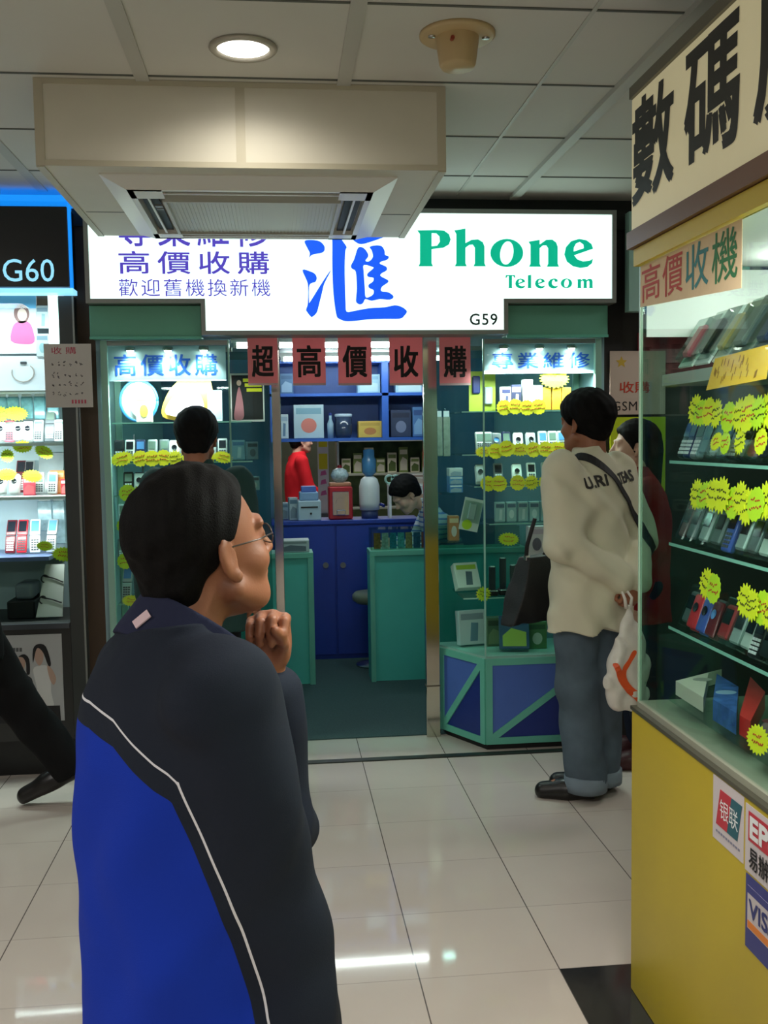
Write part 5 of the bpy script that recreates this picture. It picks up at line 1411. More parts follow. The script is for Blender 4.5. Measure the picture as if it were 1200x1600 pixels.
crow('upper shelf', ZC1, 1.088, [(1064, 695, 'bar', 'black'), (1075, 695, 'bar', 'navy'), (1087, 695, 'bar', 'grey'), (1098, 695, 'pouch', 'grey'), (1115, 695, 'pouch', 'silver'), (1131, 695, 'pouch', 'white'), (1147, 695, 'bar', 'black'), (1160, 695, 'pouch', 'silver'), (1175, 695, 'pouch', 'pink'), (1192, 695, 'pouch', 'navy'), (1210, 695, 'pouch', 'silver')], 'phones on the upper shelf of the yellow cabinet')
crow('middle shelf', ZC2, 1.088, [(1056, 820, 'pouch', 'maroon'), (1078, 822, 'pouch', 'grey'), (1097, 826, 'pouch', 'silver'), (1116, 830, 'pouch', 'grey'), (1136, 835, 'bar', 'blue'), (1155, 838, 'pouch', 'silver'), (1174, 842, 'pouch', 'grey'), (1193, 846, 'pouch', 'white'), (1212, 850, 'pouch', 'silver')], 'phones on the middle shelf of the yellow cabinet')
crow('lower shelf', ZC3, 1.088, [(1071, 955, 'pouch', 'grey'), (1084, 965, 'flip', 'red'), (1098, 972, 'flip', 'blue'), (1112, 980, 'flip', 'maroon'), (1127, 988, 'pouch', 'red'), (1146, 1000, 'pouch', 'silver'), (1163, 1010, 'pouch', 'white'), (1179, 1018, 'bar', 'black'), (1194, 1026, 'pouch', 'black'), (1212, 1036, 'pouch', 'maroon')], 'phones on the lower shelf of the yellow cabinet')
G1 = 'tags in the yellow cabinet'
ctags('top', 1.058, [(1086, 640, 'star', 1.0), (1097, 645, 'burst', 0.95), (1109, 643, 'round', 0.9), (1122, 646, 'star', 0.9), (1138, 652, 'round', 0.95), (1156, 648, 'star', 1.0), (1170, 646, 'round', 1.1), (1187, 645, 'star', 1.0), (1200, 640, 'star', 1.05), (1216, 641, 'round', 1.0)], G1)
ctags('upper', 1.056, [(1119, 690, 'burst', 0.6), (1134, 692, 'round', 0.7), (1158, 690, 'star', 0.75), (1192, 690, 'round', 0.75)], G1)
ctags('middle', 1.058, [(1088, 772, 'star', 1.0), (1101, 774, 'burst', 0.95), (1116, 773, 'star', 1.05), (1130, 774, 'star', 1.15), (1145, 786, 'round', 1.0), (1157, 778, 'star', 1.0), (1169, 792, 'star', 1.1), (1184, 788, 'round', 1.0), (1197, 782, 'star', 1.1), (1214, 796, 'star', 1.0)], G1)
ctags('lower', 1.056, [(1104, 912, 'star', 1.0), (1116, 920, 'round', 0.95), (1166, 938, 'star', 1.0), (1178, 946, 'star', 0.95), (1191, 950, 'round', 1.0), (1204, 958, 'star', 1.0)], G1)
ctags('deck', 1.0, [(1184, 1156, 'burst', 0.9)], G1)
# packs on the sloping rack
for i, (px, w, h, cc) in enumerate(((1071, 0.085, 0.16, (176, 196, 190)), (1096, 0.085, 0.17, (196, 204, 206)), (1125, 0.08, 0.17, (226, 220, 206)), (1152, 0.11, 0.18, (150, 150, 144)), (1188, 0.10, 0.18, (120, 124, 140)), (1224, 0.085, 0.18, (220, 214, 226)))):
    y = min(atx(px, 540, 1.075).y, 2.57)
    o = thing('blister_pack', '%s blister pack, %s from far end on the sloping rack of the yellow cabinet' % (('pale green', 'pale grey', 'cream', 'dark grey', 'slate blue', 'lilac')[i], ORD[i]), 'packaging', (1.075, y, ZRK + 0.018), 'packs on the sloping rack')
    mt = Matrix.Rotation(RZ, 4, 'Z') @ Matrix.Rotation(math.radians(-33), 4, 'X')
    MB().box(-w / 2, w / 2, -0.003, 0.003, 0, h, mtx=mt).build('card', mat('pack card %d' % i, cc, 0.3), o, world=False)
    MB().box(-w * 0.24, w * 0.24, -0.022, -0.003, h * 0.15, h * 0.75, bev=0.006, mtx=mt).build('handset', phmat(('pink', 'black', 'gold', 'grey', 'navy', 'silver')[i]), o, world=False)
    MB().box(-w * 0.42, w * 0.42, -0.026, -0.003, h * 0.06, h * 0.86, bev=0.004, mtx=mt).build('clear_bubble', MATS['clear sleeve'], o, world=False)
o = thing('paper_strip', 'orange-yellow hand-lettered paper strip below the sloping rack of the yellow cabinet', 'notice', (1.01, 2.1, 1.68))
pa, pb = atx(1104, 600, 1.015), atx(1196, 598, 1.015)
mp = plane((1.015, pa.y, pa.z - 0.015), (0, -1, 0), (0.20, 0, 0.98))
L = pa.y - pb.y
MB().prism([(0, 0), (L, 0.01), (L * 0.97, 0.085), (L * 0.05, 0.075)], 0, 0.001, 0, mp).build('sheet', mat('orange yellow paper', (222, 170, 50), 0.6), o)
b = MB(); rnd = random.Random(9)
for i in range(26):
    x = L * rnd.uniform(0.08, 0.9); q = rnd.uniform(0.012, 0.06)
    b.add([mp(x, q, 0.0015), mp(x + 0.004, q, 0.0015), mp(x + 0.006, q + 0.016, 0.0015), mp(x + 0.002, q + 0.016, 0.0015)], [(0, 1, 2, 3)])
b.build('brown_marks', mat('brown marks', (150, 100, 30), 0.7), o)
# flat boxes on the deck
def flat_box(name, label, corners, z0, h, m, art_m=None):
    cs = [V((c[0], c[1])) for c in corners]
    c = sum(cs, V((0, 0))) / 4
    cs = [c + (q - c) * 0.76 for q in cs]
    o = thing(name, label, 'box', (c.x, c.y, z0), 'boxes on the deck of the yellow cabinet')
    b = MB(); pts = [tuple(q) for q in cs]
    ar = sum(pts[i][0] * pts[(i + 1) % 4][1] - pts[(i + 1) % 4][0] * pts[i][1] for i in range(4))
    if ar < 0: pts = pts[::-1]
    b.prism(pts, z0, z0 + h).build('carton', m, o)
    if art_m is not None:
        MB().prism([(c.x + 0.026 * math.cos(a), c.y + 0.018 * math.sin(a)) for a in (2 * math.pi * i / 20 for i in range(20))], z0 + h, z0 + h + 0.0008).build('printed_picture', art_m, o)
    return o
def dk(px, py, z=0.93):
    d_ = _f * FPX + _r * (px - 600) + _u * (800 - py)
    q = V((0, 0, CAM_H)) + d_ * ((z - CAM_H) / d_.z)
    return (max(q.x, 1.002), min(q.y, 2.62))
DZ = 0.893
flat_box('phone_box', 'white phone box with a grey swirl lying at the far corner of the deck', [dk(1002, 1066), dk(1049, 1102), dk(1110, 1048), dk(1092, 1018)], DZ, 0.037, mat('warm white carton', (200, 196, 180), 0.5), mat('grey swirl print', (150, 150, 140), 0.5))
flat_box('phone_box', 'glossy blue phone pack lying next to the white box on the deck', [dk(1056, 1094, 0.95), dk(1098, 1124, 0.95), dk(1160, 1066, 0.95), dk(1116, 1040, 0.95)], DZ, 0.05, mat('blue foil pack', (60, 96, 160), 0.2, noise=0.35, nscale=30), mat('pale blue foil', (140, 170, 200), 0.2))
flat_box('phone_box', 'bright red box lying in the middle of the deck', [dk(1102, 1126, 0.94), dk(1124, 1140, 0.94), dk(1202, 1076, 0.94), dk(1172, 1046, 0.94)], DZ, 0.045, mat('red carton', (190, 44, 40), 0.4))
flat_box('phone_box', 'grey and maroon slim box on the deck by the red box', [dk(1136, 1152, 0.92), dk(1154, 1164, 0.92), dk(1240, 1112, 0.92), dk(1228, 1096, 0.92)], DZ, 0.03, mat('grey maroon carton', (110, 90, 88), 0.4), mat('maroon print', (96, 50, 50), 0.4))
flat_box('phone_box', 'silver grey flat box at the near side of the deck', [dk(1152, 1164, 0.915), dk(1180, 1184, 0.915), dk(1262, 1130, 0.915), dk(1240, 1112, 0.915)], DZ, 0.025, mat('silver carton', (150, 152, 150), 0.35))

# paper sign on the cabinet glass
u = V((0, -1, 0))
PA, PB_, PC, PD = atx(1001, 480, XG - 0.004), atx(1159, 450, XG - 0.004), atx(1159, 328, XG - 0.004), atx(1001, 386, XG - 0.004)
o = thing('paper_sign', 'cream paper strip with red and green brush characters taped on the yellow cabinet glass', 'sign', (XG - 0.004, (PA.y + PB_.y) / 2, 1.89))
za, zb, zc, zd = 1.905, 1.880, 2.028, 2.05
Lp = PA.y - PB_.y
y0p = min(PA.y, YE - 0.01)
mp = plane((XG - 0.004, y0p, 0), (0, -1, 0))
MB().prism([(0, PA.z), (Lp, PB_.z), (Lp, 2.028), (0, 2.028)], 0, 0.001, 0, mp).build('sheet', mat('cream brushed paper', (226, 200, 160), 0.7, noise=0.04), o)
for i, (ch, c3, nm) in enumerate((('高', (190, 66, 50), 'red'), ('價', (176, 60, 50), 'red'), ('收', (60, 130, 130), 'teal'), ('機', (50, 120, 70), 'green'))):
    b = MB()
    text(b, ch, mp, Lp * (0.02 + 0.245 * i), PA.z + 0.008 - 0.006 * i, Lp * (0.235 + 0.245 * i), 2.022, 0.0015, bold=0.006)
    b.build('brush_character', mat('brush ' + nm, c3, 0.6), o)
# cream sign above the cabinet
o = thing('shop_sign', 'long cream sign board with big black characters above the yellow cabinet', 'sign', (1.1, 1.6, 2.12))
zs0, zs1, ye = 2.122, 2.475, 2.665
MB().box(XC, 1.40, 0.25, ye, zs0, zs1, bev=0.003).build('board', mat('cream acrylic', (216, 208, 172), 0.4, noise=0.03, emit=0.2, ecol=(255, 240, 190)), o)  # weak glow added to the acrylic to brighten the unlit board
MB().box(XC - 0.006, 1.40, 0.25, ye + 0.003, zs1, zs1 + 0.03).build('top_trim', mat('dull metal trim', (120, 116, 104), 0.4, 0.6), o)
MB().box(XC - 0.012, 1.38, 0.25, ye + 0.004, zs0 - 0.045, zs0).build('lower_trim', mat('brown metal trim', (126, 92, 74), 0.35, 0.4), o)
mp = plane((XC - 0.0005, 0, 0), (0, -1, 0))
b = MB()
for i, ch in enumerate('數碼廣場'):
    y1 = 2.655 - 0.345 * i
    text(b, ch, mp, -y1, 2.185, -(y1 - 0.285), 2.455, 0.001, bold=0.022)
b.build('black_lettering', mat('black sign letters', (30, 30, 32), 0.4), o)
# payment stickers on the yellow base
mp = plane((XC - 0.0005, 0, 0), (0, -1, 0))
def sticker(label, y1, y0, z0, z1, base):
    s = thing('payment_sticker', label, 'sticker', (XC, (y0 + y1) / 2, z0), 'card stickers on the yellow base')
    MB().box(XC - 0.0012, XC - 0.0002, y0, y1, z0, z1).build('backing', base, s)
    return s
SW = mat('sticker white', (206, 196, 196), 0.4)
s = sticker('white sticker with a slanted red and teal card mark, farthest on the yellow base', 2.118, 1.968, 0.662, 0.808, SW)
def sl(a, b_, c_, d_): return [(-2.10 + a, 0.70 + b_) for a, b_ in (a, b_, c_, d_)]
W1 = 0.0012
MB().prism(sl((0.0, 0.0), (0.055, 0.0), (0.075, 0.085), (0.02, 0.085)), W1, W1 + 0.0005, 0, mp).build('red_block', mat('card red', (190, 44, 60), 0.4), s)
MB().prism(sl((0.055, 0.0), (0.105, 0.0), (0.125, 0.085), (0.075, 0.085)), W1, W1 + 0.0005, 0, mp).build('teal_block', mat('card teal', (30, 92, 104), 0.4), s)
b = MB(); text(b, '银联', mp, -2.10 + 0.02, 0.72, -2.10 + 0.108, 0.765, W1 + 0.001); b.build('white_lettering', WHITE, s)
b = MB()
for i in range(10): b.prism([(-2.10 + 0.012 * i, 0.682), (-2.10 + 0.012 * i + 0.008, 0.682), (-2.10 + 0.012 * i + 0.008, 0.687), (-2.10 + 0.012 * i, 0.687)], W1, W1 + 0.0005, 0, mp)
b.build('small_print', mat('small print', (130, 130, 150), 0.5), s)
s = sticker('white sticker with a red block and black characters beside the slanted card mark', 1.960, 1.79, 0.655, 0.800, SW)
MB().prism([(-1.945, 0.725), (-1.815, 0.725), (-1.815, 0.788), (-1.945, 0.788)], W1, W1 + 0.0005, 0, mp).build('red_block', mat('card red', (190, 44, 60), 0.4), s)
b = MB(); text(b, 'EPS', mp, -1.938, 0.732, -1.822, 0.781, W1 + 0.001, bold=0.05); b.build('white_lettering', WHITE, s)
b = MB(); text(b, '易辦事', mp, -1.94, 0.668, -1.815, 0.715, W1 + 0.001, bold=0.01); b.build('black_lettering', INK, s)
s = sticker('blue bordered sticker with white field and orange band below the red block sticker', 1.955, 1.79, 0.49, 0.650, mat('card navy', (50, 56, 130), 0.4))
MB().prism([(-1.945, 0.535), (-1.80, 0.535), (-1.80, 0.628), (-1.945, 0.628)], W1, W1 + 0.0004, 0, mp).build('white_field', SW, s)
MB().prism([(-1.945, 0.612), (-1.80, 0.612), (-1.80, 0.628), (-1.945, 0.628)], W1 + 0.0004, W1 + 0.0008, 0, mp).build('blue_band', mat('card navy', (50, 56, 130), 0.4), s)
MB().prism([(-1.943, 0.537), (-1.802, 0.537), (-1.802, 0.553), (-1.943, 0.553)], W1 + 0.0004, W1 + 0.0008, 0, mp).build('orange_band', mat('card orange', (230, 130, 40), 0.4), s)
b = MB(); text(b, 'VISA', mp, -1.938, 0.562, -1.812, 0.602, W1 + 0.001, bold=0.03); b.build('blue_lettering', mat('card letter blue', (40, 50, 120), 0.4), s)
# ------------------------------------------------------------------ figures: smooth bodies from blended volumes
def _ss(a, b, k):
    h = np.clip(0.5 + 0.5 * (b - a) / k, 0, 1)
    return b + (a - b) * h - k * h * (1 - h)

class Vol:
    """Smoothly blended volumes; negative inside."""
    def __init__(self): self.ops = []
    def add(self, f, k=0.02): self.ops.append((0, f, k)); return self
    def sub(self, f, k=0.01): self.ops.append((1, f, k)); return self
    def cut(self, f, k=0.004): self.ops.append((2, f, k)); return self
    def __call__(self, P):
        d = None
        for op, f, k in self.ops:
            e = f(P)
            if d is None: d = e
            elif op == 0: d = _ss(d, e, k)
            elif op == 1: d = -_ss(-d, e, k)
            else: d = -_ss(-d, -e, k)
        return d

def A3(*v): return np.array(v, float)
def seg(a, b, r1, r2=None):
    a, b = A3(*a), A3(*b); r2 = r1 if r2 is None else r2
    ba = b - a; L = float(ba @ ba)
    def f(P):
        h = np.clip((P - a) @ ba / L, 0, 1)
        return np.linalg.norm(P - a - h[:, None] * ba, axis=1) - (r1 + (r2 - r1) * h)
    return f
def ell(c, r, R=None):
    c, r = A3(*c), A3(*r)
    def f(P):
        q = P - c
        if R is not None: q = q @ R
        k0 = np.linalg.norm(q / r, axis=1); k1 = np.linalg.norm(q / (r * r), axis=1)
        return k0 * (k0 - 1) / np.maximum(k1, 1e-6)
    return f
def loft(secs):
    """Stack of ellipses (z, cx, cy, rx, ry) joined smoothly; closed ends."""
    s = np.array(secs, float); s = s[np.argsort(s[:, 0])]
    zz = np.linspace(s[0, 0], s[-1, 0], 80)
    def cub(c):
        y = np.interp(zz, s[:, 0], s[:, c])
        for _ in range(3): y[1:-1] = 0.25 * y[:-2] + 0.5 * y[1:-1] + 0.25 * y[2:]
        return y
    C = [cub(c) for c in range(1, 5)]
    def f(P):
        z = P[:, 2]
        cx, cy, rx, ry = (np.interp(z, zz, c) for c in C)
        q = np.sqrt(((P[:, 0] - cx) / rx) ** 2 + ((P[:, 1] - cy) / ry) ** 2)
        return np.maximum((q - 1) * np.minimum(rx, ry), np.maximum(s[0, 0] - z, z - s[-1, 0]))
    return f
def half(n, p):
    n = A3(*n); n = n / np.linalg.norm(n); p = A3(*p)
    return lambda P: (P - p) @ n
def wr(f, amp, freq, seed=0):
    """Cloth folds: a sum of slanted waves on a volume."""
    rs = np.random.RandomState(seed)
    W_ = [(rs.normal(size=3) * A3(1, 1, 0.75) * freq, rs.uniform(0, 6.3)) for _ in range(6)]
    return lambda P: f(P) + amp * sum(np.sin(P @ w + p + 1.5 * np.sin(P @ w[::-1] * 0.5)) for w, p in W_) / 2.5
def rot3(yaw=0, pitch=0, roll=0):
    """Columns: the frame's right, front, up. yaw turns to the left, pitch tips back, roll tips to the right."""
    return np.array(Matrix.Rotation(yaw, 3, 'Z') @ Matrix.Rotation(pitch, 3, 'X') @ Matrix.Rotation(roll, 3, 'Y'))
def inframe(f, c, R, s=1.0):
    c = A3(*c)
    return lambda P: f(((P - c) @ R) / s) * s

def net(f, lo, hi, h):
    """Surface net of a volume over a box, worked out in blocks near the surface only."""
    lo, hi = A3(*lo), A3(*hi)
    B = 8
    nb = np.ceil((hi - lo) / (h * B)).astype(int)
    n = nb * B
    cc = np.stack(np.meshgrid(*[np.arange(k) for k in nb], indexing='ij'), -1).reshape(-1, 3)
    cen = lo + (cc * B + (B - 1) / 2) * h
    d = f(cen)
    D = np.repeat(np.repeat(np.repeat(d.reshape(nb), B, 0), B, 1), B, 2).astype(np.float32)
    act = cc[np.abs(d) < h * B * 1.6]
    off = np.stack(np.meshgrid(*[np.arange(B)] * 3, indexing='ij'), -1).reshape(-1, 3)
    for i in range(0, len(act), 400):
        a = act[i:i + 400]
        ix = (a[:, None, :] * B + off[None]).reshape(-1, 3)
        D[ix[:, 0], ix[:, 1], ix[:, 2]] = f(lo + ix * h)
    D[0], D[-1] = 1, 1; D[:, 0], D[:, -1] = 1, 1; D[:, :, 0], D[:, :, -1] = 1, 1
    Sg = D < 0
    c8 = [Sg[i:n[0] - 1 + i, j:n[1] - 1 + j, k:n[2] - 1 + k] for i in (0, 1) for j in (0, 1) for k in (0, 1)]
    s8 = sum(c.astype(np.int8) for c in c8)
    cells = np.argwhere((s8 > 0) & (s8 < 8))
    idx = np.full(n - 1, -1, np.int64)
    idx[cells[:, 0], cells[:, 1], cells[:, 2]] = np.arange(len(cells))
    acc = np.zeros((len(cells), 3)); cnt = np.zeros(len(cells))
    for ax in range(3):
        for u in (0, 1):
            for v in (0, 1):
                o0 = [0, 0, 0]; o0[(ax + 1) % 3] = u; o0[(ax + 2) % 3] = v
                o1 = list(o0); o1[ax] = 1
                p0 = cells + o0; p1 = cells + o1
                a = D[p0[:, 0], p0[:, 1], p0[:, 2]]; b = D[p1[:, 0], p1[:, 1], p1[:, 2]]
                m = (a < 0) != (b < 0)
                t = np.where(m, a / np.where(m, a - b, 1), 0)
                acc += np.where(m[:, None], np.array(o0) + t[:, None] * (np.array(o1) - np.array(o0)), 0)
                cnt += m
    verts = lo + (cells + acc / cnt[:, None]) * h
    quads = []
    for ax in range(3):
        a = Sg[tuple(slice(0, -1) if i == ax else slice(None) for i in range(3))]
        b = Sg[tuple(slice(1, None) if i == ax else slice(None) for i in range(3))]
        e = np.argwhere(a != b)
        u, v = (ax + 1) % 3, (ax + 2) % 3
        e = e[(e[:, u] > 0) & (e[:, v] > 0)]
        fl = a[e[:, 0], e[:, 1], e[:, 2]]
        du = np.zeros(3, int); du[u] = 1; dv = np.zeros(3, int); dv[v] = 1
        g = lambda q: idx[q[:, 0], q[:, 1], q[:, 2]]
        Q = np.stack([g(e - du - dv), g(e - dv), g(e), g(e - du)], 1)
        Q[~fl] = Q[~fl][:, ::-1]
        quads.append(Q)
    Q = np.concatenate(quads)
    return verts, Q[(Q >= 0).all(1)]

def vol_mesh(name, f, lo, hi, h, m, parent, attrs=None, label=None):
    v, q = net(f, lo, hi, h)
    me = bpy.data.meshes.new(name)
    me.vertices.add(len(v)); me.vertices.foreach_set('co', v.astype(np.float32).ravel())
    me.loops.add(len(q) * 4); me.loops.foreach_set('vertex_index', q.astype(np.int32).ravel())
    me.polygons.add(len(q))
    me.polygons.foreach_set('loop_start', np.arange(0, len(q) * 4, 4, dtype=np.int32))
    me.polygons.foreach_set('loop_total', np.full(len(q), 4, np.int32))
    me.polygons.foreach_set('use_smooth', np.ones(len(q), bool))
    me.update(calc_edges=True); me.validate()
    for mm in (m if isinstance(m, (list, tuple)) else [m]): me.materials.append(mm)
    for k, g in (attrs or {}).items():
        at_ = me.attributes.new(k, 'FLOAT', 'POINT')
        at_.data.foreach_set('value', g(v).astype(np.float32))
    o = bpy.data.objects.new(name, me)
    COL.objects.link(o)
    if parent is not None: o.parent = parent
    if label: o['label'] = label
    return o

# ---- anatomy in a head frame: x right, y front, z up, origin between the ears; adult size
def head_ops(vol, c, R, s=1.0, k=0.012):
    a = lambda f, kk=k: vol.add(inframe(f, c, R, s), kk * s)
    b = lambda f, kk=0.008: vol.sub(inframe(f, c, R, s), kk * s)
    a(ell((0, -0.014, 0.040), (0.074, 0.094, 0.082)), 0.03)
    a(ell((0, 0.034, -0.025), (0.060, 0.062, 0.082)), 0.03)
    a(ell((0, 0.050, -0.082), (0.042, 0.042, 0.032)), 0.028)
    for sx in (-1, 1):
        a(ell((sx * 0.040, 0.058, -0.028), (0.024, 0.026, 0.024)), 0.02)          # cheekbones
        a(seg((sx * 0.056, 0.010, -0.060), (sx * 0.028, 0.064, -0.092), 0.018, 0.016), 0.02)  # jaw line
        b(ell((sx * 0.032, 0.098, 0.008), (0.017, 0.012, 0.011)), 0.010)           # eye hollows
        a(ell((sx * 0.031, 0.080, 0.006), (0.0125, 0.0125, 0.012)), 0.003)         # eyeballs in their lids
        a(seg((sx * 0.014, 0.092, 0.026), (sx * 0.046, 0.078, 0.026), 0.009, 0.007), 0.010)   # brow
    a(seg((0, 0.090, 0.016), (0, 0.112, -0.026), 0.007, 0.011), 0.008)             # nose
    for sx in (-1, 1): a(ell((sx * 0.010, 0.100, -0.032), (0.008, 0.010, 0.007)), 0.006)
    a(ell((0, 0.090, -0.060), (0.023, 0.011, 0.006)), 0.006)                       # lips
    a(ell((0, 0.088, -0.071), (0.019, 0.011, 0.007)), 0.006)
    b(seg((-0.02, 0.104, -0.0655), (0.02, 0.104, -0.0655), 0.0022), 0.004)
    a(ell((0, 0.082, -0.098), (0.020, 0.014, 0.014)), 0.014)                       # chin
    for sx in (-1, 1):                                                             # ears
        Re = rot3(sx * 0.45, 0.18, 0)
        a(ell((sx * 0.080, -0.006, -0.004), (0.007, 0.020, 0.034), Re), 0.006)
        b(ell((sx * 0.090, 0.000, 0.002), (0.008, 0.011, 0.020), Re), 0.005)
        a(ell((sx * 0.079, 0.004, -0.034), (0.007, 0.010, 0.011)), 0.006)

def hair_vol(c, R, s=1.0, back=-0.075, front=0.080, thick=0.014, side=0.0, bald=0.0, full=0.0):
    """Short hair: a cap over the skull, cut at hairline, sideburn and nape."""
    v = Vol()
    v.add(ell((0, -0.016, 0.042), (0.074 + thick + full, 0.095 + thick + full, 0.083 + thick)), 0.02)
    v.add(ell((0, -0.062, -0.020), (0.058 + thick * 0.6, 0.040 + thick * 0.6, 0.066)), 0.02)
    cut = Vol()
    cut.add(half((0, -0.78, 0.62), (0, front, 0.072)), 0.01)       # keep behind the line brow-to-temple
    g = Vol()
    g.add(lambda P: np.maximum(P @ A3(0, 0.80, -0.60) - (front * 0.80 - 0.072 * 0.60), -P[:, 2] - 1), 0.01)
    v.cut(lambda P: P @ A3(0, 0.80, -0.60) - (front * 0.80 - 0.070 * 0.60), 0.012)
    v.cut(lambda P: np.maximum(back - P[:, 2], -1), 0.01)
    v.cut(lambda P: np.minimum(0.045 + side - P[:, 2] + 0 * P[:, 0], -(0.012 - P[:, 1])) if False else np.minimum(0.02 + side - P[:, 2], P[:, 1] - 0.012), 0.008)
    for sx in (-1, 1):
        v.sub(ell((sx * 0.088, 0.0, -0.012), (0.026, 0.022, 0.034)), 0.006)
    rs = np.random.RandomState(4)
    W_ = [(rs.normal(size=3) * 150, rs.uniform(0, 6)) for _ in range(5)]
    base = lambda P: v(P) + 0.0014 * sum(np.sin(P @ w + p) for w, p in W_) / 2
    return inframe(base, c, R, s)

def hand_ops(vol, wrist, R, s=1.0, curl=(0.5, 0.7, 0.5), left=False, thumb=(0.55, 0.5), spread=0.05, k=0.006):
    """Frame: z along the fingers, y out of the palm, x towards the thumb (right hand seen from its back)."""
    a = lambda f, kk=k: vol.add(inframe(f, wrist, R, s), kk * s)
    a(seg((0, 0, -0.03), (0, 0, 0.01), 0.026, 0.026), 0.02)
    a(ell((0.002, 0.0, 0.050), (0.040, 0.016, 0.052)), 0.014)
    a(ell((0.022, 0.008, 0.030), (0.018, 0.016, 0.030)), 0.012)
    for i, (bx, bz, L, r) in enumerate(((0.030, 0.088, 0.074, 0.0092), (0.010, 0.092, 0.083, 0.0095), (-0.010, 0.089, 0.077, 0.0090), (-0.028, 0.080, 0.060, 0.0080))):
        cu = curl[i] if isinstance(curl[0], (tuple, list)) else curl
        p = A3(bx, 0.0, bz); ang = 0.0; sp = (1.5 - i) * spread
        q0 = A3(bx * 0.85, 0, bz - 0.03)
        a(seg(q0, p, r * 1.1, r * 1.1), 0.008)
        for j, (fr_, rr) in enumerate(((0.46, 1.0), (0.30, 0.92), (0.24, 0.84))):
            ang += cu[j]
            d = A3(math.sin(sp) * math.cos(ang), math.sin(ang), math.cos(ang) * math.cos(sp))
            e = p + d * L * fr_
            a(seg(p, e, r * (1.06 if j else 1.1) * rr + 0.0004, r * rr * 0.95), 0.0025)
            p = e
    d1 = A3(math.sin(thumb[0]), math.sin(thumb[1]) * 0.8, math.cos(thumb[0])); d1 /= np.linalg.norm(d1)
    p0 = A3(0.020, 0.006, 0.018); p1 = p0 + d1 * 0.042
    d2 = d1 + A3(-0.35, 0.25, 0.2); d2 /= np.linalg.norm(d2); p2 = p1 + d2 * 0.032
    d3 = d2 + A3(-0.3, 0.2, 0.1); d3 /= np.linalg.norm(d3); p3 = p2 + d3 * 0.026
    a(seg(p0, p1, 0.015, 0.0115), 0.01); a(seg(p1, p2, 0.0115, 0.010), 0.003); a(seg(p2, p3, 0.010, 0.0085), 0.003)

def frame_from(zdir, ydir, flip=False):
    """Rotation with columns x, y, z: z along zdir, y near ydir; flip mirrors x for a left hand."""
    z = A3(*zdir); z /= np.linalg.norm(z)
    y = A3(*ydir); y = y - z * (y @ z); y /= np.linalg.norm(y)
    x = np.cross(y, z)
    return np.stack([-x if flip else x, y, z], 1)

SKIN = mat('warm skin', (154, 98, 70), 0.5, noise=0.06, nscale=14, bump=0.05, bscale=300)
SKINP = mat('pale skin', (214, 172, 150), 0.5, noise=0.05, nscale=14)
HAIR = mat('black hair', (11, 10, 10), 0.7, noise=0.3, nscale=90, bump=0.25, bscale=420, spec=0.15)
def cloth(name, c, rough=0.85, n=0.06, bs=500): return mat(name, c, rough, noise=n, nscale=6, bump=0.12, bscale=bs, spec=0.2)

def shoe_ops(vol, heel, toe, up=(0, 0, 1), w=0.042, h=0.05):
    heel, toe, up = A3(*heel), A3(*toe), A3(*up)
    d = (toe - heel); L = np.linalg.norm(d); d = d / L
    vol.add(seg(heel + up * 0.045 + d * 0.04, heel + up * 0.04 + d * (L * 0.55), 0.042, 0.044), 0.03)
    vol.add(seg(heel + up * 0.035 + d * (L * 0.5), toe + up * 0.028 - d * 0.04, 0.046, 0.040), 0.03)
    vol.add(seg(heel + up * 0.06 + d * 0.045, heel + up * 0.095 + d * 0.055, 0.045, 0.044), 0.02)
    vol.cut(half(-up, heel + up * 0.002), 0.004)
# ------------------------------------------------------------------ man in the blue and charcoal jacket, nearest the camera
def person_root(label, loc, az):
    return thing('person', label, 'person', loc, None, (0, 0, -math.radians(az)))

FM_Y = 1.60
AZ = 58
ca, sa = math.cos(math.radians(AZ)), math.sin(math.radians(AZ))
hp = at(318, 858, FM_Y)
RX, RY = hp.x - sa * 0.085, FM_Y - ca * 0.085
def fl(px, py, y):
    """Where a pixel at depth y lies in this man's own frame (x his right, y his front)."""
    p = at(px, py, y)
    dx, dy = p.x - RX, p.y - RY
    return A3(dx * ca - dy * sa, dx * sa + dy * ca, p.z)
r = person_root('man in blue and charcoal piped jacket, hand on chin, looking up at the lit sign', (RX, RY, 0), AZ)
# stature about 1.55 m
HC = A3(0.0, 0.085, hp.z)
HR = rot3(math.radians(2), math.radians(11), math.radians(2))
HS = 1.04
shR, shL = A3(0.150, 0.022, 1.20), A3(-0.125, 0.03, 1.195)
elR = fl(420, 1440, 1.50)
wrR = fl(485, 1680, 1.47)
wrL = fl(418, 1036, 1.71)
elL = fl(430, 1290, 1.76)
body = Vol()
body.add(loft([(0.70, 0, 0, 0.14, 0.10), (0.85, 0, 0.005, 0.145, 0.11), (1.0, 0, 0.01, 0.13, 0.105), (1.12, 0, 0.0, 0.13, 0.10), (1.20, 0, 0.0, 0.10, 0.07), (1.25, 0, 0.01, 0.06, 0.055)]), 0.03)
body.add(seg((0, 0.0, 1.17), HC + HR @ A3(0, -0.03, -0.06), 0.060, 0.058), 0.03)
head_ops(body, HC, HR, HS)
for s_, e_, w_ in ((shR, elR, wrR), (shL, elL, wrL)):
    body.add(seg(s_, e_, 0.045, 0.038), 0.03); body.add(seg(e_, w_, 0.038, 0.026), 0.015)
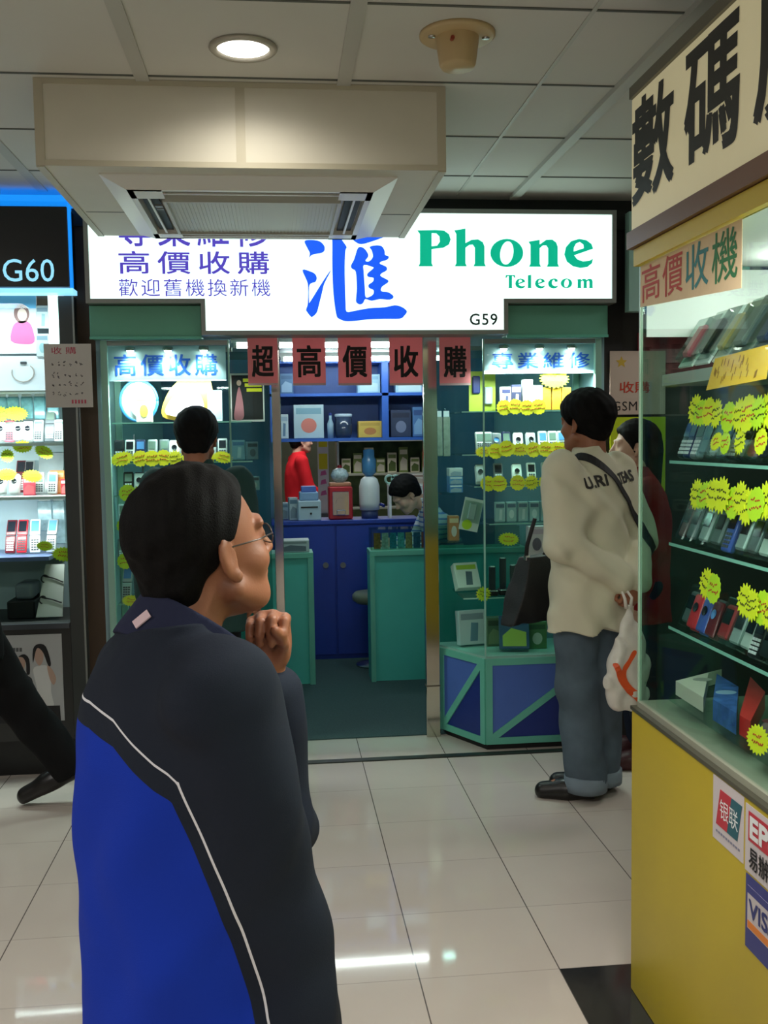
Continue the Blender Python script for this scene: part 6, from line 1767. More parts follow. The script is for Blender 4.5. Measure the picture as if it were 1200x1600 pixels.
for sx in (-1, 1):
    body.add(seg((sx * 0.085, 0, 0.78), (sx * 0.09, 0.01, 0.43), 0.075, 0.052), 0.03)
    body.add(seg((sx * 0.09, 0.01, 0.43), (sx * 0.095, -0.01, 0.08), 0.050, 0.036), 0.02)
    body.add(seg((sx * 0.095, -0.01, 0.05), (sx * 0.11, 0.13, 0.04), 0.03, 0.03), 0.02)
# left hand folded under the chin, right hand loose
hl = HC + HR @ A3(-0.008, 0.068, -0.155)
Rl = frame_from((0.25, -0.12, 1.0), (0.75, -0.55, -0.1), True)
hand_ops(body, wrL, Rl, 0.98, ((1.25, 1.2, 0.7), (1.3, 1.25, 0.7), (1.35, 1.25, 0.7), (1.4, 1.2, 0.7)), True, (0.25, 0.9), 0.02)
Rr = frame_from((-0.15, 0.55, -0.85), (-1, -0.1, 0.1))
hand_ops(body, wrR, Rr, 0.98, (0.35, 0.45, 0.3))
vol_mesh('body', body, (-0.36, -0.2, 0.0), (0.38, 0.42, 1.58), 0.0042, SKIN, r)
# hair with thinning front
vol_mesh('hair', hair_vol(HC, HR, HS, back=-0.078, front=0.048, thick=0.012, side=-0.012, full=0.001), HC - 0.17, HC + 0.17, 0.0035, HAIR, r)
# jacket
tor = loft([(0.60, 0.0, 0.03, 0.185, 0.150), (0.70, 0, 0.03, 0.19, 0.155), (0.85, 0, 0.03, 0.187, 0.152), (1.0, 0, 0.025, 0.185, 0.148), (1.10, 0, 0.018, 0.178, 0.138), (1.18, 0, 0.012, 0.162, 0.115), (1.235, 0, 0.01, 0.13, 0.095), (1.27, 0, 0.02, 0.098, 0.088), (1.295, 0, 0.028, 0.086, 0.085)])
slv = Vol().add(seg(shR, elR, 0.095, 0.084), 0.03).add(seg(elR, wrR, 0.084, 0.066), 0.03)
slL = Vol().add(seg(shL, elL, 0.078, 0.070), 0.03).add(seg(elL, wrL + (elL - wrL) * 0.17, 0.070, 0.054), 0.03)
jac = Vol().add(tor, 0.03).add(slv, 0.035).add(slL, 0.035)
Lc = HC + HR @ A3(0, -0.03, -0.10)
nax = (HC + HR @ A3(0, -0.03, -0.06)) - A3(0, 0.0, 1.17)
jac.sub(seg((0, 0.05, 1.265), (0, 0.13, 1.40), 0.072, 0.085), 0.01)
jw = wr(jac, 0.005, 24, 3)
def on_jacket(px, py):
    p0, p1 = fl(px, py, 1.0), fl(px, py, 2.0)
    d = (p1 - p0) / np.linalg.norm(p1 - p0)
    p = p0[None]
    for _ in range(80): p = p + d * (jw(p) * 0.7)[:, None]
    return p[0]
# the chest-and-back seam: its height along the man's left-to-right-front axis
SX = A3(0.53, 0.85, 0)
YP = [on_jacket(*q) for q in ((140, 1097), (158, 1112), (177, 1126), (207, 1164), (240, 1195), (262, 1210), (279, 1226))]
YS = sorted((float(p @ SX), float(p[2])) for p in YP)
def yoke(P):
    return P[:, 2] - np.interp(P @ SX, [q[0] for q in YS], [q[1] for q in YS])
# the seam down the back of the right sleeve lies in one plane
PA_, PB2 = on_jacket(279, 1228), on_jacket(418, 1590)
SN = np.cross(PB2 - PA_, A3(0.75, -0.66, 0)); SN /= np.linalg.norm(SN)
if SN @ SX < 0: SN = -SN
def seam_d(P):
    sag = 0.012 * np.sin(np.clip((PA_[2] - P[:, 2]) / (PA_[2] - PB2[2]), 0, 1) * math.pi)
    return (P - PA_) @ SN - sag
def outer(P):
    return (P[:, 0] * 0.75 - P[:, 1] * 0.66) > 0.0
def pipe_attr(P):
    y, sd, o_ = yoke(P), seam_d(P), outer(P)
    lsl = slL(P) < tor(P) - 0.004
    below = np.where(o_ & (y < 0.003), sd, 1.0)
    above = np.where(o_ & (sd > 0.003), 1.0, y)
    return np.where(lsl, 1.0, np.where(np.abs(below) < np.abs(above), below, above))
def blue_attr(P):
    t_ = tor(P)
    side = np.where(outer(P), -seam_d(P) - 0.020, 0.05)
    return np.minimum(np.minimum(-yoke(P) - 0.036, side), slL(P) - t_ - 0.002)
def jacket_mat():
    m = cloth('charcoal and blue jacket cloth', (33, 39, 51))
    nt = m.node_tree
    b = nt.nodes['Principled BSDF']
    src = b.inputs['Base Color'].links[0].from_socket
    def attr(n):
        q = nt.nodes.new('ShaderNodeAttribute'); q.attribute_name = n; return q.outputs['Fac']
    def mth(op, x, y):
        q = nt.nodes.new('ShaderNodeMath'); q.operation = op
        for i, w in enumerate((x, y)):
            if isinstance(w, (int, float)): q.inputs[i].default_value = w
            elif w is not None: nt.links.new(w, q.inputs[i])
        return q.outputs[0]
    def mix(fac, a_, c):
        q = nt.nodes.new('ShaderNodeMix'); q.data_type = 'RGBA'
        nt.links.new(fac, q.inputs['Factor']); nt.links.new(a_, q.inputs['A']); q.inputs['B'].default_value = lin(c)
        return q.outputs['Result']
    c1 = mix(mth('GREATER_THAN', attr('blue_panel'), 0.0), src, (20, 54, 172))
    c2 = mix(mth('LESS_THAN', mth('ABSOLUTE', attr('piping'), None), 0.0019), c1, (226, 226, 230))
    nt.links.new(c2, b.inputs['Base Color'])
    return m
jk = vol_mesh('jacket', jw, (-0.36, -0.24, 0.60), (0.40, 0.36, 1.34), 0.0045, jacket_mat(), r, {'piping': pipe_attr, 'blue_panel': blue_attr})
# stand-up collar
col = Vol()
cb, ctp = A3(0, 0.030, 1.238), A3(0, 0.070, 1.290)
def collar_f(P, ro=0.104, th=0.010):
    ax = ctp - cb; L = np.linalg.norm(ax); ax = ax / L
    h = (P - cb) @ ax
    q = P - cb - h[:, None] * ax
    rad = np.sqrt((q[:, 0] / 1.0) ** 2 + (q @ np.cross(A3(1, 0, 0), ax)) ** 2 / 0.9 ** 2)
    top = L + 0 * h
    return np.maximum(np.abs(rad - (ro - 0.10 * np.clip(h, 0, 1))) - th, np.maximum(-0.012 - h, h - top)) * 0.9
col.add(collar_f)
vol_mesh('collar', col, (-0.14, -0.14, 1.10), (0.14, 0.18, 1.37), 0.0035, cloth('charcoal collar', (38, 42, 66)), jk)
pl0, pl1 = fl(222, 968, 1.2), fl(222, 968, 1.9)
dl = (pl1 - pl0) / np.linalg.norm(pl1 - pl0)
pl = pl0[None]
for _ in range(60): pl = pl + dl * (np.minimum(jw(pl), col(pl)) - 0.0015)[:, None] * 0.6
jc = lambda P: np.minimum(jw(P), col(P))
nl = np.array([float((jc(pl + A3(*e)) - jc(pl - A3(*e)))[0]) for e in ((0.004, 0, 0), (0, 0.004, 0), (0, 0, 0.004))]); nl /= np.linalg.norm(nl)
LR = frame_from(A3(0, 0, 1) - nl * nl[2], nl)
lab_ = lambda x, y, z: tuple(pl[0] + LR @ A3(x, y, z))
c_, s_ = math.cos(0.6), math.sin(0.6)
MB().prism([(x * c_ - z * s_, x * s_ + z * c_) for x, z in ((-0.009, -0.014), (0.009, -0.014), (0.009, 0.014), (-0.009, 0.014))], 0.0, 0.0022, 0, lambda u, v, w: lab_(u, w, v)).build('collar_label', mat('pink white label', (220, 190, 196), 0.6), jk, world=False)
# trousers and shoes
tr = Vol()
tr.add(loft([(0.58, 0, 0.02, 0.15, 0.115), (0.70, 0, 0.025, 0.155, 0.12), (0.78, 0, 0.025, 0.145, 0.112)]), 0.03)
for sx in (-1, 1):
    tr.add(seg((sx * 0.075, 0.02, 0.66), (sx * 0.095, 0.01, 0.42), 0.085, 0.078), 0.03)
    tr.add(seg((sx * 0.095, 0.01, 0.42), (sx * 0.10, -0.01, 0.06), 0.078, 0.066), 0.02)
tr.cut(lambda P: 0.045 - P[:, 2])
vol_mesh('trousers', wr(tr, 0.004, 24, 5), (-0.24, -0.2, 0.02), (0.24, 0.2, 0.86), 0.008, cloth('dark trousers', (36, 38, 44)), r)
for sx in (-1, 1):
    sh = Vol(); shoe_ops(sh, (sx * 0.10, -0.075, 0.0), (sx * 0.12, 0.19, 0.0))
    vol_mesh('shoe', sh, (sx * 0.11 - 0.08, -0.14, -0.01), (sx * 0.11 + 0.08, 0.22, 0.17), 0.006, mat('black leather', (22, 20, 20), 0.35), r)
# glasses
g = MB()
def hpnt(x, y, z): return tuple(HC + HR @ A3(x, y, z))
for sx in (-1, 1):
    g.tube([hpnt(sx * 0.031 + 0.023 * math.cos(a_), 0.104 - 0.006 * abs(math.cos(a_)), 0.002 + 0.016 * math.sin(a_)) for a_ in np.linspace(0, 2 * math.pi, 25)], 0.0012, 6)
    g.tube([hpnt(sx * 0.055, 0.098, 0.006), hpnt(sx * 0.074, 0.06, 0.008), hpnt(sx * 0.083, 0.0, 0.012), hpnt(sx * 0.082, -0.012, 0.0)], 0.0013, 6)
g.tube([hpnt(-0.009, 0.105, 0.006), hpnt(0, 0.108, 0.008), hpnt(0.009, 0.105, 0.006)], 0.0012, 6)
go = g.build('glasses', mat('spectacle frame', (90, 80, 76), 0.3, 0.6), r, world=False)
for sx in (-1, 1):
    MB().add([hpnt(sx * 0.031 + 0.022 * math.cos(a_), 0.103 - 0.005 * abs(math.cos(a_)), 0.002 + 0.015 * math.sin(a_)) for a_ in np.linspace(0, 2 * math.pi, 25)[:-1]], [list(range(24))]).build('lens', GLASS, go, world=False)
# ------------------------------------------------------------------ other people
def grad(f, P, e=0.002):
    return np.stack([f(P + A3(*d)) - f(P - A3(*d)) for d in ((e, 0, 0), (0, e, 0), (0, 0, e))], 1) / (2 * e)
def snap(f, P, off=0.0, n=8):
    P = np.array(P, float)
    for _ in range(n):
        g_ = grad(f, P); L = np.maximum(np.linalg.norm(g_, axis=1), 1e-3)
        P = P - ((f(P) - off) / L ** 2)[:, None] * g_ * 0.9
    return P
def trace(f, P, d, off=0.002, n=40):
    P = np.array(P, float); d = A3(*d)
    for _ in range(n): P = P + d * (f(P) - off)[:, None] * 0.7
    return P
def ribbon(f, pts, w, th, off):
    """Flat strap lying on a volume."""
    P = snap(f, pts, off)
    for _ in range(2):
        P[1:-1] = 0.25 * P[:-2] + 0.5 * P[1:-1] + 0.25 * P[2:]
        d_ = f(P); g_ = grad(f, P); P = P + np.maximum(off - d_, 0)[:, None] * g_
    N = grad(f, P); N /= np.linalg.norm(N, axis=1)[:, None]
    T = np.gradient(P, axis=0); T /= np.linalg.norm(T, axis=1)[:, None]
    Sd = np.cross(N, T); Sd /= np.linalg.norm(Sd, axis=1)[:, None]
    vs, fs = [], []
    for p, n_, s_ in zip(P, N, Sd):
        vs += [p - s_ * w / 2, p + s_ * w / 2, p + s_ * w / 2 + n_ * th, p - s_ * w / 2 + n_ * th]
    k = len(P)
    for i in range(k - 1):
        for j in range(4):
            fs.append((4 * i + j, 4 * i + (j + 1) % 4, 4 * i + 4 + (j + 1) % 4, 4 * i + 4 + j))
    fs += [(3, 2, 1, 0), tuple(4 * (k - 1) + j for j in range(4))]
    return vs, fs

def figure(label, loc, az, s=1.0, head=(0, 0, 0), hoff=(0, 0, 0), arms=None, legs=None, top=None, top_m=None, slv_r=(0.072, 0.062, 0.052), slv_cut=0.0,
           trou_m=None, trou_r=(0.085, 0.072, 0.066), shoe_m=None, skin=None, hair=None, h=0.007, curls=((0.4, 0.5, 0.3), (0.4, 0.5, 0.3)), hands=None, lean=0.0, folds=0.004, seed=1, hair_m=None, torso_w=1.0, hips=None, drop=0.0):
    """A clothed standing figure; joints given for a stature of 1.70 m."""
    r = person_root(label, loc, az)
    sc = lambda p: A3(*p) * s
    lean_ = lambda p: A3(p[0], p[1] + lean * max(p[2] - 0.95, 0), p[2])
    A = {'sh': ((0.178, -0.005, 1.375), (-0.178, -0.005, 1.375)), 'el': ((0.23, -0.02, 1.09), (-0.23, -0.02, 1.09)), 'wr': ((0.24, 0.06, 0.85), (-0.24, 0.06, 0.85))}
    A.update(arms or {})
    Lg = {'hip': ((0.09, 0, 0.90), (-0.09, 0, 0.90)), 'kn': ((0.10, 0.015, 0.48), (-0.10, 0.015, 0.48)), 'an': ((0.105, -0.02, 0.085), (-0.105, -0.02, 0.085)), 'toe': ((0.13, 0.19, 0.0), (-0.13, 0.19, 0.0))}
    Lg.update(legs or {})
    dz = A3(0, 0, drop)
    HC = sc(lean_((0, 0.03, 1.572))) + A3(*hoff) * s - dz
    HR = rot3(*[math.radians(q) for q in head])
    nb = sc(lean_((0, -0.015, 1.40))) - dz
    b = Vol()
    w = torso_w
    secs = [(0.80, 0, 0, 0.15, 0.10), (0.95, 0, 0, 0.155, 0.105), (1.08, 0, 0.005, 0.135, 0.095), (1.25, 0, 0, 0.15, 0.10), (1.36, 0, 0.0, 0.115, 0.07), (1.43, 0, -0.004, 0.055, 0.05)]
    b.add(loft([(z * s - drop, x * s, (y + lean * max(z - 0.95, 0)) * s, rx * s * w * 0.9, ry * s * 0.92) for z, x, y, rx, ry in secs]), 0.03)
    b.add(seg(nb, HC + HR @ A3(0, -0.03, -0.06) * s, 0.056 * s, 0.054 * s), 0.03)
    head_ops(b, HC, HR, s)
    arms_ = []
    for i in (0, 1):
        S_, E_, W_ = sc(A['sh'][i]), sc(A['el'][i]), sc(A['wr'][i])
        S_ = A3(*lean_(S_ / s)) * s
        S_, E_, W_ = S_ - dz, E_ - dz, W_ - dz
        b.add(seg(S_, E_, 0.040 * s, 0.036 * s), 0.02); b.add(seg(E_, W_, 0.037 * s, 0.025 * s), 0.015)
        if hands and hands[i] is not None: zd, yd = hands[i]
        else: zd, yd = W_ - E_ + A3(0, 0.02, -0.05), ((-1, 0.2, 0) if i == 0 else (1, 0.2, 0))
        hand_ops(b, W_, frame_from(zd, yd, i == 1), 0.98 * s, curls[i])
        arms_.append((S_, E_, W_))
        hp_, kn, an, toe = (sc(Lg[k][i]) for k in ('hip', 'kn', 'an', 'toe'))
        b.add(seg(hp_, kn, 0.072 * s, 0.050 * s), 0.03); b.add(seg(kn, an, 0.048 * s, 0.034 * s), 0.02)
        b.add(seg(an - A3(0, 0, 0.03), an * 0.4 + toe * 0.6 + A3(0, 0, 0.02), 0.028 * s, 0.024 * s), 0.02)
    allp = np.array([p for a_ in arms_ for p in a_] + [HC] + [sc(Lg[k][i]) for k in Lg for i in (0, 1)])
    lo, hi = allp.min(0) - 0.22, allp.max(0) + 0.22
    lo[2] = min(lo[2], 0) if lo[2] > -0.3 else lo[2]
    lo[2] = max(lo[2], -0.02)
    vol_mesh('body', b, lo, hi, h, skin or SKINP, r)
    if hair is not None:
        vol_mesh('hair', hair(HC, HR, s) if callable(hair) else hair_vol(HC, HR, s, **hair), HC - 0.24, HC + 0.2, h * 0.7, hair_m or HAIR, r)
    jv = Vol()
    jv.add(loft([(z * s - drop, x * s, (y + lean * max(z - 0.95, 0)) * s, rx * s * w, ry * s) for z, x, y, rx, ry in top]), 0.03)
    for i, (S_, E_, W_) in enumerate(arms_):
        jv.add(seg(S_, E_, slv_r[0] * s, slv_r[1] * s), 0.035)
        jv.add(seg(E_, E_ + (W_ - E_) * (1 - slv_cut), slv_r[1] * s, slv_r[2] * s), 0.02)
    jw_ = wr(jv, folds, 26, seed) if folds else jv
    jo = vol_mesh('jacket', jw_, lo, hi, h, top_m, r)
    tv = Vol()
    tv.add(loft([(z * s - drop, 0, 0, rx * s, ry * s) for z, rx, ry in (hips or ((0.78, 0.165, 0.115), (0.90, 0.172, 0.122), (1.0, 0.16, 0.112)))]), 0.03)
    for i in (0, 1):
        hp_, kn, an = (sc(Lg[k][i]) for k in ('hip', 'kn', 'an'))
        tv.add(seg(hp_, kn, trou_r[0] * s, trou_r[1] * s), 0.03); tv.add(seg(kn, an, trou_r[1] * s, trou_r[2] * s), 0.02)
        ax = (an - kn) / np.linalg.norm(an - kn)
        tv.cut((lambda an=an, kn=kn, ax=ax: (lambda P: np.where(np.linalg.norm(P - an, axis=1) < 0.16, (P - an) @ ax - 0.035 * s, -1.0)))())
    vol_mesh('trousers', wr(tv, 0.005, 24, seed + 3), lo, hi, h, trou_m, r)
    for i in (0, 1):
        an, toe = sc(Lg['an'][i]), sc(Lg['toe'][i])
        d = toe - A3(an[0], an[1], 0) if toe[2] < 0.02 and an[2] < 0.12 else None
        if d is not None:
            d[2] = 0; L = np.linalg.norm(d); d /= L
            heel = A3(an[0], an[1], 0) - d * 0.06
            up = A3(0, 0, 1)
        else:
            foot = toe - an; fd = foot / np.linalg.norm(foot)
            sh = A3(*((an - sc(Lg['kn'][i]))))
            up = -sh / np.linalg.norm(sh)
            up = up - fd * (up @ fd); up /= np.linalg.norm(up)
            heel = an - up * 0.085 - fd * 0.06
            d0 = toe - heel; fd = d0 / np.linalg.norm(d0)
            up = up - fd * (up @ fd); up /= np.linalg.norm(up)
        sv = Vol(); shoe_ops(sv, heel, toe, up)
        c = (heel + toe) / 2
        vol_mesh('shoe', sv, c - 0.22, c + 0.24, h * 0.8, shoe_m or mat('black leather', (22, 20, 20), 0.35), r)
    return r, jo, jw_, HC, HR, arms_

# ---- man in the beige jacket
BX, BY, BAZ = fx(922, 4.12, 1000), 4.12, -28
BE = cloth('beige cotton jacket', (214, 208, 184), 0.9, 0.05)
hair_b = lambda c, R, s: hair_vol(c, R, s, back=-0.085, front=0.085, thick=0.021, side=-0.03, full=0.010)
bs = 1.035
r, jo, jf, HC, HR, arms_ = figure('man in a beige jacket seen from behind, carrying bags at the right kiosk window', (BX, BY, 0), BAZ, bs, (10, -4, 0), (0, 0, 0),
    arms={'sh': ((0.158, -0.005, 1.375), (-0.158, -0.005, 1.375)), 'el': ((0.168, -0.11, 1.09), (-0.212, -0.06, 1.09)), 'wr': ((0.05, -0.205, 0.945), (-0.03, -0.190, 0.955))},
    legs={'hip': ((0.078, 0, 0.90), (-0.072, 0, 0.90)), 'kn': ((0.085, 0.01, 0.48), (-0.045, 0.03, 0.48)), 'an': ((0.095, 0.03, 0.085), (-0.025, 0.0, 0.085)), 'toe': ((-0.045, 0.20, 0.0), (-0.175, 0.15, 0.0))},
    top=[(0.73, -0.015, 0, 0.192, 0.165), (0.80, -0.01, 0, 0.192, 0.162), (0.95, 0, -0.005, 0.188, 0.155), (1.1, 0, -0.012, 0.188, 0.15), (1.25, 0, -0.015, 0.19, 0.14), (1.34, 0, -0.012, 0.172, 0.115), (1.40, 0, -0.005, 0.112, 0.09), (1.45, 0, 0.005, 0.075, 0.07), (1.475, 0, 0.01, 0.068, 0.066)],
    top_m=BE, slv_r=(0.078, 0.072, 0.056), trou_m=cloth('blue grey jeans', (86, 100, 112), 0.85, 0.25), trou_r=(0.098, 0.088, 0.084), hair=hair_b, h=0.0065, seed=7, folds=0.011, skin=SKIN,
    hands=((( -0.55, -0.15, -1), (0.3, 1, 0.1)), ((0.5, -0.2, -0.8), (0.2, 1, 0.1))), curls=((0.9, 1.0, 0.6), (0.8, 0.9, 0.6)))
# rolled cuffs of the jeans
for i, an in enumerate(((0.095, 0.03, 0.085), (-0.025, 0.0, 0.085))):
    an = A3(*an) * bs
    MB().lathe([(0.079, 0.005), (0.092, 0.0), (0.094, 0.03), (0.093, 0.062), (0.086, 0.07), (0.080, 0.06)], (an[0], an[1] - 0.0, an[2] - 0.045), 28).build('trouser_cuff', cloth('pale turned denim', (128, 142, 154), 0.85, 0.15), r, world=False)
# lettering across the shoulders
mpl = lambda u, v, w: (u, -0.4, v)
for word, bx in (('U.RI', (-0.150, 1.326, -0.040, 1.372)), ('TEAS', (0.040, 1.316, 0.150, 1.362))):
    LT = MB()
    text(LT, word, mpl, *bx, 0, bold=0.035)
    P = trace(jf, np.array([(v[0], v[1], v[2] * bs + 0.02 * v[0] / 0.16) for v in LT.v]), (0, 1, 0), 0.003)
    LT.v = [tuple(p) for p in P]
    LT.build('back_lettering', mat('washed black print', (48, 46, 44), 0.8), jo, world=False)
# shoulder bag and its strap
tb = thing('shoulder_bag', 'black shoulder bag hanging at the side of the man in the beige jacket', 'bag', (BX, BY, 0), None, (0, 0, -math.radians(BAZ)))
STR = mat('black webbing', (24, 24, 26), 0.7)
way = [(-0.17, 0.17, 1.06), (-0.165, 0.15, 1.18), (-0.14, 0.13, 1.30), (-0.11, 0.08, 1.40), (-0.095, 0.01, 1.45), (-0.075, -0.07, 1.44), (-0.02, -0.13, 1.37), (0.06, -0.17, 1.27), (0.13, -0.17, 1.17), (0.17, -0.14, 1.07), (0.20, -0.08, 1.0)]
wp = []
for i in range(len(way) - 1):
    for t_ in np.linspace(0, 1, 6)[:-1]: wp.append(A3(*way[i]) * (1 - t_) + A3(*way[i + 1]) * t_)
wp = np.array(wp + [A3(*way[-1])]) * A3(1, 1, bs)
vs, fs = ribbon(jf, wp, 0.034, 0.004, 0.004)
MB().add(vs, fs).build('strap', STR, tb, world=False)
bq = Vol().add(lambda P: np.maximum(np.maximum(np.abs(P[:, 1] - 0.245) - 0.045 + 0.02 * ((P[:, 2] - 0.90) / 0.15) ** 2, np.abs(P[:, 0] + 0.095 + 0.15 * (0.90 - P[:, 2])) - 0.10 - 0.18 * (0.90 - P[:, 2])), np.abs(P[:, 2] - 0.90) - 0.135) - 0.012)
vol_mesh('bag_body', wr(bq, 0.004, 22, 2), (-0.33, 0.15, 0.72), (0.0, 0.34, 1.08), 0.006, mat('black nylon', (20, 21, 24), 0.6, noise=0.1, bump=0.2, bscale=200), tb)
MB().tube([(-0.155, 0.235, 1.035), (-0.165, 0.215, 1.10), (-0.165, 0.165, 1.22)], 0.009, 8).build('strap_end', STR, tb, world=False)
MB().tube([(-0.04, 0.245, 1.04), (-0.02, 0.225, 1.09), (0.02, 0.18, 1.10)], 0.009, 8).build('strap_end', STR, tb, world=False)
MB().box(-0.167, -0.143, 0.218, 0.24, 1.03, 1.055, bev=0.003).build('buckle', STEEL, tb, world=False)
# plastic carrier bag in his hand
W_ = arms_[0][2]
pbx, pby, pbz = W_[0] - 0.115, W_[1] - 0.06, W_[2] - 0.09
tp = thing('plastic_bag', 'white plastic carrier bag with an orange figure mark hanging from his clasped hands', 'bag', (BX, BY, 0), None, (0, 0, -math.radians(BAZ)))
pb = loft([(pbz - 0.42, pbx, pby, 0.085, 0.045), (pbz - 0.40, pbx, pby, 0.105, 0.055), (pbz - 0.25, pbx, pby, 0.108, 0.05), (pbz - 0.16, pbx, pby, 0.085, 0.04), (pbz - 0.08, pbx, pby, 0.045, 0.025), (pbz - 0.02, pbx, pby, 0.018, 0.014), (pbz + 0.01, pbx, pby, 0.015, 0.012)])
pbw = wr(pb, 0.006, 34, 11)
PLAST = mat('milky plastic film', (226, 216, 208), 0.3, noise=0.05, nscale=20, bump=0.1, bscale=60)
vol_mesh('bag_body', pbw, (pbx - 0.13, pby - 0.09, pbz - 0.46), (pbx + 0.13, pby + 0.09, pbz + 0.02), 0.005, PLAST, tp)
LG = [([(0.62, 0.98), (0.70, 1.0), (0.72, 0.93), (0.50, 0.72), (0.42, 0.62), (0.44, 0.45), (0.62, 0.26), (0.74, 0.22), (0.80, 0.05), (0.70, 0.0), (0.56, 0.10), (0.34, 0.30), (0.20, 0.55), (0.16, 0.76), (0.22, 0.80), (0.30, 0.66), (0.36, 0.74), (0.50, 0.84)], 1)]
q_ = smooth_poly(LG[0][0], 3)
vs, fs = outline([q_])
P = trace(pbw, np.array([(pbx + (v.x - 0.5) * 0.19 - 0.042, pby - 0.2, pbz - 0.385 + v.y * 0.21) for v in vs]), (0, 1, 0), 0.0035)
MB().add([tuple(p) for p in P], fs).build('orange_mark', mat('orange print', (236, 90, 40), 0.4), tp, world=False)
vs, fs = outline([ring(0, 0, 0.006, 0.014)])
P = trace(pbw, np.array([(pbx + 0.03 + v.x, pby - 0.2, pbz - 0.13 + v.y) for v in vs]), (0, 1, 0), 0.004)
MB().add([tuple(p) for p in P], fs).build('red_mark', PINKI, tp, world=False)
for sx in (-1, 1):
    MB().tube([(pbx + 0.012 * sx, pby, pbz - 0.01), (pbx + 0.02 * sx, pby + 0.0, pbz + 0.03), (pbx + 0.015 * sx, pby + 0.02, pbz + 0.055)], [0.008, 0.006, 0.005], 8).build('handle', PLAST, tp, world=False)

# ---- customer at the left window, seen from behind
hair_c = lambda c, R, s: hair_vol(c, R, s, back=-0.07, front=0.085, thick=0.017, side=0.0, full=0.006)
JT = [(0.72, 0, 0, 0.20, 0.15), (0.95, 0, 0, 0.195, 0.14), (1.1, 0, -0.005, 0.195, 0.14), (1.25, 0, -0.01, 0.20, 0.135), (1.34, 0, -0.01, 0.18, 0.11), (1.40, 0, -0.005, 0.115, 0.085), (1.45, 0, 0.005, 0.074, 0.07), (1.475, 0, 0.01, 0.066, 0.064)]
wz = fz(633, 4.48, 305)
figure('man with short black hair seen from behind at the left kiosk window', (fx(306, 4.48), 4.50, 0), 4, wz / 1.715, (0, -2, 0), top=JT, top_m=cloth('dark green jacket', (36, 62, 60)), trou_m=cloth('black trousers', (26, 26, 30)), hair=hair_c, h=0.008, seed=12, skin=SKIN)

# ---- girl in red by the lime poster, facing the kiosk side
def hair_long(c, R, s):
    v = Vol()
    v.add(inframe(hair_vol((0, 0, 0), np.eye(3), 1.0, back=-0.13, front=0.082, thick=0.016, side=-0.09, full=0.004), c, R, s), 0.02)
    v.add(inframe(seg((0, -0.075, -0.02), (0, -0.085, -0.17), 0.066, 0.052), c, R, s), 0.03)
    return v
gz = fz(652, 4.45, 990)
figure('girl in a red jacket facing left, half hidden behind the yellow cabinet', (fx(1008, 4.5), 4.56, 0), -80, gz / 1.715, (0, 2, 0), top=JT, top_m=cloth('red jacket', (150, 34, 40)), trou_m=cloth('navy trousers', (38, 42, 58)), hair=hair_long, h=0.008, seed=14, skin=SKINP, shoe_m=mat('maroon shoe', (70, 24, 30), 0.5), slv_r=(0.066, 0.058, 0.05), torso_w=0.92)

# ---- walker in black leaving at the left edge
wy = 4.28
wx = fx(-88, wy)
figure('person in black coat and trousers walking out past the black shop', (wx, wy, 0), -90, 1.02, (0, 0, 0),
    legs={'hip': ((0.085, 0, 0.90), (-0.085, 0, 0.90)), 'kn': ((0.09, -0.20, 0.49), (-0.09, 0.22, 0.52)), 'an': ((0.09, -0.42, 0.165), (-0.095, 0.30, 0.10)), 'toe': ((0.10, -0.215, 0.004), (-0.11, 0.52, 0.0))},
    arms={'el': ((0.24, 0.06, 1.10), (-0.23, -0.14, 1.10)), 'wr': ((0.23, 0.22, 0.92), (-0.22, -0.14, 0.86))},
    top=[(0.66, 0, -0.02, 0.21, 0.175), (0.75, 0, -0.015, 0.21, 0.17), (0.95, 0, -0.01, 0.205, 0.16), (1.1, 0, -0.005, 0.20, 0.155), (1.25, 0, -0.01, 0.205, 0.145), (1.34, 0, -0.01, 0.18, 0.11), (1.40, 0, -0.005, 0.115, 0.085), (1.45, 0, 0.005, 0.074, 0.07), (1.475, 0, 0.01, 0.066, 0.064)],
    top_m=cloth('black coat', (13, 12, 15)), trou_m=cloth('jet trousers', (12, 12, 14)), trou_r=(0.098, 0.086, 0.082), hair=hair_c, h=0.009, seed=21, skin=SKIN)

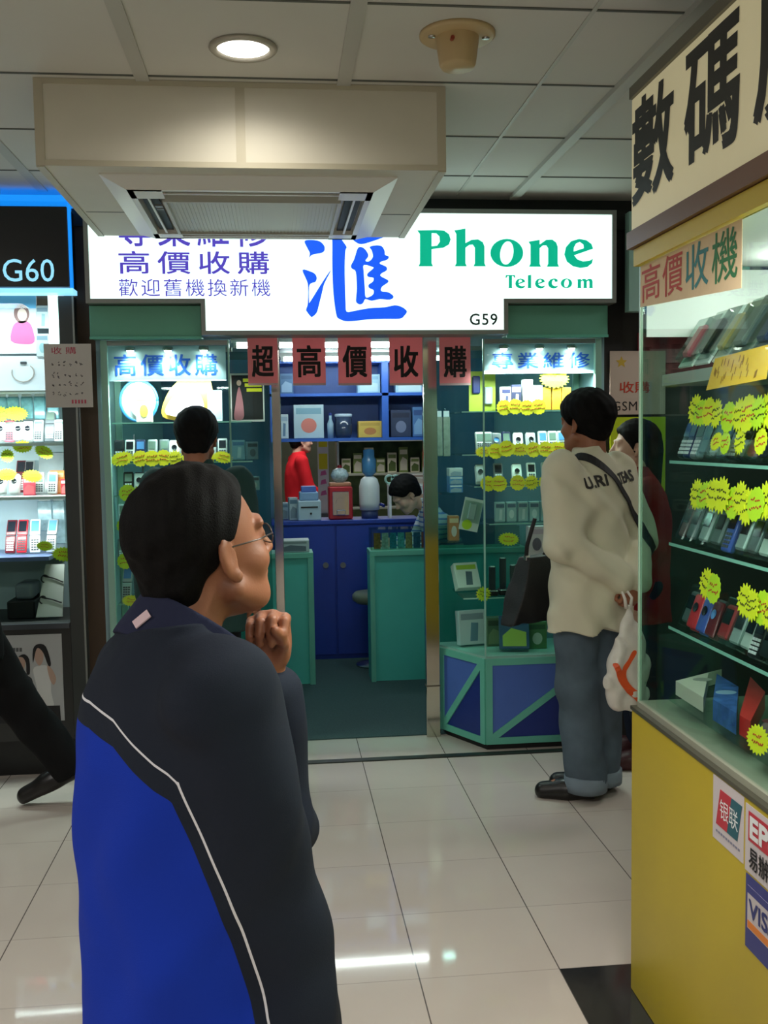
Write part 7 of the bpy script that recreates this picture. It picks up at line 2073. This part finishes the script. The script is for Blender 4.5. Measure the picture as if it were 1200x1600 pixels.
# ---- attendant bending over the counter
ax_, ay_ = fx(709, 6.79), 6.79
figure('shop attendant in a white blue-striped shirt bending over work behind the counter', (ax_, ay_, 0), -100, 0.97, (8, -42, 0), (0, 0.07, -0.07), lean=0.42, drop=0.27,
    arms={'sh': ((0.16, 0.0, 1.32), (-0.16, 0.0, 1.32)), 'el': ((0.155, 0.26, 1.10), (-0.155, 0.26, 1.10)), 'wr': ((0.07, 0.44, 1.16), (-0.07, 0.44, 1.16))},
    legs={'hip': ((0.08, 0, 0.63), (-0.08, 0, 0.63)), 'kn': ((0.09, 0.28, 0.50), (-0.09, 0.28, 0.50)), 'an': ((0.085, 0.20, 0.085), (-0.085, 0.20, 0.085)), 'toe': ((0.09, 0.38, 0.0), (-0.09, 0.38, 0.0))},
    top=[(z, x, y, rx * 0.86, ry * 0.9) for z, x, y, rx, ry in JT], top_m=cloth('white shirt', (206, 216, 222)), trou_m=cloth('grey trousers', (60, 62, 70)), hair=hair_c, h=0.008, seed=31, skin=SKINP, slv_r=(0.066, 0.056, 0.046),
    hips=((0.86, 0.13, 0.115), (0.92, 0.14, 0.12), (1.0, 0.13, 0.11)))
r_ = [o for o in COL.objects if o.get('label', '').startswith('shop attendant')][0]
jo_ = [c for c in r_.children if c.name.startswith('jacket')][0]
jo_.name = 'shirt'
m_ = jo_.data.materials[0]; nt = m_.node_tree; bs_ = nt.nodes['Principled BSDF']
tc_ = nt.nodes.new('ShaderNodeTexCoord'); wv = nt.nodes.new('ShaderNodeTexWave')
wv.inputs['Scale'].default_value = 9.0; wv.bands_direction = 'Z'
nt.links.new(tc_.outputs['Object'], wv.inputs['Vector'])
th_ = nt.nodes.new('ShaderNodeMath'); th_.operation = 'GREATER_THAN'; th_.inputs[1].default_value = 0.78
nt.links.new(wv.outputs['Fac'], th_.inputs[0])
mx_ = nt.nodes.new('ShaderNodeMix'); mx_.data_type = 'RGBA'
mx_.inputs['A'].default_value = lin((206, 216, 222)); mx_.inputs['B'].default_value = lin((90, 130, 190))
nt.links.new(th_.outputs[0], mx_.inputs['Factor']); nt.links.new(mx_.outputs['Result'], bs_.inputs['Base Color'])
# ---- passer-by in red beyond the kiosk
py_ = 9.9
figure('person in a red top and dark trousers in the passage beyond the kiosk opening', (fx(466, py_), py_, 0), 80, 0.985, (0, 0, 0), top=JT, top_m=cloth('scarlet top', (206, 34, 44)), trou_m=cloth('plum trousers', (44, 34, 48)), hair=hair_c, h=0.011, seed=41, skin=SKINP, folds=0.003,
    arms={'el': ((0.22, 0.05, 1.10), (-0.22, 0.05, 1.10)), 'wr': ((0.17, 0.25, 1.0), (-0.17, 0.25, 1.0))})
